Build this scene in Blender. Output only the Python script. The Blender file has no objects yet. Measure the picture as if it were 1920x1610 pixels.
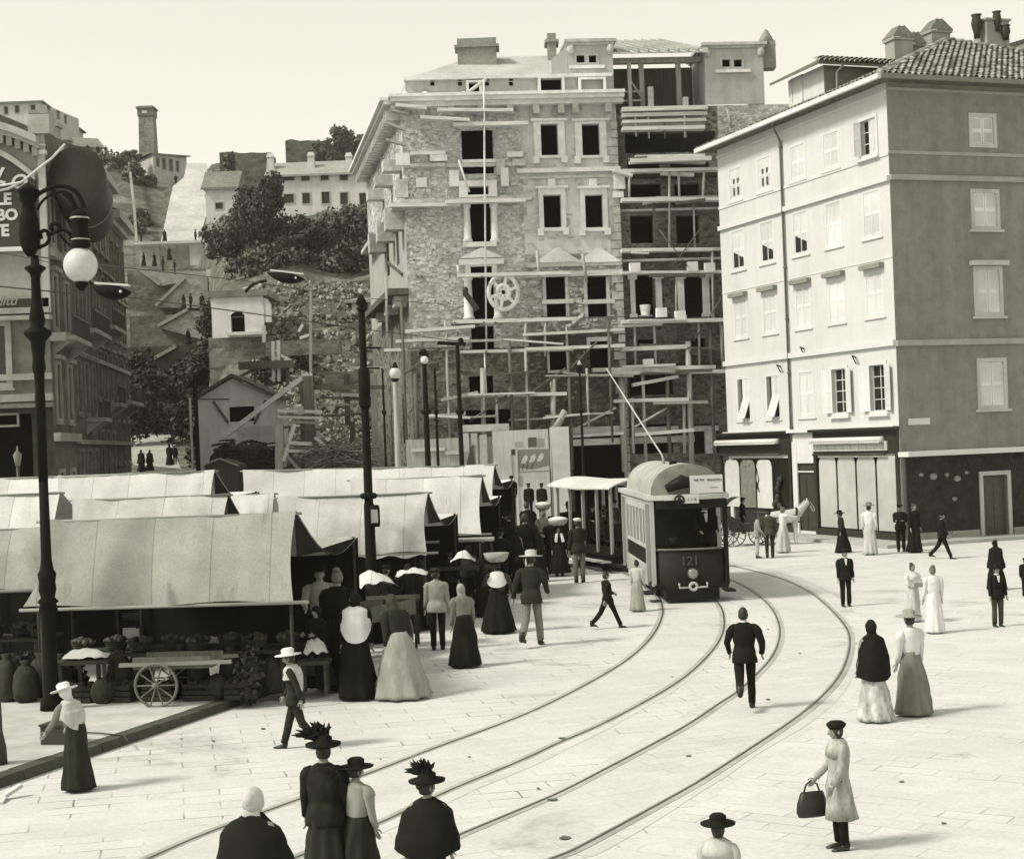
import bpy, bmesh, math, random
from mathutils import Vector, Matrix, noise
R = math.radians
rnd = random.Random(7)
sc = bpy.context.scene
COL = sc.collection
# ---------------------------------------------------------------- camera model: a first-floor window 4.8 m above the square
FP, HZ, CAMH, ROLL = 3000.0, 830.0, 4.8, R(2.2)
CR, SR = math.cos(ROLL), math.sin(ROLL)
def ray(px, py):
    u, v = px - 960.0, py - HZ
    return (u*CR - v*SR)/FP, (-u*SR - v*CR)/FP
def at(px, py, D):
    a, b = ray(px, py); return Vector((a*D, D, CAMH + b*D))
def gnd(px, py, z=0.0):
    a, b = ray(px, py); D = (z - CAMH)/b
    return Vector((a*D, D, z))
def zat(px, py, D): return at(px, py, D).z
cam_d = bpy.data.cameras.new('camera'); cam = bpy.data.objects.new('camera', cam_d); COL.objects.link(cam)
cam_d.sensor_width = 36.0; cam_d.lens = 36.0*FP/1920.0; cam_d.shift_y = 25.0/1920.0
cam_d.clip_start = 0.5; cam_d.clip_end = 3000.0
cam.matrix_world = Matrix(((CR, SR, 0, 0), (0, 0, -1, 0), (-SR, CR, 0, CAMH), (0, 0, 0, 1)))
sc.camera = cam
# ---------------------------------------------------------------- light
SUN_EL, SUN_AZ = 47.0, -110.0          # azimuth from +Y, negative = to the left of the photograph
sd = bpy.data.lights.new('sun', 'SUN'); so = bpy.data.objects.new('sun', sd); COL.objects.link(so)
sd.energy = SUN_E = 1.5; sd.angle = R(11); sd.color = (1.0, 0.955, 0.83)
to_sun = Vector((math.sin(R(SUN_AZ))*math.cos(R(SUN_EL)), math.cos(R(SUN_AZ))*math.cos(R(SUN_EL)), math.sin(R(SUN_EL))))
so.rotation_euler = to_sun.to_track_quat('Z', 'Y').to_euler()
so.location = (-40, 10, 80)
W = bpy.data.worlds.new('World'); sc.world = W; W.use_nodes = True
wt = W.node_tree; wt.nodes.clear()
sky = wt.nodes.new('ShaderNodeTexSky'); sky.sky_type = 'NISHITA'; sky.sun_disc = False
sky.sun_elevation = R(SUN_EL); sky.sun_rotation = R(SUN_AZ); sky.dust_density = 1.0; sky.air_density = 1.0
bw = wt.nodes.new('ShaderNodeRGBToBW'); wt.links.new(sky.outputs[0], bw.inputs[0])
mx = wt.nodes.new('ShaderNodeMix'); mx.data_type = 'RGBA'; mx.blend_type = 'MULTIPLY'; mx.inputs[0].default_value = 1.0
pw = wt.nodes.new('ShaderNodeMath'); pw.operation = 'POWER'; pw.inputs[1].default_value = .45; wt.links.new(bw.outputs[0], pw.inputs[0])
ml = wt.nodes.new('ShaderNodeMath'); ml.operation = 'MULTIPLY'; ml.inputs[1].default_value = SKYK = 1.45; wt.links.new(pw.outputs[0], ml.inputs[0])
wt.links.new(ml.outputs[0], mx.inputs[6]); mx.inputs[7].default_value = (1.0, 0.962, 0.835, 1)
bg = wt.nodes.new('ShaderNodeBackground'); bg.inputs[1].default_value = 0.15
wt.links.new(mx.outputs[2], bg.inputs[0])
wo = wt.nodes.new('ShaderNodeOutputWorld'); wt.links.new(bg.outputs[0], wo.inputs[0])
sc.view_settings.view_transform = 'Standard'; sc.view_settings.look = 'None'
sc.view_settings.gamma = 1.0; sc.view_settings.exposure = EXPOSURE = 1.4
sc.render.engine = 'CYCLES'
sc.cycles.max_bounces = 5; sc.cycles.diffuse_bounces = 3; sc.cycles.use_denoising = True
# ---------------------------------------------------------------- materials (an old toned print: greys, warm in the lights and olive in the darks)
def G(v):
    v = max(0.0, min(1.0, v)); t = min(1.0, (v/0.6)**0.5)
    return (v, v*(1.12 - 0.12*t), v*(0.76 + 0.24*t), 1.0)
MATS = {}
class NT:
    def __init__(s, name):
        s.m = bpy.data.materials.new(name); s.m.use_nodes = True; s.t = s.m.node_tree
        s.b = s.t.nodes['Principled BSDF']; MATS[name] = s.m
    def n(s, typ, **kw):
        x = s.t.nodes.new('ShaderNode'+typ)
        for k, v in kw.items(): setattr(x, k, v)
        return x
    def l(s, a, b): s.t.links.new(a, b)
    def coord(s, scale=(1,1,1), rot=(0,0,0), which='Object'):
        tc = s.n('TexCoord'); mp = s.n('Mapping')
        mp.inputs['Scale'].default_value = scale; mp.inputs['Rotation'].default_value = rot
        s.l(tc.outputs[which], mp.inputs[0]); return mp.outputs[0]
    def noise(s, co, scale, detail=4, rough=.6, dist=0):
        x = s.n('TexNoise'); x.inputs['Scale'].default_value = scale; x.inputs['Detail'].default_value = detail
        x.inputs['Roughness'].default_value = rough; x.inputs['Distortion'].default_value = dist
        s.l(co, x.inputs['Vector']); return x.outputs['Fac']
    def ramp(s, fac, stops):
        x = s.n('ValToRGB'); el = x.color_ramp.elements
        while len(el) < len(stops): el.new(0.5)
        for e, (p, c) in zip(el, stops): e.position = p; e.color = c if isinstance(c, tuple) else G(c)
        s.l(fac, x.inputs[0]); return x.outputs[0]
    def mul(s, a, b, f=1.0, mode='MULTIPLY'):
        x = s.n('Mix', data_type='RGBA', blend_type=mode); x.inputs[0].default_value = f
        for sock, val in ((x.inputs[6], a), (x.inputs[7], b)):
            if isinstance(val, tuple): sock.default_value = val
            else: s.l(val, sock)
        return x.outputs[2]
    def mixf(s, fac, a, b):
        x = s.n('Mix', data_type='RGBA'); s.l(fac, x.inputs[0])
        for sock, val in ((x.inputs[6], a), (x.inputs[7], b)):
            if isinstance(val, tuple): sock.default_value = val
            else: s.l(val, sock)
        return x.outputs[2]
    def bump(s, h, strength=.3, dist=.02):
        x = s.n('Bump'); x.inputs['Strength'].default_value = strength; x.inputs['Distance'].default_value = dist
        s.l(h, x.inputs['Height']); s.l(x.outputs[0], s.b.inputs['Normal'])
    def out(s, col, rough=.85, spec=.25):
        if isinstance(col, tuple): s.b.inputs['Base Color'].default_value = col
        else: s.l(col, s.b.inputs['Base Color'])
        s.b.inputs['Roughness'].default_value = rough
        s.b.inputs['Specular IOR Level'].default_value = spec
        return s.m
def W3(a): return (a, a, a, 1)
def mat(name, v, var=.3, scale=2., rough=.85, spec=.25, bump=0., stretch=(1,1,1), big=.25):
    if name in MATS: return MATS[name]
    k = NT(name); co = k.coord(stretch)
    f = k.noise(co, scale, 5, .65)
    c = k.ramp(f, [(.28, v*(1-var)), (.72, min(1, v*(1+var*.7)))])
    if big:
        g = k.noise(k.coord(), scale*.13, 2, .5)
        c = k.mul(c, k.ramp(g, [(.3, W3(1-big)), (.7, W3(1.0))]))
    if bump: k.bump(f, bump, .03)
    return k.out(c, rough, spec)
def plaster(name, v, dirt=.35, scale=.5, streak=True, patch=0.0, pv=.4):
    if name in MATS: return MATS[name]
    k = NT(name); co = k.coord()
    f = k.noise(co, scale, 6, .65, .4); c = k.ramp(f, [(.3, v*(1-dirt)), (.62, v)])
    if streak:
        s = k.noise(k.coord((1.3, 1.3, .12)), 1.6, 4, .6)
        c = k.mul(c, k.ramp(s, [(.3, W3(1-dirt*.7)), (.6, W3(1.0))]))
    g = k.noise(co, 22, 3, .7); c = k.mul(c, k.ramp(g, [(.3, W3(.86)), (.7, W3(1.05))]))
    if patch:
        p = k.noise(co, .9, 4, .6, 1.0); c = k.mixf(k.ramp(p, [(.5+.1*(1-patch), W3(0)), (.56+.1*(1-patch), W3(1))]), c, G(pv))
    k.bump(g, .25, .02)
    return k.out(c, .9, .15)
def rubble(name, v, lo=.45, scale=2.2, mortar=1.15):
    if name in MATS: return MATS[name]
    k = NT(name); wob = k.n('Mix', data_type='RGBA'); wob.inputs[0].default_value = .10
    nz = k.n('TexNoise'); nz.inputs['Scale'].default_value = 1.7; co = k.coord((1, 1, 1.9)); k.l(co, nz.inputs['Vector'])
    k.l(co, wob.inputs[6]); k.l(nz.outputs['Color'], wob.inputs[7]); co2 = wob.outputs[2]
    vor = k.n('TexVoronoi'); vor.inputs['Scale'].default_value = scale; k.l(co2, vor.inputs['Vector'])
    ed = k.n('TexVoronoi', feature='DISTANCE_TO_EDGE'); ed.inputs['Scale'].default_value = scale; k.l(co2, ed.inputs['Vector'])
    c = k.ramp(vor.outputs['Color'], [(.12, v*(.35+lo*.6)), (.88, v*1.3)])
    c = k.mixf(k.ramp(ed.outputs['Distance'], [(.01, W3(.55)), (.13, W3(0))]), c, G(v*mortar))
    big = k.noise(k.coord((1, 1, 1.4)), .55, 6, .68, .8)
    c = k.mul(c, k.ramp(big, [(.28, W3(.45)), (.5, W3(.9)), (.7, W3(1.2))])); c = k.mul(c, k.ramp(k.noise(k.coord(), .17, 4, .6, .5), [(.32, W3(.6)), (.6, W3(1.08))]))
    c = k.mul(c, k.ramp(k.noise(k.coord(), 7, 5, .75), [(.28, W3(.6)), (.7, W3(1.15))]))
    k.bump(ed.outputs['Distance'], .5, .06)
    return k.out(c, .95, .1)
def wood(name, v, var=.4, axis=2):
    if name in MATS: return MATS[name]
    k = NT(name); st = [9, 9, 9]; st[axis] = .5
    f = k.noise(k.coord(tuple(st)), 1.2, 5, .6)
    c = k.ramp(f, [(.3, v*(1-var)), (.7, v*(1+.4*var))])
    r = k.n('NewGeometry'); c = k.mul(c, k.ramp(r.outputs['Random Per Island'], [(0, W3(.68)), (1, W3(1.15))]))
    k.bump(f, .3, .01); return k.out(c, .8, .2)
def leafmat(name, lo, hi):
    if name in MATS: return MATS[name]
    k = NT(name); r = k.n('NewGeometry')
    c = k.ramp(r.outputs['Random Per Island'], [(0, lo), (.75, (lo+hi)/2), (1, hi)])
    c = k.mul(c, k.ramp(k.noise(k.coord(), .8, 3), [(.3, W3(.7)), (.7, W3(1.15))]))
    return k.out(c, .65, .3)
def cloth(name, v, var=.18, fold=0.0):
    if name in MATS: return MATS[name]
    k = NT(name); f = k.noise(k.coord((1, 1, .5)), 7., 4, .6)
    c = k.ramp(f, [(.3, v*(1-var)), (.7, v*(1+var))]); k.bump(f, .35, .02)
    return k.out(c, .9, .15)
def canvas(name, v, dirt=.3):
    if name in MATS: return MATS[name]
    k = NT(name); co = k.coord()
    f = k.noise(co, .9, 5, .65, .5); c = k.ramp(f, [(.28, v*(1-dirt)), (.62, v)])
    g = k.noise(co, 30, 3, .8); c = k.mul(c, k.ramp(g, [(.25, W3(.78)), (.75, W3(1.12))]))
    br = k.n('TexBrick'); br.offset = 0; br.inputs['Scale'].default_value = 1; br.inputs['Brick Width'].default_value = 1.15; br.inputs['Row Height'].default_value = 40; br.inputs['Mortar Size'].default_value = .011
    br.inputs['Color1'].default_value = W3(.88); br.inputs['Color2'].default_value = W3(1.03); br.inputs['Mortar'].default_value = W3(.62); k.l(k.coord((1,.0,1), (R(90),0,0)), br.inputs['Vector']); c = k.mul(c, br.outputs['Color'])
    st = k.noise(k.coord((1, 1, .25)), 2.1, 4, .7, .8)
    c = k.mul(c, k.ramp(st, [(.24, W3(.6)), (.4, W3(1))]))
    k.bump(g, .2, .01); k.out(c, .9, .1)
    return k.m
def plain(name, v, rough=.5, spec=.4, metal=0):
    if name in MATS: return MATS[name]
    k = NT(name); f = k.noise(k.coord(), 6, 4, .6)
    c = k.ramp(f, [(.3, v*.75), (.7, v*1.15)]); k.b.inputs['Metallic'].default_value = metal
    return k.out(c, rough, spec)
# ---------------------------------------------------------------- mesh building
ORIGIN = {}
class MB:
    def __init__(s): s.v = []; s.f = []; s.mi = []; s.cur = 0; s.sm = []; s.smooth = False
    def add(s, vs, fs, smooth=None):
        o = len(s.v); s.v += [tuple(p) for p in vs]
        for f in fs:
            s.f.append(tuple(i+o for i in f)); s.mi.append(s.cur); s.sm.append(s.smooth if smooth is None else smooth)
        return s
    def quad(s, a, b, c, d): return s.add([a, b, c, d], [(0, 1, 2, 3)])
    def hexa(s, p): return s.add(p, [(0,3,2,1), (4,5,6,7), (0,1,5,4), (1,2,6,5), (2,3,7,6), (3,0,4,7)])
    def box(s, c, d, rz=0.0, rx=0.0):
        m = Matrix.Translation(c) @ Matrix.Rotation(rz, 4, 'Z') @ Matrix.Rotation(rx, 4, 'X')
        x, y, z = d[0]/2, d[1]/2, d[2]/2
        return s.hexa([m @ Vector(q) for q in ((-x,-y,-z),(x,-y,-z),(x,y,-z),(-x,y,-z),(-x,-y,z),(x,-y,z),(x,y,z),(-x,y,z))])
    def beam(s, a, b, w, h=None, up=(0,0,1)):
        a, b = Vector(a), Vector(b); h = h or w; d = (b-a).normalized(); u = Vector(up)
        if abs(d.dot(u)) > .97: u = Vector((0,1,0))
        x = d.cross(u).normalized(); z = x.cross(d)
        x *= w/2; z *= h/2
        return s.hexa([a-x-z, a+x-z, b+x-z, b-x-z, a-x+z, a+x+z, b+x+z, b-x+z])
    def tube(s, pts, r, n=8, cap=True):
        pts = [Vector(p) for p in pts]; rs = r if isinstance(r, (list, tuple)) else [r]*len(pts)
        vs = []; fs = []; ref = None
        for i, p in enumerate(pts):
            d = (pts[min(i+1, len(pts)-1)] - pts[max(i-1, 0)]).normalized()
            if ref is None: ref = Vector((0,0,1)) if abs(d.z) < .9 else Vector((1,0,0))
            x = d.cross(ref); x = x.normalized() if x.length > 1e-5 else Vector((1,0,0)); y = d.cross(x); ref = x.cross(d)*1.0
            ref = y*-1 if ref.length < 1e-5 else ref
            for k in range(n):
                t = 2*math.pi*k/n; vs.append(p + (x*math.cos(t) + y*math.sin(t))*rs[i])
        for i in range(len(pts)-1):
            for k in range(n):
                a = i*n+k; b = i*n+(k+1) % n; fs.append((a, b, b+n, a+n))
        if cap: fs.append(tuple(range(n-1, -1, -1))); fs.append(tuple(range(len(vs)-n, len(vs))))
        return s.add(vs, fs, True)
    def rings(s, rs, cap=True, smooth=True):
        n = len(rs[0]); vs = [p for q in rs for p in q]; fs = []
        for i in range(len(rs)-1):
            for k in range(n):
                a = i*n+k; b = i*n+(k+1) % n; fs.append((a, b, b+n, a+n))
        if cap: fs.append(tuple(range(n-1, -1, -1))); fs.append(tuple(range(len(vs)-n, len(vs))))
        return s.add(vs, fs, smooth)
    def lathe(s, prof, c=(0,0,0), n=14, cap=True):
        c = Vector(c)
        return s.rings([[c + Vector((r*math.cos(2*math.pi*k/n), r*math.sin(2*math.pi*k/n), z)) for k in range(n)] for r, z in prof], cap)
    def ell(s, c, r, n=12, m=8, mat=None):
        c = Vector(c); rs = []
        for i in range(m+1):
            t = math.pi*(i/m); t = max(.05, min(math.pi-.05, t))
            q = []
            for k in range(n):
                p = Vector((r[0]*math.sin(t)*math.cos(2*math.pi*k/n), r[1]*math.sin(t)*math.sin(2*math.pi*k/n), -r[2]*math.cos(t)))
                if mat is not None: p = mat @ p
                q.append(c+p)
            rs.append(q)
        return s.rings(rs)
    def prism(s, poly, d):
        """closed polygon (3-D points) extruded by vector d"""
        poly = [Vector(p) for p in poly]; d = Vector(d); n = len(poly)
        return s.add(poly + [p+d for p in poly], [tuple(range(n-1, -1, -1)), tuple(range(n, 2*n))] + [(i, (i+1) % n, (i+1) % n+n, i+n) for i in range(n)])
    def build(s, name, m, parent=None, local=False, **props):
        me = bpy.data.meshes.new(name)
        o0 = Vector((0,0,0)) if (local or parent is None) else ORIGIN.get(parent.name, Vector((0,0,0)))
        base = props.pop('base', None)
        if base is not None: o0 = Vector(base)
        me.from_pydata([tuple(Vector(p)-o0) for p in s.v], [], s.f)
        for q in (m if isinstance(m, (list, tuple)) else [m]):
            if q: me.materials.append(q)
        me.polygons.foreach_set('material_index', s.mi); me.polygons.foreach_set('use_smooth', s.sm)
        me.update()
        bm = bmesh.new(); bm.from_mesh(me); bmesh.ops.recalc_face_normals(bm, faces=bm.faces); bm.to_mesh(me); bm.free()
        o = bpy.data.objects.new(name, me); COL.objects.link(o)
        if parent is not None:
            o.parent = parent
            if not local: ORIGIN[o.name] = ORIGIN.get(parent.name, Vector((0,0,0)))
        elif base is not None: o.location = base; ORIGIN[o.name] = Vector(base)
        for k, v in props.items(): o[k] = v
        return o
def thing(name, label, cat, loc=(0,0,0), group=None, rz=0.0):
    o = bpy.data.objects.new(name, None); COL.objects.link(o); o.location = loc; o.rotation_euler = (0,0,rz)
    o.empty_display_size = .2
    ORIGIN[o.name] = Vector(loc); o['label'] = label; o['category'] = cat
    if group: o['group'] = group
    return o
def tag(o, label, cat, group=None):
    o['label'] = label; o['category'] = cat
    if group: o['group'] = group
    return o
def dup(root, loc, rz=None, label=None):
    r = root.copy(); COL.objects.link(r); r.location = loc
    if rz is not None: r.rotation_euler = (0,0,rz)
    if label: r['label'] = label
    for ch in list(root.children):
        c = ch.copy(); COL.objects.link(c); c.parent = r
        for g in list(ch.children):
            d = g.copy(); COL.objects.link(d); d.parent = c
    return r
def text(s, size, name, m, parent, mtx, extrude=.01, shear=0.0, bold=0.0):
    cu = bpy.data.curves.new(name, 'FONT'); cu.body = s; cu.size = size; cu.extrude = extrude; cu.shear = shear; cu.offset = bold
    cu.align_x = 'LEFT'; cu.resolution_u = 3
    t = bpy.data.objects.new('tmp', cu); COL.objects.link(t)
    me = bpy.data.meshes.new_from_object(t.evaluated_get(bpy.context.evaluated_depsgraph_get()))
    bpy.data.objects.remove(t)
    o0 = ORIGIN.get(parent.name, Vector((0,0,0)))
    me.transform(Matrix.Translation(-o0) @ mtx); me.materials.clear(); me.materials.append(m)
    o = bpy.data.objects.new(name, me); COL.objects.link(o); o.parent = parent; ORIGIN[o.name] = o0
    return o
class Facade:
    def __init__(s, A, B):
        s.A = Vector((A[0], A[1])); b = Vector((B[0], B[1])); s.t = (b-s.A).normalized(); s.L = (b-s.A).length
        s.n = Vector((s.t.y, -s.t.x))
        if s.n.dot(-s.A) < 0: s.n = -s.n
    def uz(s, px, py, off=0.0):
        a, b = ray(px, py); q = s.A + s.n*off
        D = q.dot(s.n)/(a*s.n.x + s.n.y); p = Vector((a*D, D))
        return (p-s.A).dot(s.t), CAMH + b*D
    def p(s, u, z, off=0.0):
        q = s.A + s.t*u + s.n*off; return Vector((q.x, q.y, z))
    def P(s, px, py, off=0.0):
        u, z = s.uz(px, py, off); return s.p(u, z, off)
    def rect(s, x0, y0, x1, y1, off=0.0):
        xm, ym = (x0+x1)/2, (y0+y1)/2
        return s.uz(x0, ym, off)[0], s.uz(x1, ym, off)[0], s.uz(xm, y1, off)[1], s.uz(xm, y0, off)[1]
    def mtx(s, u, z, off):
        q = s.p(u, z, off); t = s.t; n = s.n
        return Matrix(((t.x, 0, n.x, q.x), (t.y, 0, n.y, q.y), (0, 1, 0, q.z), (0, 0, 0, 1)))
def fbox(mb, F, u0, u1, z0, z1, o0, o1):
    p = F.p
    return mb.hexa([p(u0,z0,o1), p(u1,z0,o1), p(u1,z0,o0), p(u0,z0,o0), p(u0,z1,o1), p(u1,z1,o1), p(u1,z1,o0), p(u0,z1,o0)])
def fwall(mb, F, u0, u1, z0, z1, holes, deep=.3, off=0.0):
    us = sorted({u0, u1, *[max(u0, min(u1, x)) for h in holes for x in h[:2]]})
    zs = sorted({z0, z1, *[max(z0, min(z1, x)) for h in holes for x in h[2:4]]})
    for i in range(len(us)-1):
        for j in range(len(zs)-1):
            cu, cz = (us[i]+us[i+1])/2, (zs[j]+zs[j+1])/2
            if any(h[0] < cu < h[1] and h[2] < cz < h[3] for h in holes): continue
            mb.quad(F.p(us[i],zs[j],off), F.p(us[i+1],zs[j],off), F.p(us[i+1],zs[j+1],off), F.p(us[i],zs[j+1],off))
    for a, b, c, d in [h[:4] for h in holes]:
        o2 = off-deep
        mb.quad(F.p(a,c,off), F.p(a,d,off), F.p(a,d,o2), F.p(a,c,o2)); mb.quad(F.p(b,d,off), F.p(b,c,off), F.p(b,c,o2), F.p(b,d,o2))
        mb.quad(F.p(b,c,off), F.p(a,c,off), F.p(a,c,o2), F.p(b,c,o2)); mb.quad(F.p(a,d,off), F.p(b,d,off), F.p(b,d,o2), F.p(a,d,o2))
def ffront(mb, F, r, o, grow=0.0):
    a, b, c, d = r; a -= grow; b += grow; c -= grow; d += grow
    mb.quad(F.p(a,c,o), F.p(b,c,o), F.p(b,d,o), F.p(a,d,o)); return mb
def surround(mb, F, r, w, proud, top=None, bot=None):
    a, b, c, d = r; top = w if top is None else top; bot = w if bot is None else bot
    fbox(mb, F, a-w, a, c-bot, d+top, 0, proud); fbox(mb, F, b, b+w, c-bot, d+top, 0, proud)
    fbox(mb, F, a, b, d, d+top, 0, proud)
    if bot: fbox(mb, F, a, b, c-bot, c, 0, proud)
# ================================================================ ground, kerb, tracks
def paving(name, rotz, v=.42, sx=1.0, lines=.75):
    k = NT(name); co = k.coord((1,1,1), (0,0,rotz))
    wob = k.n('Mix', data_type='RGBA'); wob.inputs[0].default_value = .05
    nz = k.n('TexNoise'); nz.inputs['Scale'].default_value = 1.3; k.l(co, nz.inputs['Vector'])
    k.l(co, wob.inputs[6]); k.l(nz.outputs['Color'], wob.inputs[7])
    br = k.n('TexBrick'); br.offset = .5; br.inputs['Scale'].default_value = 1.0
    br.inputs['Brick Width'].default_value = .95*sx; br.inputs['Row Height'].default_value = .42*sx
    br.inputs['Mortar Size'].default_value = .015; br.inputs['Mortar Smooth'].default_value = .3; br.inputs['Bias'].default_value = 0
    br.inputs['Color1'].default_value = W3(.80); br.inputs['Color2'].default_value = W3(1.0); br.inputs['Mortar'].default_value = W3(.9)
    k.l(wob.outputs[2], br.inputs['Vector'])
    f = k.noise(co, .55, 6, .65, .4)
    c = k.ramp(f, [(.25, v*.86), (.6, v*1.0), (.8, v*1.06)])
    c = k.mul(c, br.outputs['Color'], .35)
    msk = k.ramp(k.noise(co, .8, 3, .5), [(.44, W3(0)), (.66, W3(1))])
    jm = k.n('Math', operation='MULTIPLY'); k.l(br.outputs['Fac'], jm.inputs[0]); k.l(msk, jm.inputs[1])
    jm2 = k.n('Math', operation='MULTIPLY'); k.l(jm.outputs[0], jm2.inputs[0]); jm2.inputs[1].default_value = lines
    c = k.mixf(jm2.outputs[0], c, G(v*.2))
    g = k.noise(co, 14, 4, .7); c = k.mul(c, k.ramp(g, [(.25, W3(.84)), (.6, W3(1.03))]))
    blot = k.noise(co, .21, 5, .7, 1.2); c = k.mul(c, k.ramp(blot, [(.28, W3(.66)), (.40, W3(1))]))
    k.bump(k.n('Math', operation='MULTIPLY').outputs[0] if False else g, .12, .01)
    return k.out(c, .75, .2)
PAVE_L = paving('stone_paving', R(-12), v=.58, lines=.9); PAVE_R = paving('stone_setts', R(34), v=.585, sx=.85, lines=.5)
PAVE_T = paving('track_setts', R(-25), v=.56, sx=.8, lines=.4)
mb = MB(); mb.quad((-700,-60,0), (700,-60,0), (700,1500,0), (-700,1500,0))
o = mb.build('square_ground', PAVE_L); o['kind'] = 'structure'; o['label'] = 'pale stone paving of the square'
RAILS = [
 [(287,1606),(393,1560),(593,1487),(700,1447),(830,1397),(913,1367),(1013,1327),(1120,1272),(1186,1230),(1225,1190),(1241,1158),(1242,1138),(1231,1114),(1181,1078),(1105,1049)],
 [(560,1606),(713,1543),(840,1483),(920,1450),(997,1417),(1047,1393),(1120,1362),(1205,1318),(1280,1273),(1330,1227),(1353,1193),(1358,1163),(1347,1130),(1300,1092),(1215,1060)],
 [(770,1606),(867,1563),(963,1523),(1047,1487),(1120,1450),(1280,1365),(1347,1320),(1383,1297),(1423,1260),(1453,1223),(1463,1180),(1447,1140),(1413,1110),(1370,1087),(1290,1060)],
 [(1045,1606),(1097,1583),(1280,1483),(1330,1453),(1423,1393),(1497,1343),(1547,1300),(1580,1257),(1594,1207),(1583,1170),(1533,1120),(1493,1097),(1450,1080),(1370,1060)]]
def crom(P, n=8):
    P = [P[0]*2-P[1]] + P + [P[-1]*2-P[-2]]; out = []
    for i in range(1, len(P)-2):
        for j in range(n):
            t = j/n; a, b, c, d = P[i-1], P[i], P[i+1], P[i+2]
            out.append(.5*((2*b)+(c-a)*t+(2*a-5*b+4*c-d)*t*t+(3*b-a-3*c+d)*t**3))
    return out + [P[-2]]
def smoothpts(P, it=6):
    for _ in range(it): P = [P[0]] + [(P[i-1]+P[i]*2+P[i+1])/4 for i in range(1, len(P)-1)] + [P[-1]]
    return P
rail_w = [smoothpts(crom([gnd(*q) for q in r])) for r in RAILS]
for r in rail_w:                                   # carry the rails on under the camera
    d = (r[0]-r[4]).normalized(); r[:0] = [r[0]+d*12, r[0]+d*6]
def strip(mb, pts, w, z, side=0.0):
    L = []; Rr = []
    for i, p in enumerate(pts):
        d = (pts[min(i+1, len(pts)-1)]-pts[max(i-1, 0)]).normalized(); nn = Vector((-d.y, d.x, 0))
        L.append(p+nn*(w/2+side)+Vector((0,0,z))); Rr.append(p+nn*(-w/2+side)+Vector((0,0,z)))
    n = len(pts)
    mb.add(L+Rr, [(i, i+1, n+i+1, n+i) for i in range(n-1)])
RAIL = plain('worn_rail_steel', .06, .45, .5); SETT = mat('rail_edge_setts', .40, .28, 1.2)
for k in range(2):
    # sett bed between and beside the two rails of a track
    a, b = rail_w[2*k], rail_w[2*k+1]; n = 60
    def res(p): return [p[int(round(i*(len(p)-1)/(n-1)))] for i in range(n)]
    aa, bb = res(a), res(b); mb = MB()
    L = [x+(x-y).normalized()*.35+Vector((0,0,.004)) for x, y in zip(aa, bb)]; Q = [y+(y-x).normalized()*.35+Vector((0,0,.004)) for x, y in zip(aa, bb)]
    mb.add(L+Q, [(i, i+1, n+i+1, n+i) for i in range(n-1)])
    o = mb.build('track_bed', PAVE_T); o['kind'] = 'structure'
    t = thing('tram_track', ('curved tram track nearest the market stalls, the one the tram stands on', 'outer curved tram track sweeping past the walking man and caped woman')[k], 'tram track', a[0])
    for r in (a, b):
        mb = MB(); strip(mb, r, .042, .014)
        mb.cur = 1; strip(mb, r, .17, .009, -.03 if k else .03)
        mb.build('rail', [RAIL, SETT], t)
# right-hand pavement field, rows laid to another bond
edge = [p+Vector((.55,0,.006)) for p in rail_w[3]]
mb = MB(); pts = edge + [Vector((40,60,.006)), Vector((60,20,.006)), Vector((40,-20,.006))]
mb.add(pts, [tuple(range(len(pts)))]); o = mb.build('paved_square', PAVE_R); o['kind'] = 'structure'
# raised market pavement with its kerb
KZ = .15
K0, K1 = gnd(-160,1520), gnd(440,1316); kd = (K1-K0).normalized(); K1 = K1 + kd*2
mb = MB(); PM = mat('market_pavement', .50, .25, 1.5, bump=.1)
poly = [K0, K1, K1+Vector((-2,40,0)), Vector((-60,90,0)), Vector((-60,16,0))]
mb.prism([p+Vector((0,0,KZ)) for p in poly], (0,0,-KZ-.1)); o = mb.build('market_pavement', PM); o['kind'] = 'structure'
mb = MB(); kn = Vector((kd.y, -kd.x, 0)); L = (K1-K0).length; i = 0.0
while i < L-.05:
    w = min(1.05, L-i); a = K0+kd*i; b = K0+kd*(i+w-.02); h = KZ+.008+rnd.uniform(-.006,.006)
    mb.hexa([a, b, b+kn*.3, a+kn*.3, a+Vector((0,0,h)), b+Vector((0,0,h)), b+kn*.28+Vector((0,0,h)), a+kn*.28+Vector((0,0,h))]); i += w
o = mb.build('kerb', mat('kerb_shaded_stone', .07, .35, 3, bump=.2)); o['kind'] = 'structure'  # kerb tone darkened to paint the shaded face of the step
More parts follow.
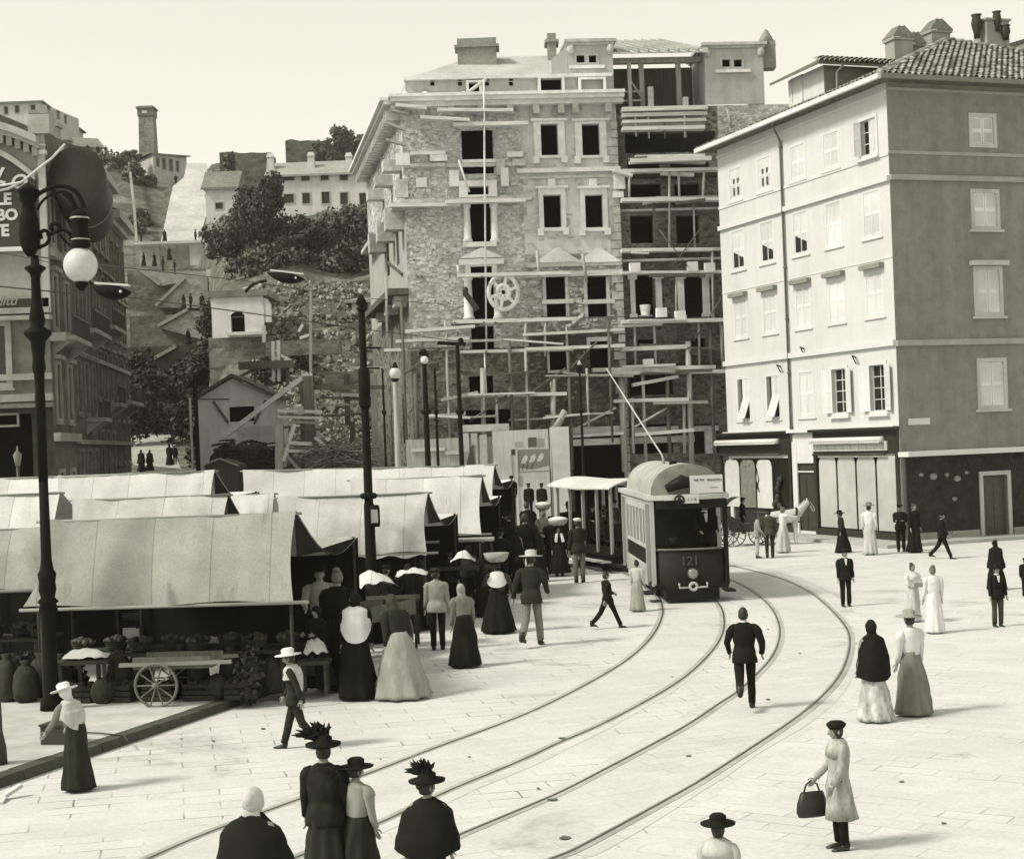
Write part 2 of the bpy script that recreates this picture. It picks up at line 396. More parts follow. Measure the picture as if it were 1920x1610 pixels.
# scraps trodden into the paving
def scrap(px, py, s, label):
    p = gnd(px, py); mb = MB(); q = []; s *= .55
    for k in range(7):
        a = k*2*math.pi/7; q.append(p+Vector((math.cos(a)*s*rnd.uniform(.5,1), math.sin(a)*s*rnd.uniform(.5,1.2),   .010+rnd.uniform(0,.012))))
    mb.prism(q, (0,0,.006)); mb.build('litter_scrap', mat('litter', .12, .5, 9), None, base=p, label=label, category='litter', group='scraps lying on the paving')
scrap(1055,1385,.16,'dark scrap trodden beside the second rail, before the feathered hat woman')
scrap(493,1367,.10,'small dark scrap by the blurred hatted man near the kerb')
scrap(400,1390,.07,'tiny dark scrap between the kerb and the hatted man')
scrap(1035,1500,.16,'crumpled dark scrap between the two tram tracks')
for px, py, s, lab in ((340,1386,.06,'tiny dark scrap nearest the kerb end'),(1290,1418,.1,'flattened dung between the inner rails of the outer track'),(1440,1312,.12,'dark dung by the striding man'),(1060,1572,.16,'dark crumbled dung by the outer track at the lower edge'),(1010,1480,.07,'small scrap above the crumpled one between the tracks'),(880,1420,.06,'tiny scrap beside the second rail'),(1770,1545,.07,'tiny scrap at the lower right of the square'),(1440,1180,.08,'scrap between the outer track rails in the curve'),(1500,1225,.08,'dung inside the outer track curve'),(1260,1270,.07,'dung between the rails ahead of the tram')):
    scrap(px, py, s, lab)
scrap(1690,1467,.08,'small scrap on the paving right of the girl with the bag')
# ================================================================ corner house on the right
C = Vector((15.98, 66.0)); LE = Vector((10.84, 80.3)); ld = (LE-C).normalized(); rd = Vector((ld.y, -ld.x))
FL = Facade(C, LE); FR = Facade(C, C+rd*10)
HB = thing('corner_house', 'five storey plastered corner house with tiled hip roof, pale sunlit side and grey front', 'house', (C.x, C.y, 0))
LW = plaster('pale_plaster', .60, .09, .4); RW = plaster('grey_plaster', .235, .22, 1.6); TRIM = plaster('trim_plaster', .62, .06, .8)  # front darker than the side by colour too, adding to its shade
SHUT = mat('shutter_paint', .72, .04, 3, stretch=(1,1,8)); DARKP = plain('dark_shop_paint', .022, .4, .4)
GLASS = plain('dark_window', .012, .25, .5); WHITE = mat('white_paint', .68, .08, 2)
ez = FR.uz(1690, 150)[1]                            # eave height
def zpx(px, py, F=FL): return F.uz(px, py)[1]
WL, WR = FL.L, 20.0
lu = [FL.uz(x, 500)[0] for x in (1385, 1440, 1503, 1566, 1638)]
# --- openings of the pale side
rows = {1: (zpx(1628,290), zpx(1628,224)), 2: (zpx(1640,440), zpx(1640,358)), 3: (zpx(1640,590), zpx(1640,508)), 4: (zpx(1645,770), zpx(1645,684))}
ww = .58
wins = [(r, i, (lu[i]-ww, lu[i]+ww, rows[r][0], rows[r][1])) for r in rows for i in range(5)]
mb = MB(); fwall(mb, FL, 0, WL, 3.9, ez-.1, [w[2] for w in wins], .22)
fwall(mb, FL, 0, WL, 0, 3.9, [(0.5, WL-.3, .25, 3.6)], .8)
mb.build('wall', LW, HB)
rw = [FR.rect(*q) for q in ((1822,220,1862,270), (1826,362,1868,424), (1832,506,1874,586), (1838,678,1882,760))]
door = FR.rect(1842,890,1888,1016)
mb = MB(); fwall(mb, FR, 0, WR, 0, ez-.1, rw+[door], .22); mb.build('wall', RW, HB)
mb = MB(); A_, B_ = FL.p(WL,0), FR.p(WR,0)         # hidden back walls close the box
bk = A_+Vector((rd.x, rd.y, 0))*WR
for p, q in ((A_, bk), (bk, B_)): mb.quad(p, q, q+Vector((0,0,ez)), p+Vector((0,0,ez)))
mb.build('back_wall', LW, HB)
# --- string courses
def course(F, L, y, px, h, proud, m, name='string_course', u0=0.0):
    z = F.uz(px, y)[1]; mb = MB(); fbox(mb, F, u0, L, z-h/2, z+h/2, 0, proud); return mb.build(name, m, HB)
DTR = plaster('dark_trim', .16, .3)
for F, L, px, m in ((FL, WL, 1670, TRIM), (FR, WR, 1700, plaster('grey_trim', .36, .2))):
    course(F, L, 286, px, .14, .04, m); course(F, L, 333, px, .22, .14, m)
    course(F, L, 643, px, .24, .14, m)
    course(F, L, 168, px, .12, .06, m)
course(FL, WL, 482, 1670, .06, .025, TRIM)
# --- shuttered windows
def closed_shutters(F, r, par, half=None, tilt=0.0):
    """pair of louvred leaves set in the opening; tilt pushes the lower half out"""
    a, b, c, d = r; mid = (a+b)/2
    for k, (x0, x1) in enumerate(((a, mid-.012), (mid+.012, b))):
        mb = MB(); st = .07
        zm = (c+d)/2
        for (y0, y1) in ((c, zm), (zm, d)):
            lean = tilt if y0 == c else 0.0
            def q(u, z, o): return F.p(u, z, o + lean*(zm-z)/(zm-c) if lean else o)
            def bar(u0, u1, z0, z1, o0, o1): mb.hexa([q(u0,z0,o1), q(u1,z0,o1), q(u1,z0,o0), q(u0,z0,o0), q(u0,z1,o1), q(u1,z1,o1), q(u1,z1,o0), q(u0,z1,o0)])
            bar(x0, x0+st, y0, y1, -.06, -.02); bar(x1-st, x1, y0, y1, -.06, -.02)
            bar(x0+st, x1-st, y0, y0+st, -.06, -.02); bar(x0+st, x1-st, y1-st, y1, -.06, -.02)
            n = 12; h = (y1-y0-2*st)/n
            for i in range(n):
                z = y0+st+h*i
                mb.hexa([q(x0+st,z,-.028), q(x1-st,z,-.028), q(x1-st,z,-.036), q(x0+st,z,-.036), q(x0+st,z+h*1.15,-.052), q(x1-st,z+h*1.15,-.052), q(x1-st,z+h*1.15,-.06), q(x0+st,z+h*1.15,-.06)])
        mb.build('shutter', SHUT, par)
def window(F, r, par, m=TRIM, w=.14, proud=.05, sill=True, pane=GLASS, deep=.2, mun=(2,3), hood=False, panev=True, lit=None, small=False):
    mb = MB(); surround(mb, F, r, w, proud)
    o = None
    if hood and not small: fbox(mb, F, r[0]-w-.18, r[1]+w+.18, r[3]+w+.02, r[3]+w+.22, 0, .30)
    o = mb.build('window', m, par)
    if hood and small: hb = MB(); fbox(hb, F, r[0]-.22, r[1]+.22, r[3]+.10, r[3]+.30, 0, .26); hb.build('hood', plaster('hood_stone', .26, .2), o)
    if panev: ffront(MB(), F, r, -deep+.01).build('pane', pane, o)
    if mun:
        mb = MB(); a, b, c, d = r
        for i in range(mun[0]+1):
            u = a+(b-a)*i/mun[0]; e = .035 if i in (0, mun[0]) else .022
            fbox(mb, F, max(a,u-e), min(b,u+e), c, d, -deep+.02, -deep+.06)
        for j in range(mun[1]+1):
            z = c+(d-c)*j/mun[1]; e = .03 if j in (0, mun[1]) else .016
            fbox(mb, F, a, b, max(c,z-e), min(d,z+e), -deep+.025, -deep+.055)
        mb.build('sash', WHITE, o)
    if sill:
        mb = MB(); fbox(mb, F, r[0]-w-.1, r[1]+w+.1, r[2]-w-(.05 if small else .1), r[2]-w, 0, .07 if small else .16); mb.build('sill', m, o)
    return o
def open_leaf(F, u, r, sgn, ang, par, w=.56):
    """louvred leaf hinged at u and swung out by ang"""
    c, d = r[2], r[3]; mb = MB(); e = math.cos(ang)*w*sgn; f = math.sin(ang)*w
    def q(t, z, k): 
        base = F.p(u+e*t, z, .03+f*t); nrm = (F.n*math.cos(ang) - F.t*math.sin(ang)*sgn)
        return base+Vector((nrm.x, nrm.y, 0))*k
    def bar(t0, t1, z0, z1, k0=0, k1=.04): mb.hexa([q(t0,z0,k1), q(t1,z0,k1), q(t1,z0,k0), q(t0,z0,k0), q(t0,z1,k1), q(t1,z1,k1), q(t1,z1,k0), q(t0,z1,k0)])
    bar(0,.12,c,d); bar(.88,1,c,d); bar(.12,.88,c,c+.08); bar(.12,.88,d-.08,d); bar(.12,.88,(c+d)/2-.04,(c+d)/2+.04)
    n = 22
    for i in range(n):
        z = c+.08+(d-c-.16)*i/n; bar(.12,.88,z,z+(d-c)/n*.8,.012,.028)
    mb.build('shutter', SHUT, par)
for r, i, q in wins:
    a, b, c, d = q; hood = (r == 3)
    lab = None
    if r == 4 and i >= 3:
        o = window(FL, q, HB, mun=(2,4)); open_leaf(FL, a, q, -1, R(12), o); open_leaf(FL, b, q, 1, R(18), o)
    elif r == 1 and i == 4:
        o = window(FL, q, HB, mun=(2,3)); a2 = (a, (a+b)/2-.02, c, d); closed_shutters(FL, (a, (a+b)/2, c, d), o); open_leaf(FL, b, q, 1, R(70), o, .3)
    else:
        o = window(FL, q, HB, mun=None, hood=hood, proud=.006, small=True)
        t = .45 if (r == 4 and i < 2) or (r == 2 and i < 3) else (.10 if r == 1 and i < 3 else 0.0)
        if r == 2 and i < 3:                       # leaves stay closed; dark patches below paint the half-open gaps
            closed_shutters(FL, q, o); mb = MB()
        elif r == 4 and i < 2: closed_shutters(FL, (a, a+(b-a)*.62, c, d), o, tilt=.35)
        else: closed_shutters(FL, q, o, tilt=0)
    if r == 2 and i < 3:
        for x0, x1, h0, h1 in ((a+.08, (a+b)/2-.1, .26, .33), ((a+b)/2+.02, b-.12, .36, .45)):
            MB().add([FL.p(x0,c+.06,.0), FL.p(x1,c+.06,.0), FL.p(x1,c+(d-c)*h1,.0), FL.p(x0,c+(d-c)*h0,.0)], [(0,1,2,3)]).build('louvre_dark_patch', GLASS, o)
    if r == 1 and i < 2:
        um = (a+b)/2
        for x in (um-.30, um+.12):
            for z0, z1 in ((.12,.38), (.5,.68)):
                MB().quad(FL.p(x,c+(d-c)*z0,-.012), FL.p(x+.17,c+(d-c)*z0,-.012), FL.p(x+.17,c+(d-c)*z1,-.012), FL.p(x,c+(d-c)*z1,-.012)).build('louvre_dark_patch', plain('gap_shade', .07, .8), o)  # flat dark patches paint shaded slots on the closed leaves
for i, q in enumerate(rw):
    o = window(FR, q, HB, m=plaster('window_stone', .50, .2), w=.16, mun=None, hood=(i == 2), sill=(i != 0))
    closed_shutters(FR, q, o)
# --- eaves, gutter, roof
OV = .75
def edge_pt(lu_, ru_, z): q = C+ld*lu_+rd*ru_; return Vector((q.x, q.y, z))
e00 = edge_pt(-OV,-OV,ez); eL = edge_pt(WL+OV,-OV,ez); eR = edge_pt(-OV,WR+OV,ez); eB = edge_pt(WL+OV,WR+OV,ez)
rz_ = 4.2; a1 = edge_pt(8.8, 9.3, ez+rz_); a2 = edge_pt(11.0, 9.3, ez+rz_)
TILE = None
def tilemat():
    k = NT('roof_tiles'); r = k.n('NewGeometry')
    c = k.ramp(r.outputs['Random Per Island'], [(0, .10), (.5, .24), (1, .40)])
    c = k.mul(c, k.ramp(k.noise(k.coord(), 5, 4, .7), [(.3, W3(.6)), (.7, W3(1.1))])); return k.out(c, .9, .15)
TILE = tilemat()
def tiled(mb, p0, p1, q0, q1, pitch=.30, row=.42, rad=.115):
    """barrel tiles on the quad p0-p1 (eave) / q0-q1 (ridge); each tile its own arched shell"""
    p0, p1, q0, q1 = map(Vector, (p0, p1, q0, q1)); L = (p1-p0).length; ud = (p1-p0).normalized()
    nn = (p1-p0).cross(q0-p0).normalized(); nn = nn if nn.z > 0 else -nn
    up = nn.cross(ud); up = up if up.z > 0 else -up
    H = (q0-p0).dot(up)
    for j in range(int(H/row)+1):
        h = j*row
        t = min(1, h/H); ua = (q0-p0).dot(ud)*t; ub = L + (q1-p1).dot(ud)*t
        for i in range(int(L/pitch)+1):
            u = i*pitch+.15
            if u < ua or u > ub: continue
            jit = rnd.uniform(-.03,.03); base = p0+ud*u+up*(h+jit); vs = []
            for a, rr, lift in ((0, rad*1.08, .05), (row*1.1, rad*.82, .012)):
                for k in range(5):
                    th = math.pi*k/4; vs.append(base+up*a+ud*(math.cos(th)*rr)+nn*(math.sin(th)*rr*.95+lift))
            mb.add(vs, [(k, k+1, k+6, k+5) for k in range(4)], True)
mb = MB(); mb.add([e00, eR, eB, eL, a1, a2], [(0,1,4), (1,2,5,4), (2,3,5), (3,0,4,5)])
th = Vector((0,0,-.12)); mb.add([e00+th, eR+th, eB+th, eL+th, e00, eR, eB, eL], [(0,1,2,3), (0,1,5,4), (0,3,7,4)])
roof = mb.build('roof', mat('roof_bed', .13, .4, 3), HB)
mb = MB(); tiled(mb, e00, eR, a1, a1); tiled(mb, e00, eL, a1, a2, .30, .42)
for A0, B0 in ((e00, a1), (eR, a1)):
    n = int((B0-A0).length/.4)
    for i in range(n): mb.tube([A0+(B0-A0)*(i/n)+Vector((0,0,.1)), A0+(B0-A0)*((i+1.1)/n)+Vector((0,0,.07))], [.15,.12], 7)
mb.build('tile', TILE, roof, kind='stuff')
mb = MB(); fbox(mb, FL, -OV-.05, WL+OV, ez-.16, ez+.04, OV-.0, OV+.16); mb.build('gutter', WHITE, HB)
mb = MB(); fbox(mb, FR, -OV-.0, WR+OV, ez-.16, ez+.04, OV+.0, OV+.14); mb.build('gutter', plain('zinc', .16, .5, .4), HB)
mb = MB(); u = FL.uz(1475, 500)[0]                   # downpipe
mb.tube([FL.p(u-.5,ez-.1,OV), FL.p(u-.3,ez-.25,OV-.1), FL.p(u,ez-.9,.1), FL.p(u,4.4,.1)], .055, 8)
for z in (ez-1.2, 15, 12.4, 10, 7.5, 5): mb.tube([FL.p(u,z,.1), FL.p(u,z+.09,.1)], .085, 8)
mb.build('downpipe', plain('pipe_zinc', .13, .5, .4), HB)
# --- chimneys and dormer
CH = plaster('chimney_plaster', .38, .3); CAPM = mat('chimney_tile', .17, .4, 5)
def chimney(px, py0, py1, w, D, pots=0, hood=True, dark=False):
    top = at(px, py0, D); bot = at(px, py1, D); h = top.z-bot.z; mb = MB()
    ang = math.atan2(rd.y, rd.x); m = Matrix.Translation((top.x, D, 0)) @ Matrix.Rotation(ang, 4, 'Z')
    def bx(c, d): 
        x, y, z = d[0]/2, d[1]/2, d[2]/2
        mb.hexa([m @ (Vector(c)+Vector(q)) for q in ((-x,-y,-z),(x,-y,-z),(x,y,-z),(-x,y,-z),(-x,-y,z),(x,-y,z),(x,y,z),(-x,y,z))])
    zt = top.z-(.5 if hood else 0)
    bx((0,0,(zt+bot.z-1.2)/2), (w, w*.8, zt-bot.z+1.2)); bx((0,0,zt-.06), (w+.16, w*.8+.16, .10))
    o = mb.build('chimney', CH, roof if False else HB)
    if hood:
        mb = MB(); x, y = w/2+.1, w*.4+.1
        for s in (-1, 1):
            p = [m @ Vector(q) for q in ((s*x,-y,zt), (s*x,y,zt), (s*.12,y*.7,zt+.55), (s*.12,-y*.7,zt+.55))]
            mb.prism(p, (0,0,.06))
        p = [m @ Vector(q) for q in ((-x,-y,zt), (x,-y,zt), (.12,-y*.7,zt+.55), (-.12,-y*.7,zt+.55))]; mb.prism(p, (0,.05,.02))
        mb.build('chimney_hood', CAPM, o)
    return o
chimney(1684, 55, 112, 1.0, 76); chimney(1712, 66, 108, .75, 77); chimney(1754, 42, 88, 1.05, 78)
co = chimney(1858, 40, 80, 1.3, 78, hood=False)
for px, y0, y1, r in ((1832, 28, 72, .26), (1870, 22, 60, .22), (1886, 48, 75, .24)):
    a, b = at(px,y0,77.5), at(px,y1,77.5); mb = MB(); h = a.z-b.z
    mb.lathe([(r*.55,0),(r*.6,h*.2),(r,h*.55),(r*.9,h*.8),(r*.75,h*.9),(r*1.05,h)], b, 10); mb.build('chimney_pot', plain('dark_clay', .03, .8), co)
# next roof rising at the right edge
mb = MB(); a, b, c, d = at(1838,98,82), at(1990,52,76), at(1990,110,76), at(1850,112,82)
mb.prism([a, b, c, d], (.3,3.0,.2)); mb.build('dormer_roof', TILE, HB)
# dormer house on the pale slope
dz0 = ez-.2; dc = at(1545, 150, 72.5); DA = Facade((dc.x, dc.y), (dc.x+ld.x*3.2, dc.y+ld.y*3.2)); DB = Facade((dc.x, dc.y), (dc.x+rd.x*7, dc.y+rd.y*7))
zt = zat(1545, 122, 72.5); w0 = DA.rect(1484,148,1506,192); mb = MB()
fwall(mb, DA, 0, 3.2, dz0, zt, [w0], .2); o = mb.build('dormer_wall', LW, HB)
mb = MB(); fwall(mb, DB, 0, 7, dz0, zt, []); mb.build('dormer_wall', RW, HB)
window(DA, w0, HB, mun=(2,2), w=.1)
r0 = [DA.p(-.5,zt,.6), DA.p(4.0,zt,.6), DB.p(8,zt,.5)]
mb = MB(); P0 = DB.p(-.6,zt,.6); P1 = DB.p(7.6,zt,.6); P2 = DB.p(7.6,zt+.75,-1.7); P3 = DB.p(.9,zt+.75,-1.7); P4 = DB.p(-.6,zt,-3.9)
mb.add([P0,P1,P2,P3,P4]+[q-Vector((0,0,.12)) for q in (P0,P1,P2,P3,P4)], [(0,1,2,3), (0,3,4), (5,6,7,8), (5,8,9), (0,1,6,5), (0,4,9,5)])
dr = mb.build('dormer_roof', mat('roof_bed', .13), HB)
mb = MB(); tiled(mb, P0, P1, P3, P2, .26, .36); mb.build('tile', TILE, dr, kind='stuff')
mb = MB(); pu = .35
mb.tube([DB.p(pu+.4,zt-.05,.5), DB.p(pu+.25,zt-.3,.12), DB.p(pu+.2,dz0+.6,.1), DB.p(pu-.1,dz0+.35,.15)], .045, 7); mb.build('downpipe', WHITE, HB)
# --- shops under the pale side: front is 8 cm proud boarding
SB = MB
def shop(u0, u1, name_label, awn, panels, boardtop):
    zt = boardtop; mb = MB()
    fbox(mb, FL, u0, u1, zt-1.0, zt, 0, .10); fbox(mb, FL, u0-.03, u1+.03, zt, zt+.12, 0, .34)
    fbox(mb, FL, u0, u0+.22, .0, zt-1.0, 0, .10); fbox(mb, FL, u1-.22, u1, .0, zt-1.0, 0, .10)
    fbox(mb, FL, u0+.22, u1-.22, 0, .45, 0, .08)
    sf = mb.build('shopfront', DARKP, HB)
    return sf
zc = zpx(1690, 803)                                 # cornice over the shops
uA0, uA1 = FL.uz(1487, 900)[0], FL.uz(1352, 900)[0]
uB0, uB1 = FL.uz(1690, 900)[0], FL.uz(1530, 900)[0]
uB0 = max(uB0, .02)
mb = MB(); fbox(mb, FL, 0, WL, zc-.02, zc+.14, 0, .30); mb.build('shop_cornice', TRIM, HB)
sfA = shop(uA0, uA1-.1, '', 1, 3, zc-.03); sfB = shop(uB0, uB1, '', 1, 4, zc-.03)
LPAN = mat('pale_display', .55, .12, 2); GDISP = mat('grey_display', .20, .35, 4)
def panels(sf, u0, u1, n, z0, z1, m, skip=(), name='shutter_panel', arch=True):
    w = (u1-u0)/n
    for i in range(n):
        a, b = u0+w*i+.07, u0+w*(i+1)-.07; mm = m[i] if isinstance(m, list) else m
        pts = [(a,z0), (b,z0), (b,z1-.45)]
        for k in range(1, 7): t = math.pi/2*k/6; pts.append((b-.38*(1-math.cos(t)), z1-.45+.45*math.sin(t)))
        for k in range(7): t = math.pi/2*(1-k/6); pts.append((a+.38*(1-math.cos(t)), z1-.45+.45*math.sin(t)))
        mb = MB(); mb.prism([FL.p(u, z, -.02) for u, z in pts], tuple(FL.n*.03)+(0,)); mb.build(name, mm, sf)
zb = FL.uz(1640, 855)[1]
mbk = MB(); fbox(mbk, FL, 0, WL, .3, zc-.6, -.3, -.1); mbk.build('shop_backing', DARKP, HB)
panels(sfB, uB0+.25, uB1-.25, 4, .5, zb+.05, mat('shop_shutter', .46, .15, 1.2))
panels(sfA, uA0+.25, uA1-.4, 4, 1.2, FL.uz(1425,862)[1], [GLASS, LPAN, GDISP, LPAN], 'display_window')
mb = MB(); ua = FL.uz(1421, 900)[0]; zz = FL.uz(1421, 895)[1]
mb.tube([FL.p(ua-.16,zz-.7,.03), FL.p(ua+.14,zz-.1,.03), FL.p(ua+.02,zz+.45,.03), FL.p(ua-.14,zz-.1,.03), FL.p(ua+.16,zz-.75,.03)], .03, 6); mb.build('window_lettering', DARKP, sfA)
# hanging goods in shop A window
for k in range(7):
    u_ = FL.uz(1462, 900)[0]+rnd.uniform(-.5,.5); z_ = rnd.uniform(1.2, 3.0)
    MB().ell(FL.p(u_, z_, .12), (.13,.13,.16), 8, 6).build('hanging_basket', mat('wicker', .06, .5, 8), sfA)
# rolled awnings: roll, valance
def awning(u0, u1, z, proud, sf, drop=.26):
    mb = MB(); prof = []
    for k in range(10): t = math.pi*2*k/10; prof.append((math.cos(t)*.15, math.sin(t)*.13))
    mb.rings([[FL.p(u, z+b, proud+.15+a) for a, b in prof] for u in (u0, u1)]); o = mb.build('awning', WHITE, sf)
    mb = MB()
    n = 14
    for i in range(n):
        a, b = u0+(u1-u0)*i/n, u0+(u1-u0)*(i+1)/n
        mb.quad(FL.p(a,z-.08,proud+.29), FL.p(b,z-.08,proud+.29), FL.p(b,z-.08-drop,proud+.31), FL.p(a,z-.08-drop,proud+.31))
    mb.build('valance', mat('awning_cloth', .5, .2, 6), o)
    mb = MB()
    for u in (u0+.05, u1-.05): mb.tube([FL.p(u,z,proud), FL.p(u,z-.1,proud+.15)], .03, 6)
    mb.tube([FL.p(u0-.05,z-.62,proud+.08), FL.p(u1+.05,z-.62,proud+.08)], .05, 6); mb.build('awning_rail', plain('iron_dark', .03), o)
awning(uA0+.9, uA1-.1, zc-.38, .10, sfA, .05); awning(uB0+.9, uB1-.15, zc-.42, .10, sfB, .06)
mb = MB(); zz = FL.uz(1600, 830)[1]; fbox(mb, FL, uB0+.7, uB1-.1, zz-.35, zz+.05, .1, .16); sg = mb.build('shop_sign', mat('sign_band', .5, .15, 3), sfB)
mb = MB()
for i in range(9):
    u = uB0+1.0+i*.62; fbox(mb, FL, u, u+.03, zz-.33, zz+.03, .16, .165)
mb.build('sign_divider', plain('sign_line', .2), sfB)
# door between the shops
uD0, uD1 = FL.uz(1529, 900)[0], FL.uz(1489, 900)[0]
mb = MB(); fbox(mb, FL, uD1-.42, uD1, 0, zc-.1, 0, .07); fbox(mb, FL, uD0, uD1-.42, FL.uz(1510,868)[1], zc-.1, 0, .05); dw = mb.build('door_surround', TRIM, HB)
mb = MB(); zt = FL.uz(1515,868)[1]; ua, ub = uD0, uD1-.42
fbox(mb, FL, ua, ub, .16, zt, -.1, -.05)
for j in range(2):
    for i in range(2): fbox(mb, FL, ua+.1+i*(ub-ua)/2, ua+(i+1)*(ub-ua)/2-.08, .4+j*1.2, 1.35+j*1.3, -.05, -.03)
mb.build('door', plain('door_dark', .035, .5), HB)
mb = MB(); fbox(mb, FL, ua, ub, zt-.42, zt-.36, -.05, .03); mb.build('transom', TRIM, dw)
# shop on the grey side: dark front, pale door frame, fascia slat
zf = FR.uz(1800, 846)[1]
mb = MB(); fbox(mb, FR, -.1, WR, zf-.12, zf+.08, 0, .75); mb.build('shop_fascia', TRIM, HB)
mb = MB(); fwall(mb, FR, .25, WR, .4, zf-.12, [door], .06, .06); mb.build('shopfront', mat('dark_stucco', .03, .6, 3), HB)
mb = MB(); fbox(mb, FR, .3, door[0]-.25, .05, .42, 0, .12); fbox(mb, FR, door[1]+.25, WR, .05, .42, 0, .12); mb.build('plinth', plaster('plinth_stone', .36, .35), HB)
mb = MB(); surround(mb, FR, (door[0], door[1], .1, door[3]), .17, .13, bot=0); dj = mb.build('door_surround', plaster('window_stone', .5), HB)
mb = MB(); fbox(mb, FR, door[0], door[1], .1, door[3], -.16, -.1)
for i in range(2): fbox(mb, FR, door[0]+.1+i*.55, door[0]+.5+i*.55, .4, door[3]-.3, -.1, -.08)
mb.build('door', plain('door_grey', .06, .6), dj)
for px, py, s in ((1727,890,.10), (1750,893,.17), (1775,890,.1), (1795,897,.16), (1812,886,.09), (1790,935,.11), (1790,1000,.1)):
    p = FR.P(px, py, .1); MB().ell(p, (s,.05,s*.8), 8, 6).build('window_goods', mat('pale_goods', .30, .4, 8), HB)
u0, u1, z0, z1 = FR.rect(1703, 784, 1743, 796); mb = MB(); fbox(mb, FR, u0, u1, z0, z1, 0, .03); mb.build('street_plaque', WHITE, HB)
# pavement along the house
mb = MB(); k0 = edge_pt(-1.6,-1.8,0); k1 = edge_pt(WL+4,-1.8,0); k2 = edge_pt(-1.6,WR+5,0); k3 = edge_pt(-.0,WR+5,0); k4 = edge_pt(WL+4,0,0); k5 = edge_pt(0,0,0)
mb.prism([k+Vector((0,0,.14)) for k in (k0,k2,k3,k5,k4,k1)], (0,0,-.2)); o = mb.build('pavement', mat('pavement_stone', .40, .2, 2)); o['kind'] = 'structure'
# wall brackets and small iron fittings
for px, py in ((1507,654), (1604,670), (1463,687)):
    p = FL.P(px, py); u, z = FL.uz(px, py); mb = MB(); mb.beam(FL.p(u,z,0), FL.p(u-.3,z+.06,.35), .06); mb.beam(FL.p(u,z-.25,0), FL.p(u-.28,z+.04,.33), .04); mb.build('wall_bracket', plain('iron_dark', .03), HB)
# ================================================================ unfinished building in the middle, with its scaffolding
CA = at(775, 800, 85.5); CB = at(1165, 800, 86.4)
FC = Facade((CA.x, CA.y), (CB.x, CB.y))
UX = lambda px, py=500: FC.uz(px, py)[0]
ZY = lambda py, px=960: FC.uz(px, py)[1]
UT = UX(1166)                                       # right end of the corner block
FS = Facade((CA.x, CA.y), (CA.x-3.2, CA.y+18))      # sunlit left side
wq = FC.p(UT, 0, -.7); we = FC.p(UT+12, 0, -.7)
FW = Facade((wq.x, wq.y), (we.x, we.y))             # wing, set back
UB = thing('unfinished_building', 'tall rubble stone corner building under construction, wrapped in wooden scaffolding, gaping dark windows', 'building', (CA.x, CA.y, 0))
RUB = rubble('rubble_wall', .55, .6, 4.6); RUBD = rubble('rubble_shadowed', .13, .5, 4.2)  # RUBD: shadow of the scaffold platforms put into the stone tone
PLA = plaster('rough_plaster', .70, .3, .7, patch=.25, pv=.38); CUT = mat('cut_stone', .82, .18, 3, bump=.1)
CUTG = mat('weathered_stone', .55, .4, 2.2, bump=.2); DARK = plain('dark_interior', .004, 1.0, .0)  # DARK: flat black standing in for unlit rooms behind openings
WD = wood('old_timber', .38); WDX = wood('pale_plank', .66, .3, 0); WDD = wood('dark_timber', .12)
zc0 = ZY(196)                                        # cornice
holesL = [FC.rect(*q) for q in ((866,245,925,326), (878,346,920,455), (884,498,926,600), (884,612,926,655), (870,768,962,800), (880,705,925,740))]
holesR = [FC.rect(*q) for q in ((1014,233,1046,292), (1091,233,1124,292), (1019,366,1052,427), (1097,366,1130,427))]
holesRL = [FC.rect(*q) for q in ((1024,520,1060,594), (1101,520,1137,594), (1030,655,1062,694), (1106,640,1140,694), (1078,835,1165,900))]
um = UX(986); zm = ZY(478)
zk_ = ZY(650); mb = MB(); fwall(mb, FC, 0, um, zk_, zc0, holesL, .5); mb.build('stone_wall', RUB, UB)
mb = MB(); fwall(mb, FC, 0, um, 0, zk_, holesL, .5); mb.build('stone_wall', rubble('rubble_low', .22, .5, 4.2), UB)  # lower bay darkened to paint the shadow beneath the platforms
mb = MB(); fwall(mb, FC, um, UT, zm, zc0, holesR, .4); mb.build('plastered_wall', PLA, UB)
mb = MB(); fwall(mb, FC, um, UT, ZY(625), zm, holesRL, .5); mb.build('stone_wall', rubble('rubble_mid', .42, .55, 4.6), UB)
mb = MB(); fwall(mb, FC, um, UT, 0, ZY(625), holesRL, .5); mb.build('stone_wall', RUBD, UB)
# sunlit side: rubble above, limewashed below
hs = [(3.6, 5.0, 10.2, 12.6), (8.5, 10, 10.2, 12.6), (3.6, 5, 15, 17.5), (9, 10.5, 15, 17.5), (3.6,5,5,7.6)]
mb = MB(); fwall(mb, FS, 0, 22, ZY(560), ZY(395), hs, .4); mb.build('limewashed_wall', plaster('limewash', .44, .2, .6), UB)
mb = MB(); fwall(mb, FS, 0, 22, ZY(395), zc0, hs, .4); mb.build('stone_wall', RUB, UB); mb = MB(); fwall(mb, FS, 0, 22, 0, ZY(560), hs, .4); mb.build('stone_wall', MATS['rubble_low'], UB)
# dark rooms behind the openings: floors and a back wall a few metres in
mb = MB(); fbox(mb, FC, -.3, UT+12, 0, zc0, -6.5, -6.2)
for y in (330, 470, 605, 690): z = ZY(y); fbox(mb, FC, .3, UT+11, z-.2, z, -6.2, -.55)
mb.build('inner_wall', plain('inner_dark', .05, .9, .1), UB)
for h in holesL+holesR+holesRL:                      # black panels below stand in for the unlit rooms
    pass
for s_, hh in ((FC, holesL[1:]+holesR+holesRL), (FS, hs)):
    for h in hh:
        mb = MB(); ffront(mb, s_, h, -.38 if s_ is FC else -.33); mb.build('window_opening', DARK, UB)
mb = MB(); ffront(mb, FC, holesL[0], -1.2, .4); mb.build('window_opening', DARK, UB)
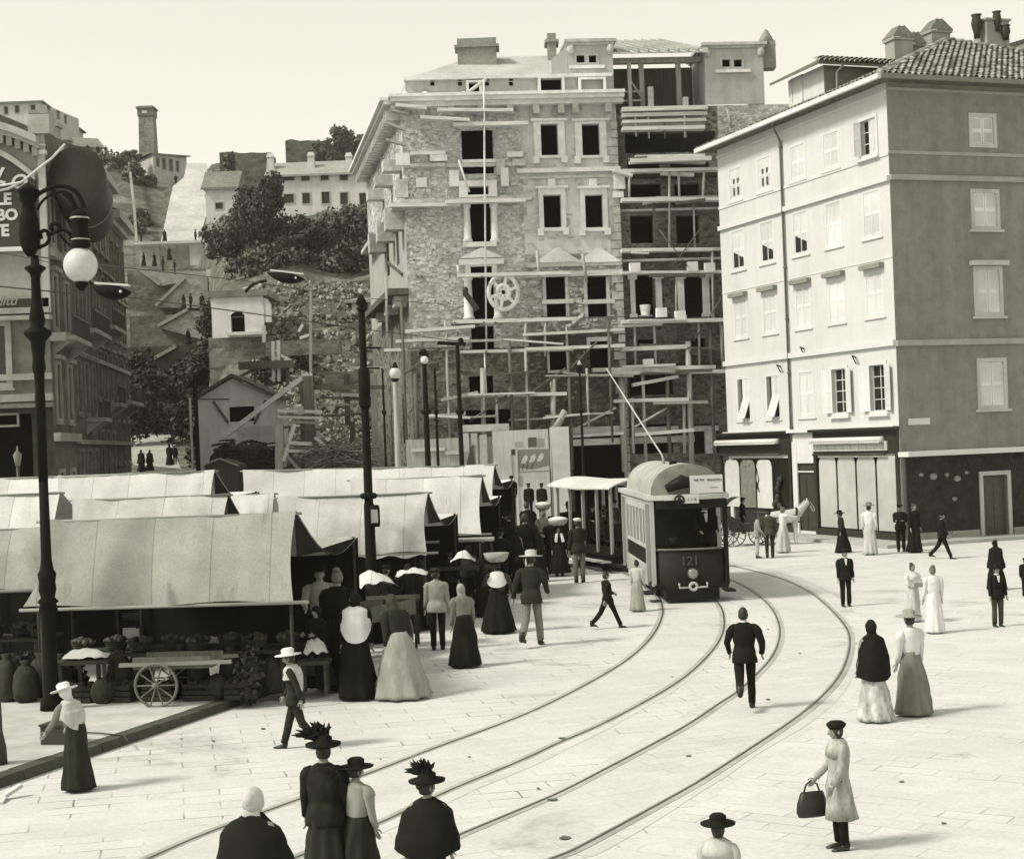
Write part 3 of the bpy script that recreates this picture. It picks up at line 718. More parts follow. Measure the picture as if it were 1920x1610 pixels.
# string bands, cornice
def fcourse(F, u0, u1, y0, y1, proud, m, name, px=960, back=0.0):
    z1, z0 = F.uz(px, y0)[1], F.uz(px, y1)[1]; mb = MB(); fbox(mb, F, u0, u1, z0, z1, back, proud); return mb.build(name, m, UB)
mb = MB()
z1, z0 = ZY(186), ZY(200)
for (za, zb_, pr) in ((z0, z0+.22, .55), (z0+.22, z0+.42, .95), (z0+.42, z0+.58, 1.15)):
    fbox(mb, FC, -pr*.6, UT+.35, za, zb_, 0, pr); fbox(mb, FS, .02-pr*.2, 22, za, zb_, 0, pr)
mb.build('cornice', CUT, UB)
mb = MB()
for px in (790,845,900,955,1003,1050,1077,1138):
    u = UX(px,205); fbox(mb, FC, u-.17, u+.17, z0-.5, z0, 0, .6)
mb.build('cornice_bracket', CUTG, UB, kind='stuff')
mb = MB()
for i in range(24): u = .6+i*.85; fbox(mb, FS, u-.15, u+.15, z0-.5, z0, 0, .8)
mb.build('cornice_bracket', CUTG, UB, kind='stuff')
fcourse(FC, um-.3, UT+.1, 318, 326, .22, CUT, 'string_course'); fcourse(FC, um-.2, UT, 332, 337, .12, CUTG, 'string_course')
fcourse(FC, .0, um, 305, 312, .18, CUTG, 'string_course')
fcourse(FC, -.2, UX(1000), 372, 379, .65, CUTG, 'balcony_slab')
fcourse(FC, um, UT, 494, 503, .15, CUTG, 'string_course'); fcourse(FC, um, UT, 512, 522, .25, WDX, 'plank_ledge')
# attic storey above the cornice
zat1 = ZY(140); at_h = [FC.rect(*q) for q in ((879,154,899,172), (1014,146,1054,174), (1090,148,1132,178))]
WHT = plaster('attic_plaster', .52, .25, .7)
mb = MB(); fwall(mb, FC, .25, UT-.1, zc0+.55, zat1, at_h, .3, -.35); fwall(mb, FS, .3, 20, zc0+.55, zat1-.2, [], .3, -.35); mb.build('attic_wall', WHT, UB)
for i, h in enumerate(at_h):
    mb = MB(); surround(mb, FC, h, .14, -.22, .1, .1); o = mb.build('window', CUT, UB); MB().quad(*[FC.p(a,b,-.6) for a,b in ((h[0],h[2]),(h[1],h[2]),(h[1],h[3]),(h[0],h[3]))]).build('pane', DARK if i != 2 else plain('dusty_pane', .12, .4), o)
for px in (811, 863, 914, 959):
    for y in (146, 155): u, z = FC.uz(px, y); mb = MB(); fbox(mb, FC, u-.1, u+.1, z-.09, z+.09, -.36, -.30); mb.build('putlog_hole', DARK, UB)
mb = MB(); z = ZY(144); fbox(mb, FC, .2, UT-.1, z-.05, z+.12, -.5, -.05); mb.build('attic_coping', CUT, UB)
mb = MB()
for px in (760, 797, 870, 925, 1005, 1068, 1080, 1145): u, z = FC.uz(px, 178); mb.ell(FC.p(u,z,-.15), (.2,.2,.22), 8, 6)
mb.build('attic_scroll', CUT, UB)
# roof and chimney
rp = [FC.p(.4,zat1,-.4), FC.p(UT-4.2,zat1,-.4), FC.p(UT-4.2,ZY(98),-4.5), FC.p(5.0,ZY(98),-4.5), FC.p(.4,zat1,-4.5)]
mb = MB(); zr = zat(960,98,90)
mb.add([FC.p(.3,zat1,-.4), FC.p(UT,zat1,-.4), FC.p(UT,zr,-5), FC.p(4.2,zr,-5), FC.p(.6,zat1,-12), FC.p(UT,zr,-12)], [(0,1,2,3), (0,3,4), (3,2,5), (3,5,4)])
mb.build('roof', mat('slate_pale', .46, .2, 4, stretch=(1,1,3)), UB)
def ubchim(x0, x1, y0, y1, D, cap=True, m=None):
    a = at(x0, y1, D); b = at(x1, y0, D); mb = MB(); w = b.x-a.x
    mb.box(((a.x+b.x)/2, D+.6, (a.z+b.z)/2-.6), (w, 1.2, b.z-a.z+1.2), 0)
    if cap: mb.box(((a.x+b.x)/2, D+.6, b.z-.45), (w+.3, 1.5, .14)); 
    mb.build('chimney', m or mat('brick_grey', .27, .3, 6), UB)
rr_ = random.Random(21)
for F_, xa, xb, ys in ((FC, 775, 1165, (232,380,516,603,640,657,700,742,780)), (FW, 1168, 1350, (246,305,325,375,470,512,602,652,692,750,818))):
    pass
ubchim(858, 930, 70, 112, 89); ubchim(1027, 1042, 62, 96, 90)
# the two small gabled turrets of the attic
def turret(x0, x1, ytop, ybot, F, wins2, off):
    u0, u1, z0, z1 = F.rect(x0, ytop, x1, ybot, off); mb = MB(); hh = [F.rect(*q, off) for q in wins2]
    fwall(mb, F, u0, u1, z0, z1, hh, .25, off)
    mb.quad(F.p(u0,z0,off), F.p(u0,z1,off), F.p(u0,z1,off-4), F.p(u0,z0,off-4)); mb.quad(F.p(u1,z0,off), F.p(u1,z1,off), F.p(u1,z1,off-4), F.p(u1,z0,off-4))
    o = mb.build('turret', WHT, UB)
    mb = MB(); fbox(mb, F, u0-.2, u1+.2, z1, z1+.16, off-4.2, off+.25); fbox(mb, F, u0-.1, u1+.1, z1-.14, z1, off-4, off+.12)
    for s_ in (u0+.15, u1-.15): mb.ell(F.p(s_, z1-.35, off+.08), (.22,.16,.3), 8, 6)
    mb.build('turret_cornice', CUTG, o)
    for h in hh:
        mb = MB(); surround(mb, F, h, .12, 0, .12, .12); mb.v = [tuple(Vector(p)+Vector((F.n.x*(off+.05), F.n.y*(off+.05), 0))) for p in mb.v]
        w = mb.build('turret_window', CUT, o); MB().quad(*[F.p(a,b,off-.2) for a,b in ((h[0],h[2]),(h[1],h[2]),(h[1],h[3]),(h[0],h[3]))]).build('pane', DARK, w) if False else None
        MB().quad(*[F.p(a,b,off-.2) for a,b in ((h[0],h[2]),(h[1],h[2]),(h[1],h[3]),(h[0],h[3]))]).build('turret_opening', DARK, o)
    zs = F.uz((x0+x1)/2, wins2[0][3]+8, off)[1]; mb = MB(); fbox(mb, F, F.uz(wins2[0][0]-14,100,off)[0], F.uz(wins2[1][2]+14,100,off)[0], zs-.08, zs+.08, off, off+.14); mb.build('turret_sill', CUT, o)
turret(1066, 1150, 80, 182, FC, ((1081,104,1096,118), (1104,104,1118,118)), -.5)
turret(1322, 1432, 86, 196, FW, ((1354,112,1369,126), (1376,112,1391,126)), -.2)
mb = MB(); mb.prism([FC.p(UX(1035,90),ZY(108),-.6), FC.p(UX(1066,90),ZY(84),-.6), FC.p(UX(1066,90),ZY(140),-.6), FC.p(UX(1035,90),ZY(140),-.6)], (0,3,0)); mb.build('turret_flank', WHT, UB)
a = at(1440,80,88); mb = MB(); mb.box((a.x,88.6,a.z-.6),(.85,.9,1.5)); mb.lathe([(.55,0),(.3,.5),(.08,.85)], (a.x,88.6,a.z), 4); mb.build('chimney', mat('brick_grey', .27), UB)
# ---- wing: open loft under a pale corrugated roof, unfinished floors below
WX = lambda px, y=400: FW.uz(px, y)[0]
WZ = lambda y, px=1250: FW.uz(px, y)[1]
hw = [FW.rect(*q) for q in ((1152,100,1322,202), (1172,248,1342,286), (1180,345,1240,371), (1264,345,1312,371), (1182,404,1226,456), (1268,404,1312,456),
      (1192,516,1226,594), (1284,516,1319,594), (1196,636,1226,652), (1296,634,1324,652), (1180,700,1262,740), (1184,795,1262,850), (1300,795,1348,850), (1176,300,1238,316), (1256,300,1330,316))]
mb = MB(); fwall(mb, FW, 0, WX(1352), 0, WZ(200), hw[1:], .5); mb.build('stone_wall', rubble('rubble_wing', .22, .5, 4.2), UB)
mb = MB(); fwall(mb, FW, WX(1352), 14, 0, WZ(200), [], .5); mb.build('stone_wall', RUB, UB)
h = hw[0]; mb = MB(); mb.quad(FW.p(h[0],h[2],-3.5), FW.p(h[1],h[2],-3.5), FW.p(h[1],h[3],-3.5), FW.p(h[0],h[3],-3.5)); mb.build('loft_boarding', wood('loft_boards', .13, .4), UB)
mb = MB(); fbox(mb, FW, h[0]-.3, h[1]+.3, h[2]-.3, h[2], -3.6, 0); mb.build('loft_floor', WDD, UB)
mb = MB()
for px in (1209, 1279): u = WX(px,150); fbox(mb, FW, u-.13, u+.13, h[2], h[3], -1.2, -.95)
for px in (1183,): u = WX(px,150); fbox(mb, FW, u-.1, u+.1, h[2], h[2]+2.6, -.6, -.4)
fbox(mb, FW, h[0], h[1], h[3]-.3, h[3], -1.3, -.9); mb.beam(FW.p(WX(1180,150),h[2]+1.9,-.6), FW.p(WX(1205,150),h[2]+.7,-.6), .1)
fbox(mb, FW, WX(1165,170), WX(1205,170), h[2]+1.0, h[2]+1.1, -.7, -.6); fbox(mb, FW, WX(1165,170), WX(1205,170), h[2]+.5, h[2]+.6, -.7, -.6)
mb.build('loft_post', WD, UB, kind='stuff')
for px, hh in ((1222, 1.2), (1287, .6)):
    u = WX(px,180); mb = MB(); fbox(mb, FW, u-.14, u+.14, h[2], h[2]+hh, -.5, -.2); mb.build('loft_pier', CUTG, UB)
mb = MB(); z1, z2 = h[3]+.02, h[3]+1.75; u0, u1 = h[0]-.3, h[1]+.2
mb.add([FW.p(u0,z1,.3), FW.p(u1,z1,.3), FW.p(u1-1.9,z2,-4.2), FW.p(u0-1.3,z2,-4.2)]+[FW.p(u0,z1-.1,.3), FW.p(u1,z1-.1,.3), FW.p(u1-1.9,z2-.1,-4.2), FW.p(u0-1.3,z2-.1,-4.2)], [(0,1,2,3),(4,5,6,7),(0,1,5,4),(1,2,6,5),(2,3,7,6),(3,0,4,7)])
lr = mb.build('loft_roof', mat('sheet_roof', .55, .15, 3), UB)
for i in range(11):
    t = i/10; a, b = FW.p(u0+(u1-u0)*t,z1+.06,.34), FW.p(u0-1.3+(u1-.6-u0)*t,z2+.06,-4.2)
    MB().beam(a, b, .09, .1).build('roof_batten', mat('sheet_batten', .38, .2, 4), lr)
# wing window dressing: pale pilasters and arches
mb = MB()
def px_pil(x0, y0, x1, y1, pr=.22): 
    a, b, c, d = FW.rect(x0,y0,x1,y1); fbox(mb, FW, a, b, c, d, 0, pr); fbox(mb, FW, a-.12, b+.12, d-.25, d, 0, pr+.1); fbox(mb, FW, a-.08, b+.08, c, c+.2, 0, pr+.06)
for q in ((1181,516,1190,596), (1229,514,1240,594), (1271,514,1282,598), (1317,512,1329,594)): px_pil(*q)
mb.build('pilaster', CUT, UB)
for y0, y1, pr, m in ((371,377,.5,CUTG), (468,474,.45,CUT), (486,490,.4,WDX), (392,396,.3,CUTG)):
    mb = MB(); fbox(mb, FW, .1, WX(1345), WZ(y1), WZ(y0), 0, pr); mb.build('ledge', m, UB)
# ---- window dressings of the corner block
def frame(x0,y0,x1,y1, out=11, top=6, bot=4, pr=.14, ears=True, m=CUT):
    r = FC.rect(x0,y0,x1,y1); w = out*85.5/3000; mb = MB(); surround(mb, FC, r, w, pr, top*.0285, bot*.0285)
    if ears:
        for u in (r[0]-w*.8, r[1]+w*.8): fbox(mb, FC, u-.16, u+.16, r[2]-.42, r[2]-.05, 0, pr+.1)
        fbox(mb, FC, r[0]-w-.15, r[1]+w+.15, r[3]+top*.0285, r[3]+top*.0285+.12, 0, pr+.16)
    return mb.build('window', m, UB)
for q in ((1014,233,1046,292), (1091,233,1124,292)): frame(*q, out=13, top=5, bot=5)
for q in ((1019,366,1052,427), (1097,366,1130,427)):
    o = frame(*q, out=9, top=12, bot=7)
    r = FC.rect(*q); mb = MB(); um_ = (r[0]+r[1])/2; fbox(mb, FC, um_-.2, um_+.2, r[3]+.3, r[3]+.85, 0, .25); mb.build('keystone', CUT, o)
for q in ((1024,520,1060,594), (1101,520,1137,594)):
    o = frame(*q, out=6, top=0, bot=0, ears=False, m=CUTG)
    u0, u1, z0, z1 = FC.rect(q[0]-8,562,q[2]+14,570); mb = MB(); fbox(mb, FC, u0, u1, z0, z1, .15, .3); mb.build('cross_plank', WDX, o)
for q in ((1030,655,1062,694),): frame(*q, out=4, top=2, bot=5, ears=False, m=CUTG)
frame(1106,640,1140,648, out=6, top=8, bot=0, ears=False)
# pediments over the second row (raised gables in the plaster)
for px in (1045, 1122):
    u, z = FC.uz(px, 492); mb = MB(); mb.prism([FC.p(u-1.25,z,.02), FC.p(u+1.25,z,.02), FC.p(u+.15,z+.75,.02), FC.p(u-.15,z+.75,.02)], tuple(FC.n*.16)+(0,)); mb.build('pediment', CUT, UB)
# left bay: tall french windows with columns
def column(x, y0, y1, w=.42, m=CUT):
    u, z1 = FC.uz(x, y0); _, z0 = FC.uz(x, y1); mb = MB(); c = FC.p(u, 0, .12)
    mb.lathe([(w*.62,z0),(w*.62,z0+.14),(w*.5,z0+.2),(w*.46,z0+(z1-z0)*.5),(w*.40,z1-.35),(w*.55,z1-.28),(w*.55,z1)], (c.x, c.y, 0), 12); return mb.build('column', m, UB)
for x in (874, 925): column(x, 380, 455, .42)
for x in (876, 932): column(x, 515, 600, .5)
mb = MB(); a,b,c,d = FC.rect(868,455,930,464); fbox(mb, FC, a, b, c, d, 0, .4); mb.build('window_sill', CUT, UB)
mb = MB(); a,b,c,d = FC.rect(860,486,944,497); fbox(mb, FC, a, b, c, d, 0, .35)
u0,z0 = FC.uz(860,486); u1,_ = FC.uz(944,486); zt = ZY(464)
mb.prism([FC.p(u0,z0,.02), FC.p(u1,z0,.02), FC.p((u0+u1)/2,zt,.02)], tuple(FC.n*.42)+(0,)); mb.build('pediment', CUT, UB)
mb = MB(); r = FC.rect(882,500,922,514); surround(mb, FC, r, .28, .2, .1, .1); mb.build('transom_light', CUT, UB)
mb = MB(); r = FC.rect(876,352,915,368); surround(mb, FC, r, .45, .55, .30, .12); mb.build('lintel_block', CUT, UB)
for x0,y0,x1,y1,pr in ((842,322,860,352,.5), (938,318,952,352,.6), (930,300,946,330,.35), (742,290,768,312,.3), (806,292,838,304,.35), (770,286,835,292,.4), (768,308,835,314,.3), (742,338,765,372,.3), (780,334,800,352,.2), (950,286,980,296,.3), (960,300,985,312,.25), (1150,322,1170,356,.35), (1148,360,1168,372,.3), (936,368,1000,376,.5), (866,300,930,306,.2)):
    a,b,c,d = FC.rect(x0,y0,x1,y1); mb = MB(); fbox(mb, FC, a, b, c, d, .01, pr); mb.build('stone_block', rnd.choice([CUT, CUTG]), UB)
# side brackets seen in profile against the sky
for k, z in enumerate((ZY(290), ZY(380), ZY(400), ZY(545))):
    for u in (1.2, 6, 11):
        mb = MB(); fbox(mb, FS, u-.5, u+.5, z-.6, z, 0, 1.0 if k < 3 else .7); mb.build('console_block', CUTG, UB)
mb = MB(); fbox(mb, FS, -.4, 20, ZY(386), ZY(377), 0, .7); mb.build('balcony_slab', CUTG, UB)
mb = MB(); a = FS.p(2.0,ZY(500),.06); b = FS.p(9.5,ZY(446),.06); mb.beam(a, b, .16, .1); mb.build('leaning_pole', WDD, UB)
mb = MB(); fbox(mb, FS, -.3, 15, ZY(547), ZY(535), 0, 1.1); mb.build('side_canopy', WDD, UB)
# jagged reveal edges: rough quoins down the block edge
mb = MB()
for i in range(46):
    z = .8+i*.46
    if z > zc0-1: break
    w = rnd.choice((.35,.6)); fbox(mb, FC, UT-w, UT+.02, z, z+.40, 0, rnd.uniform(.04,.13))
mb.build('quoin', CUTG, UB, kind='stuff')
def rough_stones(F, u0, u1, z0, z1, holes, n, m, seed, smin=.12, smax=.34):
    rr = random.Random(seed); mb = MB()
    for i in range(n):
        u, z = rr.uniform(u0,u1), rr.uniform(z0,z1); w, h = rr.uniform(smin,smax), rr.uniform(.07,.18)
        if any(a-w*.6 < u < b+w*.6 and c-h < z < d+h for a,b,c,d in [q[:4] for q in holes]) or u-w/2 < u0 or u+w/2 > u1: continue
        o = rr.uniform(.01,.05); j = lambda: rr.uniform(-.03,.03); p = F.p
        mb.hexa([p(u-w/2+j(),z-h/2+j(),o), p(u+w/2+j(),z-h/2+j(),o), p(u+w/2,z-h/2,-.02), p(u-w/2,z-h/2,-.02), p(u-w/2+j(),z+h/2+j(),o), p(u+w/2+j(),z+h/2+j(),o), p(u+w/2,z+h/2,-.02), p(u-w/2,z+h/2,-.02)])
    return mb.build('rough_stone', m, UB, kind='stuff')
def stonemat(name, lo, hi):
    k = NT(name); c = k.ramp(k.n('NewGeometry').outputs['Random Per Island'], [(0, lo), (.6, (lo+hi)/2), (1, hi)])
    c = k.mul(c, k.ramp(k.noise(k.coord(), 5, 5, .7), [(.3, W3(.65)), (.7, W3(1.1))])); return k.out(c, .95, .1)
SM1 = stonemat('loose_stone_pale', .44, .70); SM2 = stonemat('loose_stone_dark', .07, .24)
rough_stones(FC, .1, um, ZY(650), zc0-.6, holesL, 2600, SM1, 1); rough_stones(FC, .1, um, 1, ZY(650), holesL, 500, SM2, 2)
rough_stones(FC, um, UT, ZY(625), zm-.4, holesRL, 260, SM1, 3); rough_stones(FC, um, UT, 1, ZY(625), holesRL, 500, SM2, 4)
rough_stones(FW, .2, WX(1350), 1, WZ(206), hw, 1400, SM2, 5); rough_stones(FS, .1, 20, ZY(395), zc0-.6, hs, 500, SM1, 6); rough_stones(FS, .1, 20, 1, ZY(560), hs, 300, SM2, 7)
rough_stones(FC, um-.4, UT, zm, zc0-.6, holesR, 90, SM1, 8)
# ================================================================ scaffolding
def pole(mb, F, x0, y0, x1, y1, off, r=.09, off2=None):
    a = F.P(x0,y0,off); b = F.P(x1,y1,off if off2 is None else off2); mb.tube([a, b], [r, r*.85], 7)
def plank(mb, F, x0, y0, x1, y1, off, thick=.12, depth=.5):
    a = F.P(x0,y0,off); b = F.P(x1,y1,off); mb.beam(a, b, depth, thick)
SC = thing('scaffold', 'wooden pole scaffold with plank walkways across the stone corner block', 'scaffold', (FC.p(5,0,1.2).x, FC.p(5,0,1.2).y, 0))
def pl(L, F, par, name, m, off, thick, depth):
    for q in L:
        mb = MB(); th = thick*rnd.uniform(.8,1.3)
        plank(mb, F, *q, off+rnd.uniform(-.15,.15), th, depth); mb.build(name, m, par)
pl([(788,221,880,226),(820,207,962,208),(850,235,990,232),(742,198,800,204),(835,379,985,376),(730,386,862,384),(858,517,1070,512),(760,622,890,612),(850,604,1080,598),(742,640,880,634),(862,660,1075,655),(720,657,862,652),(868,742,1062,738),(980,628,1170,618),(985,655,1170,648),(1064,612,1092,590)], FC, SC, 'plank', WDX, 1.3, .16, .55)
pl([(735,208,766,214),(728,232,760,244),(724,262,760,272),(736,394,800,388)], FC, SC, 'plank', WD, 1.0, .12, .4)
for q in ((907,150,912,655,.055),(908,655,912,742,.05),(838,355,838,390,.07),(905,690,908,880,.15),(1037,705,1038,880,.17),(1007,470,1012,525,.09),(1092,475,1100,530,.09),(985,605,986,662,.09),(1022,605,1022,668,.08),(858,497,860,520,.06),(724,520,726,650,.08),(1062,608,1064,665,.07),(860,300,880,360,.06),(770,560,771,640,.08)):
    mb = MB(); pole(mb, FC, *q[:4], 1.35, q[4]); mb.build('pole', WD if q[4] > .06 else WDX, SC)
mb = MB(); pole(mb, FC, 880,172,912,148,1.0,.1); mb.build('hoist_arm', WDX, SC)
mb = MB(); pole(mb, FC, 1040,805,1060,770,1.8,.22); mb.build('pole', WD, SC)
rr_ = random.Random(21)
for i in range(16):
    x = rr_.uniform(735, 1150); y = rr_.choice((604,641,657,700,742,780)); l = rr_.uniform(40,130)
    mb = MB(); plank(mb, FC, x, y+rr_.uniform(-5,8), x+l, y+rr_.uniform(-8,5), 1.2+rr_.uniform(-.3,.6), rr_.uniform(.08,.2), rr_.uniform(.2,.5)); mb.build('plank', rr_.choice((WDX, WD, WDD)), SC)
for x, y0, y1, r_ in ((752,560,880,.09),(790,640,880,.11),(835,600,880,.08),(955,640,880,.10),(985,655,880,.08),(1065,660,880,.10),(1100,690,800,.07),(1140,600,830,.08),(778,700,880,.13),(930,740,880,.10)):
    mb = MB(); pole(mb, FC, x, y0, x+(y1-y0)*.038, y1, 1.5, r_); mb.build('pole', rr_.choice((WDD, WDD, WD)), SC)
for x0, y0, x1, y1 in ((760,700,830,650),(990,740,1060,690),(880,790,950,742),(1070,690,1120,640)):
    mb = MB(); pole(mb, FC, x0, y0, x1, y1, 1.55, .06); mb.build('brace', WDD, SC)
# hoarding-level putlogs and short stubs
for i in range(14):
    x, y = rnd.choice((640, 515, 602, 655)), 0
    px = rnd.uniform(760, 1160); py = rnd.choice((516, 602, 657, 740))
    mb = MB(); a = FC.P(px, py+3, 0); b = FC.P(px, py+3, 1.7); mb.beam(a, b, .1); mb.build('putlog', WDD, SC)
SC2 = thing('scaffold', 'wooden pole scaffold with stacked planks before the dark open wing, right of the corner block', 'scaffold', (FW.p(4,0,1.2).x, FW.p(4,0,1.2).y, 0))
pl([(1165,207,1325,203),(1165,218,1324,214),(1166,230,1322,226),(1166,243,1320,240),(1180,303,1332,298),(1190,296,1320,293),(1156,322,1348,318),(1165,376,1350,374),(1165,470,1335,468),(1165,512,1352,510),(1165,604,1358,600),(1160,612,1240,608),(1165,655,1290,650),(1110,694,1340,688),(1165,688,1265,684),(1140,700,1360,696),(1150,752,1290,748),(1185,722,1270,706),(1190,815,1300,806),(1068,818,1168,812),(1150,320,1185,330)], FW, SC2, 'plank', WDX, 1.4, .17, .6)
pl([(1168,212,1322,209),(1168,236,1322,233),(1300,690,1350,700)], FW, SC2, 'parapet_board', wood('grey_board', .28, .4, 0), 1.35, .26, .1)
for q in ((1190,204,1193,256,.07),(1282,200,1285,258,.09),(1364,205,1372,240,.08),(1180,318,1180,376,.08),(1320,318,1318,376,.08),(1255,320,1255,470,.07),(1165,700,1172,885,.2),(1290,640,1298,885,.17),(1190,600,1192,690,.08),(1226,600,1230,690,.08),(1310,600,1312,700,.08),(1352,600,1356,700,.1),(1335,468,1338,600,.08),(1268,510,1268,600,.06),(1186,745,1188,850,.1),(1282,745,1284,850,.1)):
    mb = MB(); pole(mb, FW, *q[:4], 1.45, q[4]); mb.build('pole', WD, SC2)
for q in ((1075,806,1155,764,.07),(1190,800,1250,765,.06),(1235,430,1290,500,.03),(1320,420,1260,500,.03),(1352,560,1300,640,.04)):
    mb = MB(); pole(mb, FW, *q[:4], 1.6, q[4]); mb.build('brace', WDX if q[4] > .05 else WDD, SC2)
for x, y in ((1190,510),(1298,508),(1330,510),(1275,600),(1240,594),(1215,690)):
    a = FW.P(x, y-8, 1.4); mb = MB(); mb.box(a, (.55,.4,.5), .1); mb.build('stone_block', CUT, SC2)
for i in range(18):
    x = rr_.uniform(1168, 1320); y = rr_.choice((300,324,376,470,512,602,652,692,700,752,818)); l = rr_.uniform(30,110)
    mb = MB(); plank(mb, FW, x, y+rr_.uniform(-6,6), min(1352, x+l), y+rr_.uniform(-6,6), 1.3+rr_.uniform(-.3,.5), rr_.uniform(.08,.2), rr_.uniform(.2,.5)); mb.build('plank', rr_.choice((WDX, WDX, WD, WDD)), SC2)
for x, y0, y1, r_ in ((1215,205,260,.06),(1245,205,260,.06),(1205,700,880,.1),(1250,690,880,.12),(1330,600,880,.1),(1272,318,376,.07),(1225,376,470,.06),(1300,376,470,.06)):
    mb = MB(); pole(mb, FW, x, y0, x+(y1-y0)*.038, y1, 1.45, r_); mb.build('pole', rr_.choice((WDD, WD)), SC2)
a = FW.P(1210, 582, .9); mb = MB(); mb.lathe([(.36,-.32),(.42,-.28),(.22,-.26),(.27,.0),(.30,.3)], a, 10); mb.build('bucket', CUTG, None, base=a, label='pale bucket standing on the scaffold planks in front of a tall dark opening', category='bucket')
# wheel-shaped stone rose hung beside the french window
a = FC.P(944, 548, .7); mb = MB()
for k in range(24):
    t = 2*math.pi*k/24; t2 = 2*math.pi*(k+1)/24
for rr, w in ((.92, .13), (.38, .12)):
    mb.tube([a+Vector((math.cos(2*math.pi*k/24)*rr*.85, 0, math.sin(2*math.pi*k/24)*rr)) for k in range(25)], w, 6)
for k in range(6): t = 2*math.pi*k/6+.3; mb.beam(a, a+Vector((math.cos(t)*.8,0,math.sin(t)*.92)), .16, .16)
mb.build('hoist_wheel', CUT, None, base=a, label='white spoked wheel hung at the scaffold beside the pedimented french window', category='wheel')
mb = MB(); b = FC.P(882, 560, .9); mb.beam(b+Vector((-.3,0,.35)), b+Vector((.35,0,-.6)), .35, .3); mb.ell(b+Vector((-.25,0,.45)), (.16,.16,.2)); mb.build('stone_bracket', plain('dark_bracket', .03, .8), None, base=b, label='dark carved bracket leaning in the french window below the pediment', category='bracket')
# street-level: open shops, doors
HO = thing('hoarding', 'whitewashed boarded hoarding with posters at the foot of the scaffold', 'hoarding', at(1000, 900, 80))
hg = at(900, 950, 80); FH = Facade((hg.x, 80), (hg.x+5, 80.2))
HP = mat('hoarding_white', .50, .2, 3, stretch=(4,4,.4))
mb = MB(); a,b,c,d = FH.rect(925,806,1030,935); fbox(mb, FH, a, b, 0, d, -.08, 0); mb.build('boarding', HP, HO)
mb = MB(); a,b,c,d = FH.rect(1036,800,1068,935); fbox(mb, FH, a, b, 0, d, -1.5, .25); mb.build('end_pier', mat('pier_white', .55, .12, 2), HO)
for x in (957, 968): 
    mb = MB(); a,b,c,d = FH.rect(x,842,x+3,935); fbox(mb, FH, a, b, 0, d, 0, .05); mb.build('batten', mat('hoarding_white', .5), HO)
def poster(x0,y0,x1,y1,v,lab,shapes=()):
    a,b,c,d = FH.rect(x0,y0,x1,y1); mb = MB(); fbox(mb, FH, a, b, c, d, .002, .012)
    o = mb.build('poster', mat('poster_%02d' % int(v*100), v, .15, 4), None, base=FH.p((a+b)/2,c,.01), label=lab, category='poster', group='posters pasted on the hoarding')
    ORIGIN[o.name] = FH.p((a+b)/2,c,.01)
    for nm, pts, vv in shapes:
        MB().prism([FH.p(FH.uz(x,y,.012)[0], FH.uz(x,y,.012)[1], .014) for x, y in pts], tuple(FH.n*.006)+(0,)).build(nm, mat('poster_%02d' % int(vv*100), vv, .15, 4), o)
def fan(x, y): return [(x,y),(x+3,y-9),(x+7,y-14),(x+11,y-15),(x+13,y-9),(x+10,y-3),(x+6,y+1)]
def leg(x, y): return [(x,y),(x+2,y-8),(x+5,y-9),(x+5,y-7),(x+3,y),(x+3,y+3),(x,y+3)]
poster(972,842,1032,884,.20,'grey picture poster with three pale fan shapes on the white hoarding', [('printed_fan', fan(977,868), .5), ('printed_fan', fan(992,866), .5), ('printed_fan', fan(1007,864), .5), ('printed_base', [(975,878),(1000,880),(1030,872),(1030,882),(975,884)], .45), ('printed_stripe', leg(978,879), .1), ('printed_stripe', leg(986,879), .1), ('printed_stripe', leg(996,876), .1)])
poster(990,820,1006,838,.10,'small dark poster above the grey picture poster with pale fans')
poster(1007,822,1020,838,.30,'pale grey bill beside the small dark poster, upper hoarding')
poster(965,828,980,838,.36,'little faint bill at the upper left of the hoarding')
poster(969,892,980,912,.30,'grey bill behind the waiting men, below the picture poster')
poster(958,842,966,853,.06,'tiny black bill by the hoarding edge left of the picture poster')
# left run of the shop boarding with timber frames
SF = thing('site_fence', 'low boarded fence of planks and frames with pale panels left of the hoarding', 'fence', at(880, 930, 81))
mb = MB(); a,b,c,d = FH.rect(762,810,925,935); fbox(mb, FH, a, b, 0, d-.3, -.6, -.5); mb.build('fence_boards', wood('fence_grey', .36, .35), SF)
for x0,y0,x1,y1,v in ((868,795,955,808,.5),(868,812,880,880,.5),(884,812,896,872,.42),(900,815,914,870,.45),(932,812,940,930,.5),(835,845,868,852,.5),(770,840,835,846,.5),(905,872,935,880,.45),(900,882,935,890,.4),(866,846,892,880,.5)):
    a,b,c,d = FH.rect(x0,y0,x1,y1); mb = MB(); fbox(mb, FH, a, b, c, d, -.5, -.38); mb.build('board', mat('board_%02d' % int(v*100), v, .2, 4), SF)
mb = MB(); a,b,c,d = FH.rect(874,848,888,872); mb.prism([FH.p(a,c,-.36), FH.p(a+.25,c+.9,-.36), FH.p(a+.42,c+1.05,-.36), FH.p(b,c+.5,-.36), FH.p(b+.05,c,-.36)], (0,-.02,0)); mb.build('pasted_bill', plain('bill_dark', .05, .8), SF)
mb = MB(); a,b,c,d = FW.rect(1070,800,1168,812); fbox(mb, FW, a, b, c, d, .8, 1.1); a,b,c,d = FW.rect(1070,822,1168,834); fbox(mb, FW, a, b, c, d, .8, 1.2); mb.build('shop_lintel', WDX, UB)
mb = MB(); a,b,c,d = FC.rect(1074,836,1168,930); fbox(mb, FC, a, b, 0, d, .5, .55); mb.build('shop_dark_opening', DARK, UB)
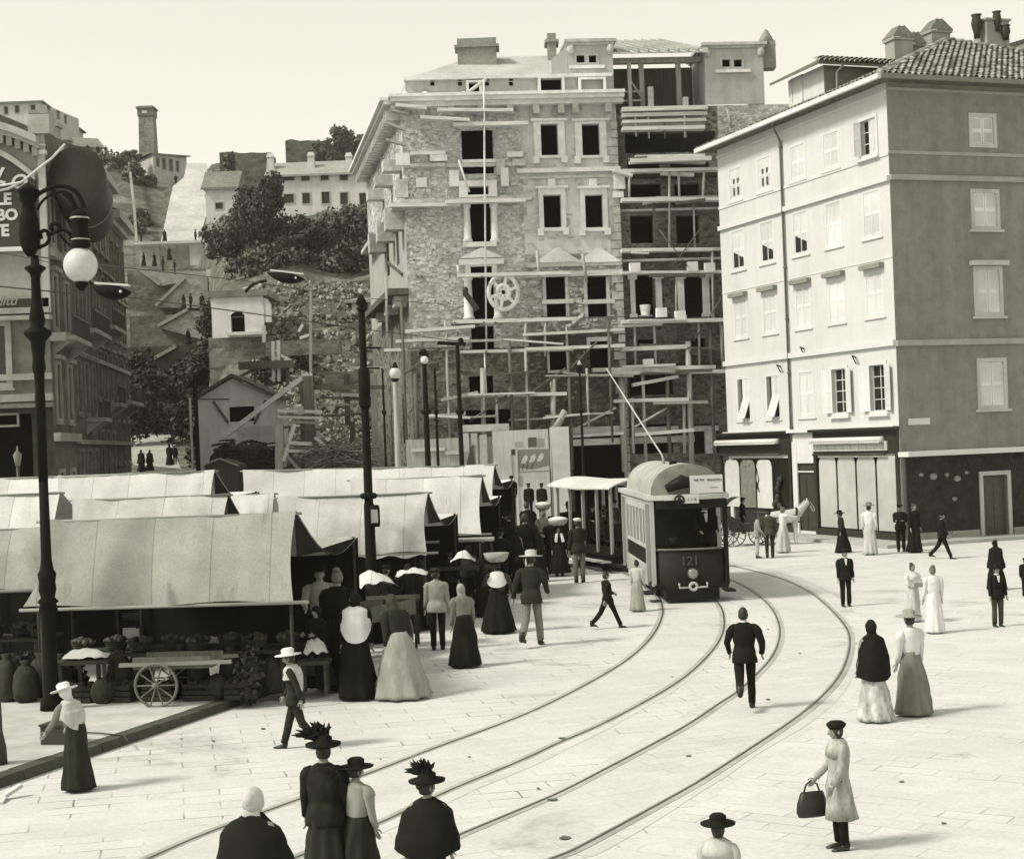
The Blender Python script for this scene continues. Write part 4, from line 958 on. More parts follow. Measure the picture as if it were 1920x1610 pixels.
for q in ((1184,800,1270,812),(1300,798,1345,808),(1180,818,1300,830),(1320,806,1340,850)):
    mb = MB(); a,b,c,d = FW.rect(*q); fbox(mb, FW, a, b, c, d, .1, .35); mb.build('shop_frame', CUTG, UB)
# ================================================================ hill, stairway, street at the left
def interp(P, x):
    if x <= P[0][0]: return P[0][1]
    for (a, b), (c, d) in zip(P, P[1:]):
        if x <= c:
            t = (x-a)/(c-a); return b+(d-b)*t
    return P[-1][1]
PROF = [(-400, [(88,0),(118,2.5),(170,12),(215,34),(262,55.0),(300,60),(420,66)]),
        (180, [(88,0),(118,3.2),(150,5.5),(180,16),(225,38),(262,53.5),(300,57),(420,60)]),
        (240, [(88,0),(118,3.7),(150,5.6),(171,9),(200,27),(214,32),(255,52.6),(300,56),(420,58)]),
        (322, [(88,0),(118,3.7),(150,5.6),(171,9),(200,26),(214,32),(250,47.5),(275,51),(420,56)]),
        (390, [(88,0),(118,3.7),(150,5.6),(171,10),(200,26),(214,32),(250,48),(300,52),(420,56)]),
        (420, [(88,0),(98,2.6),(118,6.5),(130,14),(142,19),(165,24),(195,32),(225,40),(262,52),(420,60)]),
        (560, [(88,0),(96,2.0),(108,4.6),(124,11),(138,19),(162,24.2),(192,32.5),(204,34.5),(230,40),(300,56),(420,62)]),
        (720, [(88,0),(96,1.5),(108,3),(124,9),(138,18),(162,24),(192,32.5),(204,34.5),(230,40),(300,58),(420,62)]),
        (1100, [(88,0),(200,0.5),(420,2)])]
def tz(px, D):
    zs = [(p, interp(pr, D)) for p, pr in PROF]; return interp(zs, px)
def terr(X, D): return tz(960+X/D*3000, D)
def on_hill(px, D, dz=0.0):
    a = (px-960)/3000; X = a*D; return Vector((X, D, terr(X, D)+dz))
mb = MB(); nx, ny = 96, 90; vs = []
for j in range(ny):
    D = 88+(j/(ny-1))**1.25*332
    for i in range(nx):
        px = -420+i*(1500/(nx-1)); X = (px-960)/3000*D; z = terr(X, D)
        amp = min(1.0, max(0, (D-100)/60))*(0 if 235 < px < 395 else 1)
        z += amp*(noise.noise(Vector((X*.12, D*.12, 0)))*1.2+noise.noise(Vector((X*.4, D*.4, 3)))*.5)
        vs.append(Vector((X, D, z+.02)))
mb.add(vs, [(j*nx+i, j*nx+i+1, (j+1)*nx+i+1, (j+1)*nx+i) for j in range(ny-1) for i in range(nx-1)], True)
def hillmat():
    k = NT('hill_ground'); co = k.coord()
    f = k.noise(co, .35, 7, .7, .6); c = k.ramp(f, [(.3, .05), (.5, .12), (.68, .26)])
    g = k.noise(co, 2.2, 5, .75); c = k.mul(c, k.ramp(g, [(.28, W3(.5)), (.7, W3(1.2))]))
    k.bump(g, .6, .2); return k.out(c, .95, .1)
o = mb.build('hill', hillmat()); o['kind'] = 'structure'
# upper street: a pale road surface climbing to the stairs
mb = MB(); L = []
rd_l = [(170,100),(196,112),(205,130),(222,150),(240,168)]; rd_r = [(372,100),(345,112),(330,130),(322,150),(318,168)]
lp = [on_hill(p, d, .25) for p, d in rd_l]; rp = [on_hill(p, d, .25) for p, d in rd_r]
mb.add(lp+rp, [(i, i+1, 6+i, 5+i) for i in range(4)]); o = mb.build('street', mat('street_earth', .36, .35, 1.5)); o['kind'] = 'structure'
# ---------------------------------------------------------------- row of houses on the left
PL = Vector((-21.45, 75.0)); 
FA = Facade((PL.x-14, 75.0), (PL.x, PL.y)); FBs = Facade((PL.x, PL.y), (-25.1, 105.0))
NB = thing('corner_building', 'dark storeyed corner building with arched sign gable and lit stone upper floor at left edge', 'building', (PL.x, PL.y, 0))
STN = mat('ashlar_stone', .30, .25, 1.4, bump=.1); DST = mat('dark_ashlar', .16, .45, 1.2, bump=.2); DKB = mat('mottled_black', .035, .6, 2)  # DKB: near-black, unevenly mottled, for ground floor and sign fascia
zA = lambda y: FA.uz(60, y)[1]; uA = lambda x, y=500: FA.uz(x, y)[0]
zS = lambda y, x=100: FBs.uz(x, y)[1]
w1 = FA.rect(-40,612,12,718)
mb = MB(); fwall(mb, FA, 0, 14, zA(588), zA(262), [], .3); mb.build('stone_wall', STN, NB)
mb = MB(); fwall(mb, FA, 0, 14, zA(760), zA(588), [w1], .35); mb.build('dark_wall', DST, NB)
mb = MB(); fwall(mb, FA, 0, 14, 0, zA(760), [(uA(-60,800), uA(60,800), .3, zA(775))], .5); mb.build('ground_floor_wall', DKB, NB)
mb = MB(); ffront(mb, FA, (uA(-60,800), uA(60,800), .3, zA(775)), -.45); fbox(mb, FA, uA(-40,790), uA(33,790), zA(795), zA(780), -.4, -.1); mb.build('shop_opening', plain('dark_interior', .01), NB)
mb = MB(); a,b,c,d = FA.rect(-30,779,33,797); surround(mb, FA, (a,b,c,d), .1, .12); mb.build('shop_sign_frame', mat('faded_frame', .22, .3, 3), NB)
def acourse(y0, y1, pr, m, name='string_course', u0=0): 
    mb = MB(); fbox(mb, FA, u0, 14+pr*.3, zA(y1), zA(y0), 0, pr); return mb.build(name, m, NB)
acourse(577, 588, .35, STN, 'cornice'); acourse(560, 577, .22, DKB, 'sign_fascia'); acourse(592, 600, .5, STN)
acourse(700, 712, .18, STN); acourse(738, 752, .16, STN); acourse(756, 764, .3, DST)
o = window(FA, w1, NB, m=STN, w=.28, proud=.14, mun=None)
# arched gable with its sign board
def arc_pts(F, x0, y0, x1, y1, n, off, sag):   # convex arc from p0 to p1 in facade space
    u0, z0 = F.uz(x0, y0, off); u1, z1 = F.uz(x1, y1, off); out = []
    for i in range(n+1):
        t = i/n; out.append((u0+(u1-u0)*t, z0+(z1-z0)*t+sag*math.sin(math.pi*t)))
    return out
top = arc_pts(FA, -70, 225, 74, 258, 8, .25, .25)
mb = MB()
def arcband(mb, pts, th, o0, o1):
    for (u0,z0),(u1,z1) in zip(pts, pts[1:]):
        p = FA.p; mb.hexa([p(u0,z0-th,o1), p(u1,z1-th,o1), p(u1,z1-th,o0), p(u0,z0-th,o0), p(u0,z0,o1), p(u1,z1,o1), p(u1,z1,o0), p(u0,z0,o0)])
arcband(mb, top, .34, 0, .85); arcband(mb, [(u, z-.34) for u, z in top], .20, 0, .55); mb.build('gable_cornice', mat('gable_stone', .40, .2, 2), NB)
mb = MB()
for i in range(9):
    u, z = top[0][0]+(top[-1][0]-top[0][0])*(i+.5)/9, 0
    zz = interp(top, u)-.54
    fbox(mb, FA, u-.13, u+.13, zz-.42, zz, 0, .45)
mb.build('dentil', STN, NB, kind='stuff')
mb = MB(); mb.prism([FA.p(u, z, .012) for u, z in top]+[FA.p(top[-1][0], zA(300), .012), FA.p(top[0][0], zA(300), .012)], tuple(FA.n*-.6)+(0,)); mb.build('gable_wall', STN, NB)
sgn = arc_pts(FA, -75, 286, 66, 338, 10, .2, .55)
arc2 = [(u, z+.30) for u, z in sgn]
mb = MB(); arcband(mb, arc2, .30, 0, .38); mb.build('sign_arch', mat('gable_stone', .4), NB)
SGN = thing('shop_sign', 'black arched shop signboard with white letters on the gable at the left edge', 'sign', FA.p(sgn[0][0], zA(462), .2))
mb = MB(); mb.prism([FA.p(u, z, .15) for u, z in sgn]+[FA.p(sgn[-1][0], zA(462), .15), FA.p(sgn[0][0], zA(462), .15)], tuple(FA.n*.12)+(0,)); mb.build('board', plain('sign_black', .028, .55), SGN)
mb = MB(); fbox(mb, FA, sgn[0][0], uA(62,466), zA(471), zA(463), .1, .34); mb.build('board_rail', mat('white_paint', .68), SGN)
LET = mat('letter_white', .62, .05, 5)
for s_, x, y, h, b in (('LE', -8, 384, 21, .03), ('BO', -6, 413, 20, .03), ('TE', -16, 443, 21, .03)):
    u, z = FA.uz(x, y, .29); sz = h*75/3000/.70; text(s_, sz, 'lettering', LET, SGN, FA.mtx(u, z, .285), .015, 0, b)
for s_, x, y, rz in (('L', -12, 340, -.25), ('O', 17, 352, -.1)):
    u, z = FA.uz(x, y, .29); m = FA.mtx(u, z, .285) @ Matrix.Rotation(rz, 4, 'Z'); text(s_, 1.05 if s_ == 'L' else .95, 'lettering', LET, SGN, m, .015, .25, .02)
mb = MB(); mb.tube([FA.P(x, y, .31) for x, y in ((-12,358),(2,357),(16,354),(30,347),(40,341))], .06, 6); mb.build('flourish', LET, SGN)
u, z = FA.uz(-4, 562, .24); text('ditti', .62, 'lettering', mat('gilt', .24, .3, 5), NB, FA.mtx(uA(-6,560), zA(572)+.02, .235), .01, .3, .012)
# corner pier
mb = MB(); a,b,c,d = FA.rect(75,236,97,470); fbox(mb, FA, a, 14.12, zA(588), zA(240), .02, .22); mb.box(FA.p((a+14.1)/2, zA(236), -.1), (1.0,1.0,.9)); mb.build('corner_pier', mat('pier_stone', .40, .2, 1.5), NB)
mb = MB(); fbox(mb, FA, a-.05, 14.2, zA(292), zA(284), 0, .32); fbox(mb, FA, a-.05, 14.15, zA(276), zA(273), 0, .3); mb.build('pier_band', mat('white_paint', .68), NB)
# receding side of the corner building: first bays
zt1 = zS(300, 130)
def bays(F, par, u0, u1, floors, n, wallm, frm, top, skipbal=True, low=0.0):
    hs = []; step = (u1-u0)/n
    for (z0, z1, kind) in floors:
        for i in range(n):
            uc = u0+step*(i+.5); hs.append((uc-.55, uc+.55, z0, z1, kind))
    mb = MB(); fwall(mb, F, u0, u1, low, top, hs, .3); mb.build('wall', wallm, par)
    for h in hs:
        o = window(F, h[:4], par, m=frm, w=.2, proud=.1, mun=None, hood=h[4] in 'hb')
        if h[4] == 's': closed_shutters(F, (h[0], h[1], h[2], h[3]), o)
    return hs
def balcony(F, par, u0, u1, z, m):
    mb = MB(); fbox(mb, F, u0, u1, z-.22, z, 0, 1.05)
    for u in (u0+.3, u1-.3): mb.prism([F.p(u-.12,z-.22,0), F.p(u-.12,z-.22,.9), F.p(u-.12,z-.9,0)], tuple(F.t*.24)+(0,))
    o = mb.build('balcony', m, par); mb = MB()
    fbox(mb, F, u0, u1, z+.92, z+1.0, .92, 1.0)
    n = int((u1-u0)/.16)
    for i in range(n+1): u = u0+(u1-u0)*i/n; mb.tube([F.p(u,z,.96), F.p(u,z+.95,.96)], .018, 4, False)
    mb.build('railing', plain('iron_dark', .03), o)
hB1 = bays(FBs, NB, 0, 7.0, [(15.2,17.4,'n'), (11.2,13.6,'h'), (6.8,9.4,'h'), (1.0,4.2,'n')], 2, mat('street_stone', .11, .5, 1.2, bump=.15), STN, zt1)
mb = MB()
for z, pr in ((10.4,.7),(5.7,.3),(14.4,.3)): fbox(mb, FBs, 0, 7, z, z+.4, 0, pr)
mb.build('string_course', STN, NB)
balcony(FBs, NB, .6, 6.4, 10.7, STN)
# rounded dark roof drum on the corner building
mb = MB(); pr = []
a = FBs.p(.1, zS(330), .2)
ax = Vector((FBs.t.x, FBs.t.y, -.35)).normalized(); nn = Vector((FBs.n.x, FBs.n.y, 0))
rs = []
for t, r in ((0,1.42),(1.2,1.46),(3,1.4),(4.8,1.2),(5.8,.8)):
    c = FBs.p(.35, zS(340), 1.45)+ax*t; upv = ax.cross(nn).normalized(); upv = upv if upv.z > 0 else -upv
    rs.append([c+nn*(math.cos(2*math.pi*k/16)*r*.9)+upv*(math.sin(2*math.pi*k/16)*r) for k in range(16)])
mb.rings(rs); dr_ = mb.build('roof_drum', plain('dark_slate', .035, .6), NB)
mb = MB(); mb.tube([p*1.0 for p in rs[2]]+[rs[2][0]], .05, 5); mb.build('drum_rib', plain('rib_grey', .12), dr_)
mb = MB(); mb.tube([FA.P(-25,352,.4), FA.P(40,342,.6), FA.P(72,316,.6), FA.P(98,296,.6), FA.P(122,270,.6)], .055, 6); mb.build('sign_flourish_rod', mat('letter_white', .62), NB)
# next houses of the street
def strhouse(label, u0, u1, top, floors, n, wallm, cor=True, balc=()):
    base = FBs.p(u0, 0); H = thing('street_house', label, 'house', base, 'houses up the left side of the street')
    bays(FBs, H, u0, u1, floors, n, wallm, mat('street_trim', .18, .4, 2), top)
    mb = MB(); fbox(mb, FBs, u0+.02, u1-.02, top, top+.5, -8, .8); fbox(mb, FBs, u0+.1, u1-.1, top-.35, top, 0, .4); mb.build('cornice', mat('gable_stone', .4), H)
    mb = MB(); p = FBs.p; mb.add([p(u0,top+.5,.7), p(u1,top+.5,.7), p(u1,top+2.6,-4), p(u0,top+2.6,-4), p(u0,top+.5,-8), p(u1,top+.5,-8)], [(0,1,2,3),(3,2,5,4),(0,3,4),(1,5,2)]); mb.build('roof', mat('slate_dark', .10, .35, 2), H)
    mb = MB(); p = FBs.p
    mb.quad(p(u0,0,0), p(u0,top,0), p(u0,top,-8), p(u0,0,-8)); mb.quad(p(u1,0,0), p(u1,top,0), p(u1,top,-8), p(u1,0,-8)); mb.build('party_wall', wallm, H)
    mb = MB()
    for z in (5.6, 10.2, 14.6):
        if z < top-2: fbox(mb, FBs, u0+.05, u1-.05, z, z+.22, 0, .22)
    mb.build('string_course', STN, H)
    for (a, b, z) in balc: balcony(FBs, H, a, b, z, STN)
    return H
SM = mat('street_stone', .25)
strhouse('street house next to the corner building, grey stone with iron balconies', 7.05, 15.5, 20.3, [(16.6,19.0,'h'),(12.0,14.6,'h'),(7.3,9.9,'h'),(2.6,5.2,'n')], 3, SM, balc=((8,14.6,11.6),(10.6,13.4,7.0)))
strhouse('second street house up the slope, darker stone with a bow balcony', 15.55, 23.0, 20.9, [(17,19.4,'s'),(12.8,15.4,'h'),(8.3,10.9,'h'),(3.8,6.3,'n')], 3, mat('street_stone_dark', .07, .4, 1.2, bump=.15), balc=((16.2,22,12.4),(17.5,20.8,8.0)))
strhouse('uppermost street house ending the left row below the stairs', 23.05, 31.0, 19.5, [(16,18.2,'n'),(12.2,14.6,'h'),(8.6,11.0,'h'),(4.6,7,'n')], 3, SM, balc=((24,30,8.3),))
for i, u in enumerate((9.2, 16.4, 24.5, 12.5)):
    p = FBs.p(u, 21.5, -1.5); mb = MB(); mb.box(p+Vector((0,0,.2)), (.8,.8,2.6)); mb.box(p+Vector((0,0,1.5)), (1.0,1.0,.2))
    tag(mb.build('chimney_stack', plaster('chimney_plaster', .38), None, base=p), ('chimney stack over the grey street house with iron balconies', 'chimney stack over the darker second street house', 'chimney stack over the uppermost street house', 'rear chimney stack of the grey street house')[i], 'chimney', 'chimneys over the left street')
# small lantern by the door, and its post, at the left edge
p = at(33, 862, 70); p.z = 0; LP = thing('lantern_post', 'small dim lantern on a short dark post before the left corner building', 'lantern', p)
mb = MB(); mb.lathe([(.22,0),(.2,.4),(.09,.5),(.08,4.6)], p, 8); mb.build('post', IRON_ if False else plain('iron_dark', .03), LP)
mb = MB(); mb.lathe([(.1,4.6),(.2,5.1),(.05,5.3),(.02,5.5)], p, 6); mb.build('lamp', mat('lamp_dim', .22), LP)
# ---------------------------------------------------------------- giant stairway on the slope
ST = thing('stairway', 'monumental hillside stairway with stone walls, landings and pale upper ramp', 'stairway', on_hill(320, 165))
SW = rubble('stair_rubble', .15, .5, 1.6); SWL = plaster('stair_pale', .56, .3, .25); SWM = mat('stair_grey', .28, .3, 1.2, bump=.2)
def wallq(x0, x1, yt, yb, D, m, name, th=1.0, par=ST):
    a, b = at(x0, (yt+yb)/2, D), at(x1, (yt+yb)/2, D); zt = zat((x0+x1)/2, yt, D); zb = zat((x0+x1)/2, yb, D)-1.5
    return MB().box(((a.x+b.x)/2, D+th/2, (zt+zb)/2), (b.x-a.x, th, zt-zb)).build(name, m, par)
wallq(238, 396, 648, 760, 172, mat('stair_dark', .05, .6, .8), 'retaining_wall', 10)
wallq(244, 394, 590, 660, 181, SW, 'retaining_wall', 12); wallq(240, 394, 505, 600, 193, SW, 'retaining_wall', 14)
wallq(255, 396, 458, 512, 208, SWM, 'terrace_wall', 4.5); wallq(356, 391, 459, 491, 207.9, SWL, 'wall_panel', .2); wallq(262, 300, 462, 500, 207.9, mat('stair_panel', .36, .2), 'wall_panel', .2)
mb = MB(); a, b = at(252,457,207.5), at(398,452,207.5); mb.beam(a, b, .5, .35); mb.build('coping', SWL, ST)
def flight(x0, y0, x1, y1, x2, y2, D, m):
    """one flight seen from below: wedge between lower corner, top and outer edge"""
    q = [at(x, y, D) for x, y in ((x0,y0),(x1,y1),(x2,y1),(x2,y2))]; mb = MB(); mb.prism(q, (0, 2.5, 0)); o = mb.build('flight', m, ST)
    mb = MB(); a, b = at(x0, y0-3, D-.2), at(x1, y1-3, D-.2); mb.beam(a, b, .35, .35); mb.build('parapet', SWM, o)
FLM = rubble('flight_rubble', .32, .6, 2.2)
flight(292,576,346,524,392,578,190.5, FLM); flight(296,614,352,583,392,640,180, FLM); flight(300,536,262,508,392,520,192, SWM)
flight(262,690,330,652,392,700,171, mat('stair_dark', .05))
mb = MB(); rows_ = [(301,391,456,213),(313,390,400,228),(324,389,350,242),(345,389,332,247),(350,388,306,254)]
vs = [at(x, y, D) for a, b, y, D in rows_ for x in (a, b)]; n_ = len(vs)
mb.add(vs+[p+Vector((0,1,-2.5)) for p in vs], [(2*k, 2*k+1, 2*k+3, 2*k+2) for k in range(4)]+[(n_+2*k, n_+2*k+1, n_+2*k+3, n_+2*k+2) for k in range(4)]+[(2*k, 2*k+2, n_+2*k+2, n_+2*k) for k in range(4)]+[(2*k+1, 2*k+3, n_+2*k+3, n_+2*k+1) for k in range(4)]+[(0,1,n_+1,n_),(8,9,n_+9,n_+8)])
mb.build('upper_ramp', SWL, ST)
mb = MB(); mb.prism([at(391,458,212),at(400,458,212),at(398,320,252),at(389,318,252)], (0,2,-3)); mb.build('ramp_wall', SWM, ST)
for k, (x, y0, y1, D) in enumerate(((394,455,520,205),(396,505,560,190),(388,520,640,181),(383,640,760,172))):
    a = at(x, y1, D); b = at(x, y0, D); mb = MB(); mb.box((a.x, D, (a.z+b.z)/2), (.8,.8,b.z-a.z)); mb.build('pier', SWL if k < 2 else SWM, ST)
mb = MB()
for i in range(8): p = at(244, 300+i*22, 235-i*4); 
mb.beam(at(242,305,250), at(252,395,222), .35); mb.beam(at(252,395,222), at(256,455,208.5), .35); mb.build('side_stringer', SWM, ST)
# ---------------------------------------------------------------- buildings on the crest
def boxhouse(label, x0, x1, yb, yt, D, depth, wm, rm, wins, roof='hip', rise=1.6, side=None, name='hill_house', group='houses on the hill crest', winv=None, ang=0.0):
    a, b = at(x0, yb, D), at(x1, yb, D); F = Facade((a.x, D), (b.x, D+ang*(b.x-a.x))); zb = a.z-4; zt = F.uz((x0+x1)/2, yt)[1]
    H = thing(name, label, 'house', (a.x, D, a.z), group)
    hs = [F.rect(*q) for q in wins]
    mb = MB(); fwall(mb, F, 0, F.L, zb, zt, hs, .35)
    p = F.p; mb.quad(p(F.L,zb,0), p(F.L,zt,0), p(F.L,zt,-depth), p(F.L,zb,-depth)); mb.quad(p(0,zb,0), p(0,zt,0), p(0,zt,-depth), p(0,zb,-depth)); mb.quad(p(0,zb,-depth), p(0,zt,-depth), p(F.L,zt,-depth), p(F.L,zb,-depth))
    mb.build('wall', wm, H)
    for h in hs:
        mb = MB(); surround(mb, F, h, .12, .06); o = mb.build('window', mat('hill_trim', .42, .2), H); ffront(MB(), F, h, -.3).build('pane', winv or plain('far_window', .035, .5), o)
    ov = .5
    if roof == 'hip':
        e = [p(-ov,zt,ov), p(F.L+ov,zt,ov), p(F.L+ov,zt,-depth-ov), p(-ov,zt,-depth-ov)]; i = min(F.L, depth)*.45
        r0, r1 = p(i,zt+rise,-depth/2), p(F.L-i,zt+rise,-depth/2)
        mb = MB(); mb.add(e+[r0,r1]+[q-Vector((0,0,.25)) for q in e], [(0,1,5,4),(1,2,5),(2,3,4,5),(3,0,4),(0,1,7,6),(1,2,8,7),(2,3,9,8),(3,0,6,9)]); mb.build('roof', rm, H)
    elif roof == 'gable':
        mb = MB(); mb.add([p(-ov,zt,ov), p(F.L+ov,zt,ov), p(F.L+ov,zt+rise,-depth/2), p(-ov,zt+rise,-depth/2), p(F.L+ov,zt,-depth), p(-ov,zt,-depth)]+[p(-ov,zt-.25,ov), p(F.L+ov,zt-.25,ov)], [(0,1,2,3),(3,2,4,5),(0,1,7,6),(0,3,5),(1,4,2)]); mb.build('roof', rm, H)
    return H, F, zt
HW = plaster('hill_plaster', .58, .25, .3); RT = mat('hill_roof', .20, .35, 2); RTL = mat('hill_roof_light', .33, .25, 3)
H1, F1, z1 = boxhouse('tall hilltop house with hip roof at the upper left corner', -60, 80, 300, 192, 262, 26, HW, RT, [(-20,200,-10,215),(8,200,15,214),(28,198,36,212),(58,197,66,211)], rise=2.2, ang=-.0)
mb = MB()
Fh = Facade((F1.p(F1.L,0).x+.02, 262), (F1.p(F1.L,0).x+2.6, 262+13.5)); hs2 = [Fh.rect(*q) for q in ((88,198,95,216),(106,208,113,224),(120,216,126,232))]
fwall(mb, Fh, 0, Fh.L, 40, z1-.3, hs2, .3); mb.build('side_wall', HW, H1)
for h in hs2: ffront(MB(), Fh, h, -.25).build('side_window', plain('far_grey', .12, .5), H1)
mb = MB(); a, b = at(-10,250,250), at(84,240,250); mb.box(((a.x+b.x)/2,250,(a.z+b.z)/2-5), (b.x-a.x,3,10)); o = tag(mb.build('terrace_wall', mat('terrace_grey', .20, .4, 1.2, bump=.3), None, base=((a.x+b.x)/2,250,a.z-8)), 'dark terrace wall below the tall hilltop house at upper left', 'wall')
mb = MB(); a, b = at(82,258,255), at(126,262,255); mb.box(((a.x+b.x)/2,256,(a.z+b.z)/2-3), (b.x-a.x,3,5)); tag(mb.build('garden_wall', mat('terrace_grey', .2), None, base=((a.x+b.x)/2,256,a.z-6)), 'low garden wall right of the tall hilltop house', 'wall')
boxhouse('low pale hillside house with arched openings right of the tall hilltop house', 132, 184, 296, 276, 258, 9, HW, RT, [(140,280,147,294),(158,282,166,294),(174,285,181,296)], roof='gable', rise=2.4, ang=.5)
a, b = at(262,292,270), at(290,292,270); TW_ = thing('chimney_tower', 'tall square brick chimney tower with overhanging cap on the hill crest', 'tower', ((a.x+b.x)/2, 270, a.z))
cx = (a.x+b.x)/2; zt = zat(276,198,270); mb = MB()
def sq(h, r0): return [Vector((cx+sx*r0, 271.2+sy*r0, h)) for sx, sy in ((-1,-1),(1,-1),(1,1),(-1,1))]
mb.rings([sq(a.z-4,1.42), sq(zt-1.9,1.22)], smooth=False); mb.build('shaft', rubble('tower_brick', .25, .7, 3), TW_)
mb = MB(); mb.rings([sq(zt-1.9,1.24), sq(zt-1.6,1.38), sq(zt-.55,1.38), sq(zt-.5,1.55), sq(zt-.25,1.55), sq(zt,1.2)], smooth=False); cp_ = mb.build('cap', mat('tower_cap', .16, .3, 3), TW_)
mb = MB(); mb.box((cx-.15,271.2-1.39,zt-1.1),(.8,.04,.45)); mb.build('cap_opening', mat('gap_bright', .6), cp_)  # pale plate painted as daylight showing through the cap
boxhouse('long low house with dark pilasters beside the chimney tower', 288, 343, 322, 290, 262, 8, HW, RT, [(293,296,299,312),(304,297,311,318),(317,299,324,321),(330,302,336,322)], roof='gable', rise=.9, winv=plain('far_grey', .12, .5), ang=.7)
H5, F5, z5 = boxhouse('long two storey row house with chimneys and dark windows on the hillside', 507, 716, 408, 326, 200, 8, plaster('row_plaster', .60, .2, .4), RTL,
   [(524,329,552,339),(565,329,580,339),(601,327,616,338),(637,327,652,338),(673,328,688,338),(706,334,716,340),(532,364,551,381),(567,362,581,382),(603,360,618,382),(638,361,652,383),(674,362,690,382)], roof='gable', rise=2.3)
for i, (x, y0, y1) in enumerate(((508,288,315),(584,286,316),(655,287,316))):
    a, b = at(x, y1, 202), at(x, y0, 202); mb = MB(); mb.rings([[Vector((a.x+sx*w_, 202+sy*w_, z)) for sx, sy in ((-1,-1),(1,-1),(1,1),(-1,1))] for z, w_ in ((a.z-1,.55),(b.z-.6,.38),(b.z-.5,.5),(b.z,.3))], smooth=False); mb.build('chimney', HW, H5)
boxhouse('small white walled outbuilding left of the big dark tree', 386, 442, 384, 352, 205, 6, plaster('row_plaster', .42), RT, [(404,380,418,392)], roof='gable', rise=2.6)
def castle(x0, x1, y0, y1, D, lab, top=()):
    a, b = at(x0, y1, D), at(x1, y0, D); mb = MB(); n = 30; P = []
    for i in range(n+1):
        t = i/n; P.append(Vector((a.x+(b.x-a.x)*t, D, zat(x0+(x1-x0)*t, y0, D)+noise.noise(Vector((t*3+x0,1,2)))*.6)))
    mb.prism([Vector((a.x,D,a.z-6)), Vector((b.x,D,a.z-6))]+P[::-1], (0,5,0)); return tag(mb.build('castle_wall', rubble('castle_rubble', .14, .5, .9), None, base=(a.x,D,a.z-6)), lab, 'wall', 'castle walls on the hilltop')
castle(413, 508, 286, 332, 235, 'overgrown castle wall left of the long row house'); castle(536, 612, 264, 300, 300, 'distant castle bastion behind the row house roof'); castle(600, 706, 272, 310, 305, 'distant castle wall under the hilltop trees')
# ---------------------------------------------------------------- trees and bushes
LF = leafmat('dark_foliage', .02, .06); LFM = leafmat('mid_foliage', .03, .085); LFF = leafmat('far_foliage', .05, .12); BARK = mat('bark', .06, .4, 4)
def crown(mb, c, r, n, leaf, lobes=9, seed=0):
    rr = random.Random(seed); lob = [(Vector((0,0,0)), .72), (Vector((0,0,-.1)), .8), (Vector((0,0,.2)), .66)]
    for i in range(lobes):
        t = rr.uniform(0, 6.28); f = rr.uniform(.35,.72); h = rr.uniform(-.6,.75); s = (1-abs(h)*.45)
        lob.append((Vector((math.cos(t)*f*s, math.sin(t)*f*s, h)), rr.uniform(.25,.45)))
    for i in range(n):
        lc, lr = rr.choice(lob); d = Vector((rr.gauss(0,1), rr.gauss(0,1), rr.gauss(0,1))).normalized()
        q = lc+d*lr*(rr.random()**.35); p = Vector(c)+Vector((q.x*r[0], q.y*r[1], q.z*r[2]))
        s = leaf*rr.uniform(.6,1.3); a = Vector((rr.gauss(0,1), rr.gauss(0,1), rr.gauss(0,1))).normalized(); b = a.cross(d).normalized()*s; a = a*s
        mb.add([p-a-b*.5, p+a*.2-b, p+a+b*.4, p-a*.1+b], [(0,1,2,3)])
def tree(px, yb, yt, wpx, D, n, leaf, m, label, cat='tree', name='tree', trunk=.25, seed=0, group=None, fill=.92):
    base = at(px, yb, D); base.z = min(base.z, terr(base.x, D)+.3); zt = zat(px, yt, D); h = zt-base.z; rx = wpx/2*D/3000
    t = thing(name, label, cat, base, group); mb = MB(); tr = .035*h; rr = random.Random(seed)
    mb.tube([base+Vector((0,0,-.5)), base+Vector((rx*.05,0,h*.25)), base+Vector((rx*.02,.1,h*.6)), base+Vector((0,0,h*.85))], [tr*1.3,tr,tr*.6,tr*.15], 7)
    for i in range(7):
        z = h*rr.uniform(.25,.65); an = rr.uniform(0,6.28); l = rx*rr.uniform(.5,.85)
        mb.tube([base+Vector((0,0,z)), base+Vector((math.cos(an)*l*.5, math.sin(an)*l*.5, z+h*.1)), base+Vector((math.cos(an)*l, math.sin(an)*l, z+h*.22))], [tr*.5,tr*.3,tr*.08], 5)
    mb.build('trunk', BARK, t); mb = MB()
    crown(mb, base+Vector((0,0,h*(trunk+(1-trunk)/2))), (rx/fill, rx/fill, h*(1-trunk)/2/fill), n, leaf, 11, seed); mb.build('crown', m, t, kind='stuff')
    return t
tree(494, 512, 326, 118, 168, 9000, .17, LF, 'big dark tree before the row house, tallest on the slope', seed=1, trunk=.12)
tree(678, 500, 372, 95, 166, 5000, .16, LFM, 'leaning leafy tree between the row house and the scaffolded building', seed=2, trunk=.15)
tree(600, 505, 415, 90, 160, 4000, .15, LF, 'low spreading tree between the big dark tree and leaning tree', seed=3, trunk=.1)
tree(432, 512, 420, 70, 160, 2800, .15, LF, 'dark bushy tree at the left foot of the big dark tree', seed=4, trunk=.08)
tree(552, 512, 440, 80, 158, 2800, .15, LF, 'dark shrubby tree right under the big dark tree', seed=5, trunk=.05)
tree(642, 292, 236, 58, 300, 1400, .3, LFF, 'pointed hilltop tree on the skyline above the row house', seed=6, trunk=.1)
tree(684, 292, 248, 44, 300, 1000, .3, LFF, 'round hilltop tree at the right end of the castle wall', seed=7, trunk=.1)
tree(608, 296, 262, 60, 296, 900, .3, LFF, 'low hilltop tree beside the castle bastion', seed=8, trunk=.05)
